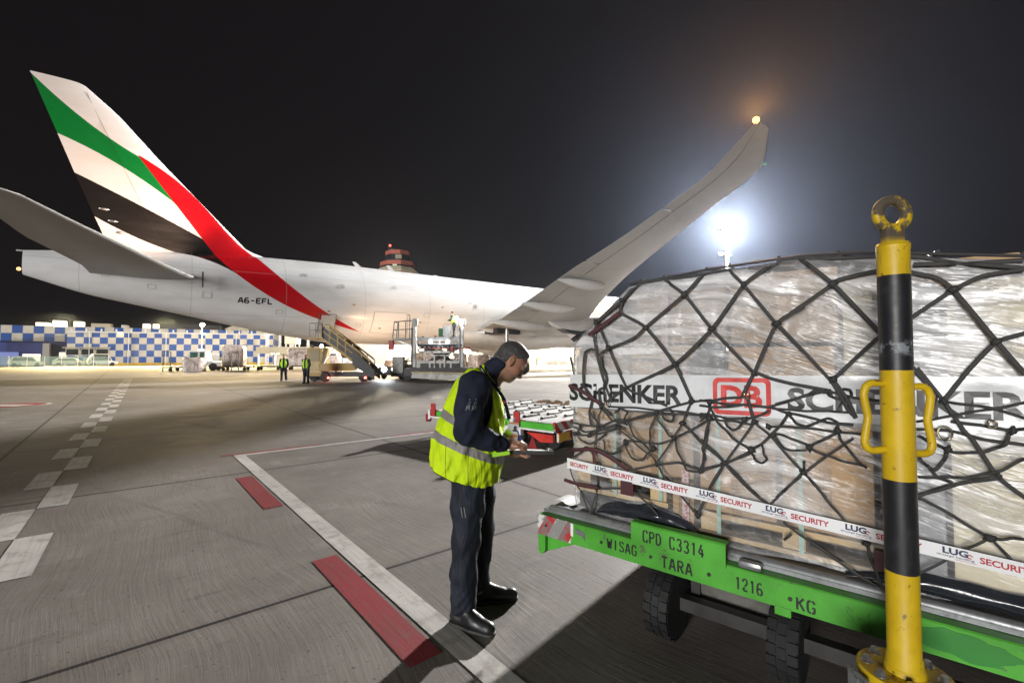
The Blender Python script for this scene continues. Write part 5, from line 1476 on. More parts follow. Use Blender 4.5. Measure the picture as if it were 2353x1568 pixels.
# ---- plastic film
def ztop(s): return float(np.interp(s, [.185, .376, .611, 1.18, 1.549, 1.823, 2.298, 3.15], [1.689, 1.844, 2.045, 2.082, 2.092, 2.07, 1.985, 1.975]))
def fold(s, z, y):
    n1 = mnoise.noise(Vector((s * 2.2, z * 9.0 + s * 2.0, 3.1)))
    n2 = mnoise.noise(Vector((s * 5.0 + z * 4, z * 22.0, 8.4)))
    n3 = mnoise.noise(Vector((s * 1.3, z * 1.6, 1.0)))
    v = abs(mnoise.noise(Vector((s * 3.0 - z * 5.0, z * 3.0 + s * 6.0, 5.0))))
    return .010 * n1 + .006 * n2 + .016 * n3 - .018 * max(0, .25 - v)
per = []      # way round the load
for y in np.linspace(2.45, .20, 46): per.append((.185, y, (-1, 0)))
for t in np.linspace(0, 1, 6): per.append((.185 + .06 * t * t, .20 - .08 * (1 - (1 - t) ** 2), (-.7, -.7)))
for s in np.arange(.26, 3.1, .0165): per.append((s, .12, (0, -1)))
for y in np.linspace(.13, 2.45, 30): per.append((3.13, y, (1, 0)))
NZ = 100
mb = MB()
def film(i, j):
    s, y, nrm = per[i]
    zt = ztop(s); zb = .585 + .012 * math.sin(s * 9)
    z = zb + (zt - zb) * j / NZ
    f = fold(s + (y if nrm[0] else 0), z, y)
    e = max(0, (z - (zt - .05)) / .05)
    inn = .03 * e * e
    pull = .016 * math.exp(-((z - .62) / .05) ** 2)
    return (s + nrm[0] * (f - inn), y + nrm[1] * (f - inn - pull), z)
mb.grid(len(per), NZ + 1, film)
st_ = np.concatenate([np.arange(.19, 3.12, .03)])
def topf(i, j):
    s = st_[i]; y = .15 + 2.3 * j / 40
    sag = .05 * math.sin(y * 3.0 + s) * min(1, j / 6)
    return (s, y, ztop(s) - .0 + min(1, j / 4) * (.02 * mnoise.noise(Vector((s * 3, y * 2, 1)))) + (.03 * math.sin(min(1, j / 14) * math.pi) if 1.45 < s < 2.5 else 0))
mb.grid(len(st_), 41, topf)
def mat_film():
    M = Mat("wrinkled_clear_film", (0.86, 0.86, 0.875), 0.30, 0, 0.6)
    x, y, z = M.xyz()
    wx = M.noise(0.9, 2.0, vec=M.vec(x + y, z)) * 1.6
    w1 = M.noise(1.0, 4.0, 0.55, vec=M.vec(x * 1.5 + y * 1.5, z * 11.0 + x * 2.0 + wx * 3.0))
    w2 = M.noise(1.0, 3.0, 0.5, vec=M.vec(x * 5.0 + z * 8.0, z * 3.0 - x * 4.5 + wx))
    w3 = M.noise(1.0, 3.0, 0.6, vec=M.vec(x * 1.2, z * 34.0 + x * 5.0 + wx * 4.0))
    cr = (w2 - 0.5).abs().ramp(0.0, 0.022, 1.0, 0.0)
    cr1 = (w1 - 0.5).abs().ramp(0.0, 0.018, 1.0, 0.0)
    big = M.noise(1.5, 3.0, vec=M.vec(x + y, z))
    up = z.ramp(1.15, 1.7)
    op = big.ramp(0.34, 0.66, 0.0, 0.36) + w1.ramp(0.46, 0.62) * 0.34 + cr * 0.12 + cr1 * 0.20 + w3.ramp(0.54, 0.72) * 0.14 + up * 0.12  # white streaks and creases paint sheen into the film's opacity
    tr = M.nt.nodes.new("ShaderNodeBsdfTransparent"); tr.inputs[0].default_value = (.96, .955, .95, 1)
    gl = M.nt.nodes.new("ShaderNodeBsdfGlossy"); gl.inputs["Roughness"].default_value = 0.30; gl.inputs["Color"].default_value = (.92, .95, 1.0, 1)
    b = M.bump(w1 * 1.0 + w2 * 0.6 + w3 * 0.06 + cr1 * 0.25, 0.62, 0.035)
    M.nt.links.new(b.outputs[0], gl.inputs["Normal"])
    mx = M.nt.nodes.new("ShaderNodeMixShader"); M.nt.links.new((op * z.ramp(.75, 1.2, .45, 1.0)).min(0.9).k, mx.inputs[0])
    M.nt.links.new(tr.outputs[0], mx.inputs[1]); M.nt.links.new(M.b.outputs[0], mx.inputs[2])
    lw = M.nt.nodes.new("ShaderNodeLayerWeight"); lw.inputs[0].default_value = 0.26; M.nt.links.new(b.outputs[0], lw.inputs["Normal"])
    mx2 = M.nt.nodes.new("ShaderNodeMixShader"); M.nt.links.new((S(M.nt, lw.outputs["Fresnel"]) * z.ramp(.75, 1.25, .35, 1.0)).k, mx2.inputs[0])
    M.nt.links.new(mx.outputs[0], mx2.inputs[1]); M.nt.links.new(gl.outputs[0], mx2.inputs[2])
    M.nt.links.new(mx2.outputs[0], M.out.inputs[0])
    return M.m
m_film = mat_film()
fl_ = mb.build("plastic_wrap", m_film, None, True, 180, fix=False); fl_.location = DL; fl_.rotation_euler = (0, 0, DZ)
tag(fl_, "wrinkled clear plastic wrapped round the whole load of cartons", "plastic wrap")
# dark sheet showing under the film at the bottom
mb = MB()
def skirt(i, j):
    s = .40 + .62 * i / 40; t = j / 10
    return (s, .128 - .035 * math.sin(t * 3.1) - .012 * mnoise.noise(Vector((s * 16, t * 3, 2))), .60 + (.10 * math.sin(math.pi * i / 40) ** .5 + .015) * (1 - t) + .012 * mnoise.noise(Vector((s * 9, t * 2, 7))))
mb.grid(41, 11, skirt)
m_sheet = pm("black_plastic_sheet", (.022, .025, .032), .22, 0, .3, 4, .5, 14)
sk_ = mb.build("black_sheet", m_sheet, None, True, 180, fix=False); sk_.location = DL; sk_.rotation_euler = (0, 0, DZ)
tag(sk_, "black plastic sheet bulging out under the left wooden pallet", "plastic sheet", "black sheets along the bottom of the load")
mb = MB()
def skirt2(i, j):
    s = 1.7 + 1.4 * i / 60; t = j / 8
    return (s, .122 - .03 * math.sin(t * 3.1) - .01 * mnoise.noise(Vector((s * 12, t * 3, 2))), .59 + .085 * (1 - t) * min(1, (i + 2) / 14) + .01 * mnoise.noise(Vector((s * 7, t * 2, 7))))
mb.grid(61, 9, skirt2)
sk_ = mb.build("black_sheet", m_sheet, None, True, 180, fix=False); sk_.location = DL; sk_.rotation_euler = (0, 0, DZ)
tag(sk_, "long black plastic sheet along the bottom right of the load behind the tow bar", "plastic sheet", "black sheets along the bottom of the load")
# ---- white banner with lettering
def bz(s, z): return z + .0195 * (s - .2)
def on_front(y): return lambda a, h: (a, y - .006 * mnoise.noise(Vector((a * 5, h * 14, 4))), bz(a, h))
ban = loc("banner_tape", "wide white banner tape printed with black letters and a red square logo", "tape")
mb = MB(); fb_ = on_front(.104)
mb.grid(180, 12, lambda i, j: fb_(.19 + 2.92 * i / 179, 1.266 + .217 * j / 11))
mb.build("band", pm("white_film_band", (.66, .68, .70), .3, 0, .16, 3, .6, 11), ban, True, 180)
m_bl = pm("black_print", (.018, .018, .020), .35, 0, .35, 9); m_rd = pm("red_print", (.55, .035, .03), .35, 0, .2, 9)
ft_ = on_front(.1015)
for a_, b_ in ((.192, .956), (1.48, 2.30)): font_text(MB(), "SCHENKER", a_, b_, 1.308, 1.424, ft_, .034).build("lettering", m_bl, ban)
mb = MB()
def rrect(s0, s1, z0, z1, r, n=6):
    P_ = []
    for cx, cz, a0 in ((s1 - r, z1 - r, 0), (s0 + r, z1 - r, 90), (s0 + r, z0 + r, 180), (s1 - r, z0 + r, 270)):
        for k in range(n + 1):
            t = R(a0 + 90 * k / n); P_.append((cx + r * math.cos(t), cz + r * math.sin(t)))
    return P_
o_, i_ = rrect(1.124, 1.408, 1.272, 1.470, .03), rrect(1.147, 1.385, 1.296, 1.446, .015)
vs = [ft_(*p) for p in o_] + [ft_(*p) for p in i_]; n_ = len(o_)
mb.add(vs, [(k, (k + 1) % n_, n_ + (k + 1) % n_, n_ + k) for k in range(n_)])
font_text(mb, "DB", 1.165, 1.368, 1.312, 1.430, ft_, .045)
mb.build("red_logo", m_rd, ban)
# ---- the net
NET=[[(.696,2.057),(.592,1.956),(.408,1.828)],[(.842,2.070),(.978,1.958),(1.126,1.755),(1.333,1.517)],[(1.089,2.070),(.978,1.958),(.743,1.780),(.681,1.725),(.601,1.689),(.494,1.658)],[(1.211,2.079),(1.291,1.982),(1.440,1.769),(1.558,1.624)],[(1.449,2.085),(1.378,2.045),(1.291,1.982),(1.126,1.755),(.918,1.558),(.616,1.411),(.441,1.288)],[(.592,1.956),(.579,1.879),(.743,1.780),(.918,1.558),(1.013,1.355)],[(1.562,1.852),(1.440,1.769),(1.333,1.517),(1.277,1.389)],[(.408,1.828),(.494,1.658),(.616,1.411),(.744,1.360),(.870,1.316)],[(.408,1.828),(.388,1.733),(.419,1.575),(.467,1.421),(.515,1.314)],[(.381,1.654),(.323,1.632),(.309,1.529),(.312,1.415),(.373,1.328),(.353,1.237),(.365,1.160)],[(.493,1.653),(.438,1.620),(.443,1.542),(.480,1.466),(.467,1.410),(.424,1.386),(.435,1.309),(.502,1.227)],[(.696,2.057),(.762,2.071),(.842,2.070),(.929,2.063),(1.089,2.070),(1.211,2.079)],[(1.538,2.099),(1.680,1.947),(1.834,1.731),(1.869,1.679),(2.002,1.488)],[(1.680,1.947),(1.442,1.773)],[(1.680,1.947),(1.704,1.965),(1.827,1.987),(1.911,1.985),(2.024,1.945),(2.056,1.923),(2.092,1.880),(2.212,1.661),(2.286,1.532)],[(2.297,1.942),(2.179,1.928),(2.092,1.880),(1.970,1.782),(1.832,1.676),(1.678,1.501)],[(1.442,1.773),(1.661,1.492),(1.725,1.358),(1.756,1.321)],[(2.290,1.693),(2.212,1.661),(2.135,1.556),(2.052,1.417)],[(1.971,1.554),(2.052,1.417),(2.109,1.301),(2.134,1.268),(2.199,1.132),(2.274,1.058)],[(1.440,2.095),(1.538,2.099),(1.686,2.074),(1.828,2.061),(1.981,2.041),(2.131,1.987),(2.297,1.945)],[(1.969,2.002),(2.125,1.988),(2.229,1.985),(2.298,1.982)],[(1.336,1.523),(1.294,1.437),(1.277,1.396),(1.302,1.380),(1.317,1.319),(1.332,1.263)],[(1.332,1.263),(1.409,1.193),(1.542,1.039),(1.633,.938)],[(1.324,1.254),(1.188,1.037),(1.098,.872)],[(1.057,1.145),(1.123,1.092),(1.184,1.036),(1.262,.959),(1.345,.883)],[(1.336,1.523),(1.410,1.492),(1.510,1.467),(1.643,1.444)],[(1.670,1.493),(1.680,1.478),(1.727,1.397),(1.754,1.320)],[(1.059,1.333),(1.109,1.327),(1.192,1.332),(1.285,1.352)],[(1.109,1.355),(1.193,1.348),(1.317,1.350),(1.415,1.343),(1.482,1.323),(1.561,1.312),(1.646,1.291),(1.744,1.288)],[(1.060,1.361),(1.109,1.359),(1.184,1.378),(1.269,1.389)],[(1.396,1.346),(1.472,1.375),(1.563,1.416),(1.643,1.444)],[(1.415,1.341),(1.544,1.338),(1.647,1.344),(1.745,1.345)],[(1.109,1.355),(1.106,1.303),(1.058,1.243)],[(1.113,1.322),(1.148,1.251),(1.203,1.193),(1.253,1.149),(1.314,1.125)],[(1.059,1.286),(1.117,1.286),(1.191,1.273),(1.284,1.277),(1.356,1.300),(1.403,1.330)],[(1.058,1.267),(1.126,1.261),(1.234,1.259),(1.324,1.251)],[(1.187,1.273),(1.199,1.229),(1.229,1.213),(1.258,1.230),(1.275,1.262)],[(1.108,1.266),(1.084,1.166),(1.070,1.095),(1.078,1.035),(1.054,.985)],[(1.486,1.319),(1.451,1.261),(1.405,1.205),(1.366,1.158),(1.314,1.121)],[(1.362,1.157),(1.373,1.107),(1.384,1.078),(1.360,1.057),(1.329,1.075),(1.313,1.112)],[(1.394,1.247),(1.470,1.254),(1.560,1.255),(1.679,1.250),(1.774,1.249)],[(1.489,1.315),(1.514,1.279),(1.557,1.263),(1.606,1.288),(1.647,1.311),(1.686,1.295)],[(1.424,1.216),(1.469,1.208),(1.555,1.176),(1.572,1.162)],[(1.424,1.207),(1.450,1.159),(1.490,1.139),(1.558,1.150)],[(1.572,1.162),(1.586,1.180),(1.645,1.219),(1.692,1.252)],[(1.572,1.158),(1.650,1.131),(1.721,1.114),(1.790,1.105)],[(1.549,1.040),(1.643,1.135),(1.743,1.226)],[(1.686,1.291),(1.691,1.224),(1.723,1.173),(1.772,1.109),(1.790,1.101)],[(1.188,1.033),(1.252,1.068),(1.305,1.098),(1.314,1.121)],[(1.054,.980),(1.109,.998),(1.188,1.033)],[(1.542,1.035),(1.483,.967),(1.426,.899)],[(1.643,1.448),(1.656,1.416),(1.708,1.403),(1.740,1.421),(1.734,1.448),(1.709,1.451)],[(1.013,1.355),(.958,1.225),(.908,1.136),(.804,.973)],[(.958,1.225),(1.071,1.121),(1.182,1.033),(1.270,.938),(1.389,.854)],[(1.548,1.094),(1.542,1.043),(1.460,.936),(1.389,.845)],[(1.182,1.033),(1.105,.890),(1.038,.727)],[(.804,.973),(.875,.879),(1.038,.727)],[(1.111,1.366),(.999,1.345),(.817,1.283),(.596,1.202),(.352,1.102)],[(.491,1.286),(.654,1.292),(.818,1.288),(.979,1.290),(1.110,1.271)],[(.631,1.216),(.786,1.260),(.939,1.277),(1.073,1.278)],[(.818,1.293),(.774,1.187),(.762,1.094),(.783,1.046)],[(.786,1.270),(.858,1.175),(.908,1.136),(1.006,1.190),(1.101,1.256)],[(.838,1.294),(.858,1.235),(.899,1.229),(.910,1.270),(.880,1.307)],[(.913,1.131),(.937,1.046),(.984,.965),(1.060,.967),(1.070,1.045),(1.090,1.161),(1.105,1.257)],[(.913,1.131),(.815,1.090),(.708,1.088),(.618,1.088)],[(.803,.968),(.936,.997),(1.060,.977)],[(1.060,.972),(1.182,1.028),(1.314,1.114)],[(.607,1.076),(.536,.998),(.476,.995),(.452,1.069)],[(.607,1.065),(.640,.986),(.707,.979),(.756,1.032),(.783,1.066)],[(.561,1.156),(.664,1.083),(.783,1.005),(.814,.969)],[(.620,1.204),(.675,1.115),(.773,1.044)],[(.538,1.251),(.574,1.286),(.620,1.257),(.597,1.213),(.538,1.208)],[(.199,1.161),(.300,1.153),(.428,1.154),(.514,1.195),(.597,1.208)],[(.247,1.086),(.352,1.091),(.477,1.126),(.573,1.168)],[(.233,1.136),(.313,1.109),(.415,1.131),(.526,1.164),(.596,1.160)],[(.260,1.115),(.286,1.050),(.364,1.037),(.477,1.115)],[(.353,1.271),(.391,1.195),(.477,1.137),(.561,1.156)],[(.441,1.288),(.416,1.197),(.390,1.029),(.406,.766),(.361,.592)],[(.429,1.276),(.514,1.206),(.619,1.183)],[(.325,1.004),(.246,.943),(.198,.913)],[(.338,1.005),(.401,.942),(.426,.901)],[(.191,.866),(.258,.740),(.361,.592)],[(.419,.757),(.638,.792),(.811,.678)],[(.640,.912),(.803,.968)],[(1.454,.783),(1.619,.682),(1.834,.569)],[(1.533,1.019),(1.492,.974),(1.457,.928)],[(1.571,1.013),(1.639,.924),(1.714,.829),(1.781,.760),(1.799,.682),(1.834,.581)],[(1.959,1.006),(2.085,1.077),(2.201,1.123)],[(1.959,1.006),(2.074,.943),(2.173,.883),(2.225,.893),(2.270,.904)],[(2.173,.883),(2.091,.806),(1.952,.674)],[(2.184,.873),(2.237,.804)],[(1.453,.690),(1.488,.732)],[(1.428,1.363),(1.540,1.404),(1.646,1.438),(1.745,1.415),(1.839,1.405)],[(1.965,1.323),(2.037,1.344),(2.116,1.372),(2.215,1.400),(2.284,1.425)],[(2.052,1.414),(2.117,1.407),(2.191,1.398),(2.282,1.364)],[(1.965,1.290),(2.062,1.296),(2.163,1.271),(2.279,1.261)],[(1.963,1.197),(1.978,1.155),(2.016,1.124),(2.049,1.172),(2.055,1.216),(1.997,1.245),(1.970,1.264)],[(1.966,1.087),(2.058,1.102),(2.125,1.113),(2.209,1.154),(2.278,1.211)],[(1.958,1.005),(2.057,1.066),(2.135,1.101),(2.203,1.133)],[(1.995,1.143),(2.026,1.097),(2.068,1.083)],[(2.074,1.333),(2.155,1.326),(2.241,1.314),(2.281,1.324)],[(2.241,1.314),(2.225,1.258),(2.172,1.224),(2.112,1.209),(2.060,1.210)]]
MAROON=[[(.579,1.879),(.483,1.819),(.356,1.745)],[(.201,1.411),(.315,1.370),(.442,1.299)],[(.205,.977),(.389,1.006),(.512,.968),(.628,.910)],[(.163,.775),(.285,.761),(.419,.763)],[(.387,1.000),(.401,.875)]]
KNOT=[(.592,1.956),(.978,1.958),(1.291,1.982),(.743,1.780),(1.126,1.755),(1.440,1.769),(.918,1.558),(1.333,1.517),(.616,1.411),(.494,1.658),(.408,1.828),(1.013,1.355),(1.182,1.033),(.804,.973),(.908,1.136),(.783,1.061),(.607,1.076),(1.060,.972),(1.314,1.118),(1.542,1.039),(1.038,.727),(1.389,.850),(.441,1.288),(.325,1.004),(.406,.761),(.561,1.162),(1.105,1.271),(.958,1.225),(1.111,1.352),(.308,1.415),(.467,1.421),(.287,1.141),(.247,1.091),(.352,1.091),(.428,1.143),(1.680,1.947),(2.092,1.880),(2.212,1.661),(1.671,1.496),(2.052,1.417),(1.544,1.039),(2.203,1.133),(1.646,1.438),(2.246,1.314),(2.061,1.217),(1.332,1.263),(1.394,1.247),(1.572,1.162),(1.685,1.255),(1.314,1.121),(1.108,1.266),(1.284,1.272),(1.486,1.321),(1.413,1.206),(2.173,.883),(1.959,1.006),(1.781,.760)]
m_strap = pm("black_net_webbing", (0.030, 0.030, 0.030), 0.62, 0, 0.35, 25, 0.5, 350)
m_maroon = pm("maroon_strap", (0.055, 0.010, 0.015), 0.6, 0, 0.25, 20, 0.4, 300)
def crom(P_, n=7):
    P_ = [np.array(p) for p in P_]; out = []
    Q = [2 * P_[0] - P_[1]] + P_ + [2 * P_[-1] - P_[-2]]
    for i in range(1, len(Q) - 2):
        p0, p1, p2, p3 = Q[i - 1], Q[i], Q[i + 1], Q[i + 2]
        # straight where the strand is taut
        for t in np.linspace(0, 1, n, endpoint=False):
            c = .5 * ((2 * p1) + (-p0 + p2) * t + (2 * p0 - 5 * p1 + 4 * p2 - p3) * t * t + (-p0 + 3 * p1 - 3 * p2 + p3) * t ** 3)
            out.append(.5 * c + .5 * (p1 + (p2 - p1) * t) if len(P_) > 2 else p1 + (p2 - p1) * t)
    out.append(Q[-2]); return out
nt_ = loc("cargo_net", "black webbing net of diamond meshes with loose tangled strands over the wrapped load", "cargo net")
rr = random.Random(11)
mb = MB()
for k, P_ in enumerate(NET):
    C_ = crom(P_)
    dep = .093 - .0065 * rr.random()
    ph = rr.uniform(0, 6)
    loose = P_[0][1] < 1.45
    pts_ = []
    for i, c in enumerate(C_):
        zt = ztop(float(np.clip(c[0], .185, 3.1)))
        y = dep - (.008 * math.sin(i * .7 + ph) if loose else .0)
        if c[1] > zt - .03: y += .035
        pts_.append((c[0], y, min(c[1], zt + .012)))
    w_ = .0060 if loose else .0084
    mb.tube(pts_, w_ * (1 + rr.uniform(-.1, .15)), 8, flat=((0, 1, 0), .32))
# strands running back over the top
for a, b in ((.696, .9), (.842, .60), (1.089, 1.35), (1.211, 1.0), (1.449, 1.2), (1.7, 2.0), (2.05, 1.75), (2.3, 2.6), (2.6, 2.2)):
    mb.tube([(a + (b - a) * t, .14 + 2.2 * t, ztop(a + (b - a) * t) + .025) for t in np.linspace(0, 1, 14)], .009, 8)
mb.tube([(s, .14, ztop(s) + .016) for s in np.linspace(.62, 3.1, 60)], .007, 8)
for s_ in (.24, .185):
    mb.tube([(s_ - .02, .16 + .35 * k, 1.6 - .9 * (k % 2)) for k in range(7)], .009, 8)
mb.build("webbing", m_strap, nt_, True, 60)
for s_, z_ in KNOT:
    mb = MB()
    r_ = (.0155 if z_ > 1.45 else .0135) * rr.uniform(.85, 1.2)
    vs0 = len(mb.v)
    mb.sphere((s_, .088, z_), (r_ * 1.1, r_ * .8, r_), 10)
    for q in range(vs0, len(mb.v)):
        p = Vector(mb.v[q]); c0 = Vector((s_, .088, z_)); d = p - c0
        mb.v[q] = tuple(c0 + d * (1 + .45 * mnoise.noise(p * 70)))
    a = rr.uniform(0, 3.1)
    mb.tube([(s_ + 1.15 * r_ * math.cos(t) * math.cos(a), .088 - .8 * r_ * math.sin(t), z_ + 1.15 * r_ * math.cos(t) * math.sin(a)) for t in np.linspace(-.6, 3.7, 9)], .005, 6)
    mb.build("knot", m_strap, nt_, True, 60)
for P_ in MAROON:
    C_ = crom(P_, 6)
    MB().tube([(c[0], .078, c[1]) for c in C_], .012, 8, flat=((0, 1, 0), .3)).build("maroon_webbing", m_maroon, nt_, True, 60)
for c_, d_ in (((.62, .078, .80), (.085, .006, .085)), ((1.845, .078, .70), (.075, .006, .09))): MB().box(c_, d_, ch=.002).build("maroon_tag", m_maroon, nt_)
m_hook = pm("tarnished_hook_steel", (.42, .36, .26), .35, .9, .3, 20)
for s_, z_, r_ in ((2.052, 1.285, .022), (1.30, 1.398, .012), (1.90, 1.30, .010), (2.19, 1.335, .012), (.49, 1.30, .012)):
    MB().tube([(s_ + r_ * math.cos(t), .07 - .004 * math.sin(2 * t), z_ + 1.3 * r_ * math.sin(t)) for t in np.linspace(0, 2 * math.pi, 16)], .0042, 7, cap=False).build("hook", m_hook, nt_, True)
# ---- security tape
def tz(s): return .8905 - .051 * (s - .2)
sec = loc("security_tape", "narrow white tape printed with red and navy words slanting across the lower load", "tape")
mb = MB()
fs_ = lambda y: (lambda a, h: (a, y - .004 * mnoise.noise(Vector((a * 4, h * 5, 9))), tz(a) + h * (1 - .12 * (a - .2) / 2)))
f0 = fs_(.074)
mb.grid(160, 5, lambda i, j: f0(.188 + 2.93 * i / 159, -.033 + .066 * j / 4)); mb.build("band", pm("white_tape", (.74, .75, .77), .28, 0, .04, 4), sec, True, 180)
m_secred = pm("dark_red_print", (.40, .010, .022), .4, 0, .1); m_navy = pm("navy_print", (.014, .022, .075), .4, 0, .1)
f1 = fs_(.0725)
for k in range(9):
    mr = MB(); mn = MB(); ml = MB()
    s0 = .511 + .3262 * (k - 1)
    if k == 0: font_text(mr, "SECURITY", .212, .354, -.014, .014, f1, .03)
    else: font_text(mr, "SECURITY", s0, s0 + .155, -.0145, .0145, f1, .03)
    l0 = s0 + .199
    if l0 + .12 > 3.1:
        mr.build("red_lettering", m_secred, sec); break
    font_text(mn, "LUG", l0 + .018, l0 + .095, -.004, .026, f1, .04)
    font_text(mn, "aircargo handling", l0, l0 + .112, -.019, -.0065, f1, .008)
    ml.add([f1(l0 + .098 + .011 * math.cos(t), .004 + .010 * math.sin(t)) for t in np.linspace(.2, 5.4, 10)] + [f1(l0 + .098 + .006 * math.cos(t), .004 + .005 * math.sin(t)) for t in np.linspace(.2, 5.4, 10)], [(i, i + 1, 11 + i, 10 + i) for i in range(9)])
    ml.add([f1(l0 + .055, -.0215), f1(l0 + .118, -.0215), f1(l0 + .118, -.0232), f1(l0 + .055, -.0232)], [(0, 1, 2, 3)])
    mr.build("red_lettering", m_secred, sec); ml.build("red_swirl", m_secred, sec); mn.build("navy_lettering", m_navy, sec)
# paper with a zigzag line lying on the dolly corner
pp = MB().grid(8, 5, lambda i, j: (.02 + .17 * i / 7, .16 + .16 * j / 4, .590 + .01 * math.sin(i * .9))); 
pp = pp.build("delivery_paper", pm("white_paper", (.62, .62, .63), .6), None, True); pp.location = DL; pp.rotation_euler = (0, 0, DZ)
tag(pp, "white sheet of paper lying on the left corner of the near dolly", "paper")
# ================================================================== the man with the clipboard
MAN = (-.20, 2.93, 0.0)
man = thing("person", "man in navy uniform and bright yellow reflective vest, writing on a clipboard beside wrapped cargo", "person", MAN)
m_skin = Mat("brown_skin", (0.36, 0.20, 0.13), 0.46, 0, 0.4)
_n1, _n2 = m_skin.noise(9.0, 5.0, .6), m_skin.noise(160.0, 3.0)
_x, _y, _z = m_skin.xyz()
_hz = (_x - .197) * .67 + (_z - 1.576) * .743          # height on the tilted head
_hx = (_x - .197) * .743 - (_z - 1.576) * .67
_st = _hz.ramp(-.035, -.065) * _hx.ramp(.0, .03) * _z.gt(1.40) * (m_skin.noise(420.0, 2.0).ramp(.4, .6) * .5 + .5)
_k = m_skin.mix(_n1.ramp(.3, .7), (0.27, 0.135, 0.085), (0.37, 0.20, 0.13))
_k = m_skin.mix(m_skin.noise(38.0, 4.0).ramp(.5, .75) * .35, _k, (.30, .11, .075))
m_skin.color(m_skin.mix(_st * .55, _k, (.085, .060, .050)))
m_skin.bump(_n2, .25, .0015)
try: m_skin.b.inputs["Subsurface Weight"].default_value = 0.08; m_skin.b.inputs["Subsurface Radius"].default_value = (.012, .005, .003)
except Exception: pass
m_navy_cloth = Mat("navy_jacket_cloth", (0.010, 0.014, 0.028), 0.85, 0, 0.25)
_a, _b = m_navy_cloth.noise(7.0, 5.0, .6, dist=.6), m_navy_cloth.noise(420.0, 2.0)
m_navy_cloth.color(m_navy_cloth.mix(_a.ramp(.3, .7), (.008, .011, .022), (.016, .021, .040)))
m_navy_cloth.bump(_a * 1.0 + _b * .06, .5, .02)
m_trs = Mat("dark_blue_trouser_cloth", (0.013, 0.019, 0.034), 0.7, 0, 0.35)
_a, _b = m_trs.noise(1.0, 5.0, .6, dist=.8, stretch=(14, 14, 5)), m_trs.noise(400.0, 2.0)
m_trs.color(m_trs.mix(_a.ramp(.3, .7), (.005, .0075, .014), (.014, .020, .034)))
m_trs.bump(_a * 1.0 + _b * .05, .7, .025)
m_boot = pm("black_boot_leather", (.012, .012, .013), .38, 0, .3, 12, .3, 60)
def mat_vest():
    M = Mat("yellow_reflective_vest", (0.60, 0.80, 0.01), 0.7, 0, 0.3)
    x, y, z = M.xyz()
    t = z + x * .43 + (x * x) * .25 + M.noise(4.0, 2.0) * .012 - .006
    band = (t - 1.030).abs().lt(.0265).max((t - 1.168).abs().lt(.0255))
    hem = (z - ((x + .311) * -.315 + 1.038 - .12)).lt(.009)
    n = M.noise(6.0, 4.0, .6, dist=.7)
    k = M.mix(n.ramp(.3, .7), (0.42, 0.62, 0.003), (0.57, 0.78, 0.008))
    k = M.mix(band, k, (0.20, 0.19, 0.185))
    k = M.mix(hem.max((x + .055).abs().lt(.0016) * z.lt(1.16)).max((x + .19).abs().lt(.0016) * z.lt(1.10)), k, (.012, .012, .013))
    M.color(k)
    fold_ = M.noise(1.0, 4.0, .55, dist=1.0, stretch=(8, 8, 3.2))
    M.bump(fold_ * 0.8 + M.noise(300.0, 2.0) * .02 + band * .04, .8, .045)
    M.rough(band * -.25 + .72)
    return M.m
m_vest = mat_vest()
def mat_hair():
    M = Mat("short_dark_hair", (.018, .016, .015), .55, 0, .4)
    n = M.noise(55.0, 4.0, .7); g = M.noise(260.0, 3.0, .7)
    k = M.mix(n.ramp(.45, .75), (.028, .027, .026), (.10, .098, .097))
    k = M.mix(g.ramp(.50, .70) * .8, k, (.26, .255, .25))
    M.color(k); M.bump(g * 1.0 + n * .5, .9, .006); return M.m
m_hair = mat_hair()
# head frame
HC = np.array((.197, .02, 1.576))
_p, _yw = R(42), R(9)
Fh = np.array((math.cos(_p) * math.cos(_yw), math.cos(_p) * math.sin(_yw), -math.sin(_p)))
Lh = np.array((-math.sin(_yw), math.cos(_yw), 0.0))
Uh = np.cross(Fh, Lh)
HR = np.stack([Fh, Lh, Uh], 1)
def H(x, y, z): return HC + Fh * x + Lh * y + Uh * z
h = .0042
B = Field((-.30, -.42, -.02), (.46, .42, 1.74), h)
B.ell(H(-.008, 0, .025), (.100, .076, .090), .0, rot=HR)
B.ell(H(.030, 0, -.045), (.060, .060, .078), .03, rot=HR)
B.ell(H(.05, 0, -.085), (.036, .042, .034), .025, rot=HR)
B.ell(H(.068, 0, -.103), (.018, .020, .014), .018, rot=HR)
B.ell(H(.060, .036, -.035), (.028, .024, .026), .02, rot=HR).ell(H(.060, -.036, -.035), (.028, .024, .026), .02, rot=HR)
B.cone(H(.080, -.036, .018), H(.084, .036, .018), .0125, .0125, .016)
for s_ in (-1, 1):
    B.ell(H(.094, s_ * .031, -.004), (.015, .018, .012), .010, 's', HR)
    B.ell(H(.072, s_ * .031, -.005), (.014, .0155, .0125), .003, rot=HR)
    B.cone(H(.085, s_ * .018, .0035), H(.080, s_ * .045, .001), .0045, .004, .005)
    B.cone(H(.083, s_ * .019, -.014), H(.079, s_ * .043, -.013), .0035, .003, .006)
B.cone(H(.088, 0, .004), H(.110, 0, -.040), .0085, .0125, .012)
for s_ in (-1, 1): B.ell(H(.099, s_ * .013, -.045), (.0105, .0085, .0085), .006, rot=HR)
B.cone(H(.088, -.020, -.0715), H(.088, .020, -.0715), .0055, .0055, .007).cone(H(.092, -.006, -.0705), H(.092, .006, -.0705), .006, .006, .006)
B.cone(H(.086, -.017, -.0835), H(.086, .017, -.0835), .0065, .0065, .007)
B.cone(H(.0965, -.021, -.0775), H(.0965, .021, -.0775), .0016, .0016, .003, 's')
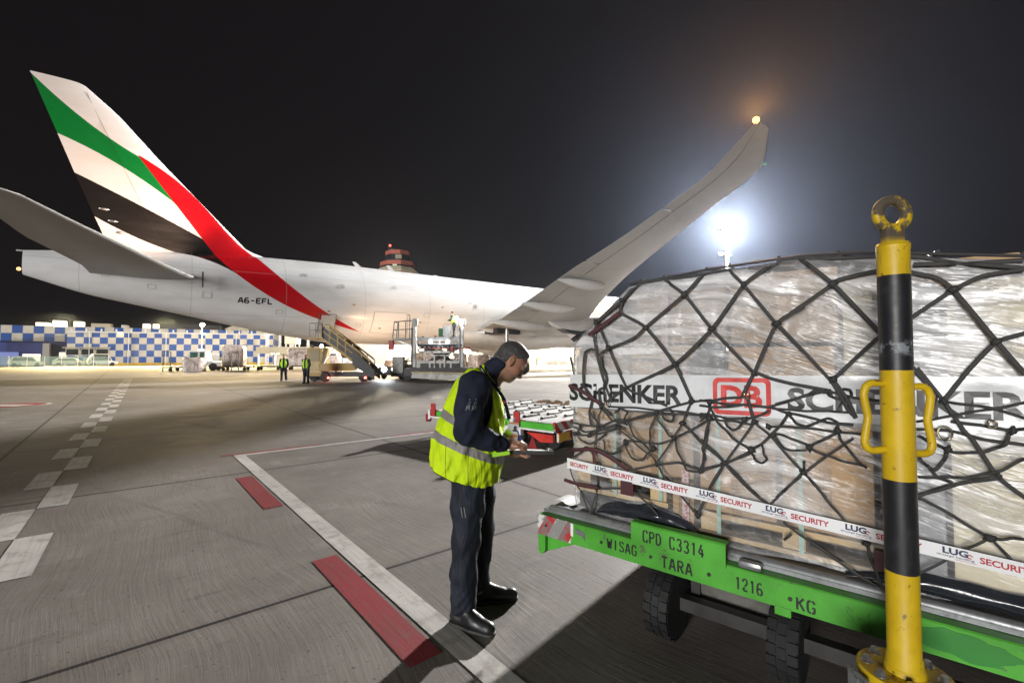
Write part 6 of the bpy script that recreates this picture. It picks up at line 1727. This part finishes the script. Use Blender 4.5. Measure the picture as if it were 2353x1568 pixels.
for s_ in (-1, 1):
    er = HR @ np.array(Matrix.Rotation(R(-14), 3, 'Y'))
    B.ell(H(-.012, s_ * .081, -.008), (.021, .0085, .033), .006, rot=er)
    B.ell(H(-.008, s_ * .091, -.006), (.0125, .0075, .021), .004, 's', er)
    B.ell(H(-.006, s_ * .083, -.012), (.007, .006, .009), .004, rot=er)
    B.ell(H(-.002, s_ * .079, -.036), (.009, .0065, .010), .006, rot=er)
B.cone(H(-.035, 0, -.045), (.055, .012, 1.43), .056, .066, .03)
B.cone((.05, .01, 1.46), (-.04, .0, .95), .07, .11, .03)
# arms and hands
SR, ER, WR = np.array((-.022, -.185, 1.425)), np.array((-.055, -.262, 1.175)), np.array((.150, -.150, 1.078))
SL, EL, WL = np.array((.02, .20, 1.42)), np.array((.03, .265, 1.15)), np.array((.165, .095, .990))
B.chain([(.0, .0, 1.42), SR, ER, WR], [.06, .05, .042, .027]); B.chain([(.0, .0, 1.42), SL, EL, WL], [.06, .05, .042, .027])
PR = WR + np.array((.052, .022, -.006))
B.cone(WR, PR, .026, .027, .02).ell(PR + np.array((.012, .004, .0)), (.042, .030, .028), .015)
kn = [PR + np.array(v) for v in ((.044, -.018, .018), (.050, -.003, .016), (.048, .012, .008), (.042, .022, -.002))]
mid = [PR + np.array(v) for v in ((.078, -.012, .000), (.080, .002, -.006), (.072, .014, -.014), (.060, .024, -.020))]
tip = [PR + np.array(v) for v in ((.082, .000, -.034), (.076, .010, -.036), (.062, .018, -.038), (.048, .026, -.038))]
for a, b, c in zip(kn, mid, tip): B.chain([PR + (a - PR) * .4, a, b, c], [.012, .0110, .0095, .0078], .006)
B.chain([PR + np.array((-.006, -.022, .004)), PR + np.array((.030, -.032, -.004)), PR + np.array((.062, -.022, -.014)), PR + np.array((.078, -.008, -.026))], [.014, .0125, .0105, .008], .007)
PL = WL + np.array((.060, -.022, -.010))
B.cone(WL, PL, .026, .026, .02).ell(PL, (.046, .036, .018), .015)
for q, (dy, ln) in enumerate(((-.030, .060), (-.012, .070), (.006, .066), (.022, .052))):
    a = PL + np.array((.034, dy * .8, -.004)); b = a + np.array((ln * .5, dy * .35 - .004, -.010)); c = b + np.array((.012, -.022, .006)); e_ = c + np.array((-.004, -.022, .012))
    B.chain([PL + (a - PL) * .4, a, b, c, e_], [.0115, .0112, .0102, .0092, .008], .006)
B.chain([PL + np.array((-.012, -.028, .004)), PL + np.array((.012, -.048, .014)), PL + np.array((.034, -.052, .030))], [.013, .0115, .009], .007)
# legs inside the trousers
B.chain([(-.05, 0, .95), (-.06, -.09, .90), (-.075, -.10, .50), (-.09, -.095, .09)], [.10, .075, .05, .042]); B.chain([(-.05, 0, .95), (-.03, .11, .90), (.005, .11, .50), (-.01, .13, .09)], [.10, .075, .05, .042])
B.build("body", m_skin.m, man, smooth_it=1)
# hair
Hf = Field(H(0, 0, .03) - .16, H(0, 0, .03) + .16, .0040)
Hf.ell(H(-.008, 0, .028), (.1080, .0825, .0985), 0, rot=HR)
Hf.ell(H(.030, 0, .040), (.066, .064, .074), .02, rot=HR)
Hf.ell(H(-.05, 0, -.035), (.060, .066, .055), .02, rot=HR)
def haircut(P):
    q = (P - HC) @ HR
    x, y, z = q[..., 0], q[..., 1], q[..., 2]
    n = .004 * np.sin(x * 310) * np.sin(y * 270 + z * 200)
    front = x - (.060 + .10 * np.clip(z - .055, -.05, .04) * 1.6) + 6.0 * np.clip(np.abs(y) - .055, 0, 1) * .35
    low = np.where(x > -.002, .026 - z, np.where(x > -.030, .030 - z, -.075 - z - (x + .10) * .1))
    burn = np.where((x > .002) & (x < .022) & (z > -.028) & (np.abs(y) > .05), -1, 1.0)
    return np.maximum(front, low) + n
Hf.a += (.0022 * np.sin(Hf.pts()[..., 0] * 500) * np.sin(Hf.pts()[..., 1] * 430 + 2) * np.sin(Hf.pts()[..., 2] * 470)).astype(np.float32)
Hf.cut(haircut)
Hf.build("hair", m_hair, man, smooth_it=1)
for s_ in (-1, 1):
    eb = Field(H(.08, s_ * .03, .02) - .05, H(.08, s_ * .03, .02) + .05, .0030)
    eb.cone(H(.0945, s_ * .014, .019), H(.093, s_ * .032, .024), .0045, .0048, .004).cone(H(.093, s_ * .032, .024), H(.084, s_ * .049, .018), .0048, .0034, .004)
    eb.build("eyebrow", m_hair, man)
# jacket
def wrinkle(P, f=1.0, amp=.004):
    x, y, z = P[..., 0], P[..., 1], P[..., 2]
    return amp * (np.sin(z * 46 * f + 9 * np.sin(x * 11 + y * 7)) * .55 + np.sin(z * 24 * f + 4 * np.sin(x * 14 - y * 9)) * .7 + np.sin(z * 83 * f - x * 60 + 5 * np.sin(y * 17)) * .3 + np.sin(x * 70 * f + z * 30 + y * 40) * .3)
J = Field((-.36, -.42, .84), (.30, .42, 1.60), .0056)
J.ell((-.055, .01, 1.07), (.172, .205, .24)).ell((-.028, .01, 1.27), (.158, .195, .21), .06)
J.cone(SR, (.0, .0, 1.40), .085, .10, .05).cone(SL, (.0, .0, 1.40), .085, .10, .05)
J.cone((-.03, .01, 1.40), (.045, .012, 1.47), .105, .082, .03)
J.cone((.030, .012, 1.46), H(-.040, 0, -.070), .079, .070, .015)
J.chain([SR, (SR + ER) / 2 + np.array((-.012, -.012, 0)), ER, (ER + WR) / 2 + np.array((.0, -.008, -.010)), WR - (WR - ER) * .06], [.092, .084, .074, .062, .046], .03)
J.chain([SL, (SL + EL) / 2, EL, WL - (WL - EL) * .06], [.088, .078, .068, .044], .03)
pj = J.pts()
arm = np.clip((np.abs(pj[..., 1]) - .13) / .06, 0, 1)
J.a += (wrinkle(pj, 1.0, .0046) * (.35 + .65 * arm)).astype(np.float32)
J.ell(H(.02, 0, -.075), (.066, .064, .075), .012, 's', HR)
J.build("jacket", m_navy_cloth.m, man, smooth_it=1)
# vest
V = Field((-.40, -.34, .82), (.30, .36, 1.62), .0056)
V.ell((-.085, .015, .98), (.228, .240, .32)).ell((-.058, .01, 1.12), (.205, .222, .26), .06).ell((-.025, .01, 1.29), (.176, .208, .21), .07)
V.cone((-.03, -.115, 1.445), (-.03, .135, 1.445), .075, .075, .05).cone((-.03, .01, 1.40), (.040, .012, 1.46), .115, .094, .03)
pv = V.pts()
V.a += wrinkle(pv, .6, .0075).astype(np.float32)
zb = 1.038 - .315 * (pv[..., 0] + .311) - .12
V.a = np.maximum(V.a, (zb - pv[..., 2]).astype(np.float32))
# arm holes, neck opening, open front
V.op(lambda P: np.sqrt(((P[..., 0] + .012) / .80) ** 2 + ((P[..., 2] - 1.335) / 1.55) ** 2) - .118 + np.clip(P[..., 1] + .10, 0, 1) * 3, (-.2, -.36, 1.08), (.16, -.02, 1.56), .006, 's')
V.op(lambda P: np.sqrt(((P[..., 0] - .02) / .80) ** 2 + ((P[..., 2] - 1.335) / 1.55) ** 2) - .118 + np.clip(.11 - P[..., 1], 0, 1) * 3, (-.14, .02, 1.08), (.2, .38, 1.56), .006, 's')
V.cone((.045, .012, 1.44), H(-.02, 0, -.06), .088, .088, .004, 's')
V.op(lambda P: np.maximum(np.abs(P[..., 1] - .045) - .036 - .10 * np.clip(P[..., 2] - 1.15, 0, 1), .06 - P[..., 0]), (.05, -.12, .85), (.3, .2, 1.6), .004, 's')
V.build("vest", m_vest, man, smooth_it=1)
m_neon = pm("lime_closure_strap", (.45, .85, .06), .6, 0, .1)
MB().bar((.085, -.185, 1.022), (.185, -.15, 1.030), .004, .022).build("vest_strap", m_neon, man); MB().bar((.155, -.10, 1.145), (.190, -.09, 1.12), .006, .045).build("vest_strap", m_neon, man)
# collar ribbon and badge
mb = MB()
LP = [(.005, -.066, 1.545), (.030, -.088, 1.505), (.085, -.098, 1.440), (.135, -.085, 1.370), (.165, -.062, 1.29), (.180, -.045, 1.215)]
mb.tube([Vector(p) + Vector((.0, -.012, .0)) for p in LP], .010, 8, flat=((.55, -.83, 0), .25))
mb.tube([(.005, .08, 1.545), (.08, .10, 1.44), (.15, .07, 1.33), (.185, .0, 1.215)], .010, 8)
ln = mb.build("lanyard", m_navy_cloth.m, man, True)
m_ribred = pm("red_ribbon_print", (.5, .03, .06), .5)
for p in ((.047, -.109, 1.480), (.152, -.089, 1.325)): MB().box(p, (.016, .006, .016), 0, None).build("red_mark", m_ribred, ln)
mb = MB()
for i in range(5): mb.box((.014 + .006 * i, -.104 - .001 * i, 1.527 - .0085 * i), (.005, .004, .007))
mb.build("white_mark", pm("white_ribbon_print", (.5, .52, .56), .6), ln)
Mb = Matrix.Translation((.205, -.088, 1.150)) @ Matrix.Rotation(R(6), 4, 'Y')
bd = MB().box((0, 0, 0), (.066, .003, .105), 0, Mb, ch=.001).build("badge", pm("white_card", (.55, .55, .54), .3, 0, .08), man)
MB().box((0, -.0025, .047), (.062, .002, .010), 0, Mb).box((0, -.0025, -.028), (.060, .002, .018), 0, Mb).build("orange_bar", pm("orange_card_print", (.50, .24, .07), .4), bd)
MB().sphere((.012, -.003, .020), (.010, .002, .013), 10, 0, Mb).box((.012, -.0025, .003), (.026, .002, .012), 0, Mb).build("portrait_print", m_dark, bd)
MB().box((0, 0, .066), (.014, .008, .026), 0, Mb, ch=.002).build("badge_clip", m_steel, bd)
# embroidered marks on the sleeve
mb = MB()
def slv(a, hh):
    z = 1.335 + hh
    t = (1.425 - z) / .25
    c = SR + (ER - SR) * t + np.array((-.012, -.012, 0)) * 2 * min(t, 1 - t)
    return (c[0] + .012 + a, c[1] - math.sqrt(max(.0885 ** 2 - (a + .012) ** 2, 1e-5)) - .0125, z)
for k, x0 in enumerate((-.022, .012)):
    rot_ = lambda a, h, x0=x0: slv(x0 + h, .022 - a)
    stroke_text(mb, "DC" if k == 0 else "CGI", .030, .052, 0, .020, lambda a, h: rot_(a, h), .16, .35)
    stroke_text(mb, "LS" if k == 0 else "ISL", .008, .024, .004, .018, lambda a, h: rot_(a, h), .16, .4)
    stroke_text(mb, "I", -.012, .004, .008, .010, lambda a, h: rot_(a, h), .5, .4)
    mb.add([rot_(.030, .0), rot_(.055, .0), rot_(.055, .0015), rot_(.030, .0015)], [(0, 1, 2, 3)])
mb.build("sleeve_embroidery", pm("white_thread", (.40, .42, .45), .8), man)
# trousers
T = Field((-.34, -.32, .05), (.26, .34, 1.04), .0056)
T.ell((-.060, .01, .93), (.140, .180, .13))
T.chain([(-.055, -.088, .90), (-.070, -.102, .70), (-.078, -.104, .50), (-.092, -.098, .30), (-.090, -.098, .11)], [.108, .096, .084, .077, .076], .03)
T.chain([(-.030, .108, .90), (-.004, .112, .70), (.002, .114, .50), (-.010, .124, .30), (-.014, .130, .15)], [.104, .092, .079, .072, .069], .03)
pt = T.pts()
T.a += (wrinkle(pt, .45, .0042) + .0022 * np.sin(pt[..., 2] * 95 + 8 * np.sin(pt[..., 0] * 21 + pt[..., 1] * 9) + 30 * pt[..., 0]) * np.clip((.34 - pt[..., 2]) / .25, 0, 1)).astype(np.float32)
T.cut(lambda P: .072 + .02 * np.clip(P[..., 1], 0, 1) - P[..., 2])
T.build("trousers", m_trs.m, man, smooth_it=1)
pk = MB()
for k in range(2): pk.tube([(-.098 + .018 * k, -.203, .725), (-.088 + .018 * k, -.203, .665)], .0035, 8)
pk.build("pocket_pens", m_steel, man, True)
# shoes
def shoe(heel, toe, parent):
    heel, toe = np.array(heel, float), np.array(toe, float)
    d = toe - heel; Ls = np.linalg.norm(d); d /= Ls; l = np.array((-d[1], d[0], 0))
    S_ = Field(np.minimum(heel, toe) - .09, np.maximum(heel, toe) + np.array((.09, .09, .16)), .0045)
    p = lambda a, b, z: heel + d * a * Ls + l * b + np.array((0, 0, z))
    S_.cone(p(.12, 0, .045), p(.88, .0, .036), .042, .036, .02).cone(p(.55, 0, .040), p(.93, 0, .034), .047, .036, .02)
    S_.cone(p(.18, 0, .06), p(.20, 0, .14), .044, .046, .02).cone(p(.3, 0, .10), p(.62, 0, .055), .038, .036, .025)
    S_.cut(lambda P: .012 - P[..., 2])
    o = S_.build("shoe", m_boot, parent)
    Z = Field(np.minimum(heel, toe) - .09, np.maximum(heel, toe) + .09, .0045)
    Z.cone(p(.12, 0, .014), p(.55, 0, .014), .046, .048, .01).cone(p(.55, 0, .014), p(.93, 0, .014), .051, .040, .01)
    Z.cut(lambda P: np.maximum(.001 - P[..., 2], P[..., 2] - .022))
    Z.build("sole", pm("grey_rubber_sole", (.035, .034, .034), .6, 0, .3, 20), o)
    mb = MB()
    for k in range(4): mb.tube([p(.36 + .07 * k, -.028, .098 - .011 * k), p(.36 + .07 * k, 0, .122 - .014 * k), p(.36 + .07 * k, .028, .098 - .011 * k)], .003, 6)
    mb.build("laces", m_dark, o, True)
shoe((-.165, -.075, 0), (.085, -.225, 0), man)
shoe((-.060, .125, 0), (.222, .185, 0), man)
# clipboard and pen: held, so things of their own
CB_ = Matrix.Translation(Vector(MAN) + Vector((.268, -.005, 1.010))) @ Matrix.Rotation(R(1.0), 4, 'Y') @ Matrix.Rotation(R(-9), 4, 'X')
cb = thing("clipboard", "black clipboard with white papers held level by the man", "clipboard", (0, 0, 0))
MB().box((0, 0, -.004), (.38, .235, .022), 0, CB_, ch=.003).build("board", m_dark, cb)
MB().box((-.015, 0, .0075), (.29, .18, .003), 0, CB_).build("papers", pm("white_form_paper", (.66, .67, .70), .6, 0, .05), cb)
MB().box((.165, 0, .013), (.022, .12, .014), 0, CB_, ch=.004).cyl(CB_ @ Vector((.178, -.06, .012)), CB_ @ Vector((.178, .06, .012)), .005, 10).build("clip", m_steel, cb)
pen = thing("pen", "blue pen in the writing hand of the man", "pen", (0, 0, 0))
pb = Vector(MAN) + Vector(PR) + Vector((.045, -.006, .050)); pt_ = Vector(MAN) + Vector(PR) + Vector((.088, .008, -.052))
MB().cyl(pb + (pb - pt_) * .35, pt_ + (pb - pt_) * .12, .0042, 10).build("barrel", pm("blue_pen_plastic", (.02, .05, .30), .3), pen, True)
MB().cyl(pt_ + (pb - pt_) * .12, pt_, .0038, 10, r2=.0008).build("tip", m_steel, pen, True)

# ================================================================== tow bar standing upright
TB = (1.347, 1.62, 0)
def mat_tow():
    M = Mat("chipped_yellow_black_paint", (.55, .36, .01), .35, 0, .5)
    x, y, z = M.xyz()
    w = M.noise(7.0, 3.0) * .010 - .005
    zz = z + w
    blk = (zz.gt(1.555) * zz.lt(1.885)).max(zz.gt(.865) * zz.lt(1.178))
    n = M.noise(6.0, 6.0, .65)
    yel = M.mix(n.ramp(.3, .75), (.50, .33, .005), (.64, .44, .008))
    g = M.noise(22.0, 6.0, .7)
    yel = M.mix(g.ramp(.60, .66) * .85, yel, (.10, .055, .012))
    bk = M.mix(n.ramp(.5, .75), (.010, .011, .014), (.035, .038, .045))
    scr = M.noise(30.0, 5.0, .7)
    ring = ((z - 1.632).abs()).ramp(.008, .035, 1.0, 0.0)
    bk = M.mix(scr.ramp(.45, .6) * ring * .9, bk, (.22, .24, .27))
    k = M.mix(blk, yel, bk)
    top = z.ramp(1.99, 2.03) * M.noise(18.0, 5.0, .7).ramp(.40, .52)
    k = M.mix(top, k, (.075, .058, .038))
    sp = M.noise(48.0, 3.0, .6)
    k = M.mix(sp.ramp(.72, .75), k, (.045, .028, .014))
    wr = M.noise(1.0, 5.0, .7, vec=M.vec(x * 60.0, y * 60.0, z * 5.0))
    k = M.mix(wr.ramp(.60, .72) * .5, k, (.13, .11, .07))
    M.color(k); M.rough(n.ramp(.3, .8, .40, .60) + top * .3); M.bump(g * .6 + sp * .5, .25, .004)
    return M.m
m_tow = mat_tow()
tb = thing("tow_bar", "upright yellow and black tow bar with ring eye, side handles and bolted round flange", "tow bar", TB)
r0 = .0475
MB().lathe([(0, .52), (r0 + .006, .52), (r0 + .004, .575), (r0, .585), (r0, .90), (r0, 1.3), (r0, 1.70), (r0, 1.975), (r0 + .0015, 1.980), (r0 + .0015, 1.990), (r0 - .004, 1.994), (0, 1.994)], 40).build("pole", m_tow, tb, True, 40)
mb = MB()
mb.box((0, 0, 2.018), (.066, .030, .075), ch=.006)
n_, m_ = 36, 12
vs = []
for i in range(n_):
    t = 2 * math.pi * i / n_
    for j in range(m_):
        p_ = 2 * math.pi * j / m_
        rr_ = .0505 + .0175 * math.copysign(abs(math.cos(p_)) ** .7, math.cos(p_))
        vs.append((rr_ * math.cos(t), .015 * math.copysign(abs(math.sin(p_)) ** .7, math.sin(p_)), 2.105 + rr_ * math.sin(t)))
mb.add(vs, [(i * m_ + j, ((i + 1) % n_) * m_ + j, ((i + 1) % n_) * m_ + (j + 1) % m_, i * m_ + (j + 1) % m_) for i in range(n_) for j in range(m_)])
mb.build("ring_eye", m_tow, tb, True, 50)
mb = MB(); mb.lathe([(.046, 1.990), (.050, 1.994), (.044, 2.002), (.036, 2.0)], 24); mb.sphere((.0, -.035, 1.985), (.012, .010, .012), 8); mb.build("weld_bead", m_tow, tb, True)
HP = [(.040, 1.508), (.088, 1.510), (.108, 1.498), (.117, 1.470), (.110, 1.425), (.104, 1.39), (.112, 1.345), (.118, 1.305), (.108, 1.283), (.088, 1.276), (.040, 1.280)]
for s_ in (-1, 1):
    P_ = crom([(s_ * a, 0, b + (.0 if s_ < 0 else -.012)) for a, b in HP], 4)
    P_ = [(p[0], -.0, p[2]) for p in P_]
    MB().tube(P_, .0125, 10).build("handle", m_tow, tb, True)
fl = MB().lathe([(0, .492), (.130, .492), (.134, .496), (.134, .522), (.130, .527), (0, .527)], 48).build("flange", m_tow, tb, True, 40)
mb = MB(); mb.lathe([(.050, .526), (.060, .528), (.056, .545), (.049, .552)], 24); mb.build("flange_weld", m_tow, tb, True)
for k in range(8):
    t = 2 * math.pi * (k + .3) / 8; x, y = .103 * math.cos(t), .103 * math.sin(t)
    b_ = MB().lathe([(0, .525), (.019, .525), (.019, .529), (0, .529)], 16, 0, Matrix.Translation((x, y, 0))).lathe([(0, .528), (.0135, .528), (.0135, .541), (.010, .546), (0, .546)], 6, 0, Matrix.Translation((x, y, 0)) @ Matrix.Rotation(k, 4, 'Z'))
    b_.build("bolt", m_steel, fl)
MB().lathe([(0, .02), (.15, .02), (.16, .0), (.16, .0)], 24).lathe([(.05, .02), (.05, .30), (.075, .36), (.075, .492), (.0, .492)], 24).build("base", m_edge, tb, True, 40)
mb = MB().box((-.115, -.02, .43), (.05, .05, .11), ch=.008).box((-.16, .0, .44), (.012, .09, .16), ch=.004).bar((-.17, -.0, .50), (-.06, -.0, .50), .014); mb.build("hinge_bracket", m_edge, tb)
MB().box((-.10, -.05, .41), (.035, .03, .06), ch=.004).build("maroon_latch", m_maroon, tb)

# ================================================================== thin haze, added to give the lamps their glow
mh = bpy.data.materials.new("thin_night_haze"); mh.use_nodes = True
nt = mh.node_tree; nt.nodes.clear()
o_ = nt.nodes.new("ShaderNodeOutputMaterial"); v_ = nt.nodes.new("ShaderNodeVolumePrincipled")
v_.inputs["Color"].default_value = (.62, .74, 1.0, 1); v_.inputs["Density"].default_value = HAZE_DENSITY; v_.inputs["Anisotropy"].default_value = 0.82
nt.links.new(v_.outputs[0], o_.inputs["Volume"])
if HAZE_DENSITY > 0:
    hz = MB().box((0, 500, 59), (1600, 1560, 120)).build("haze", mh)
    tag(hz, kind="stuff")
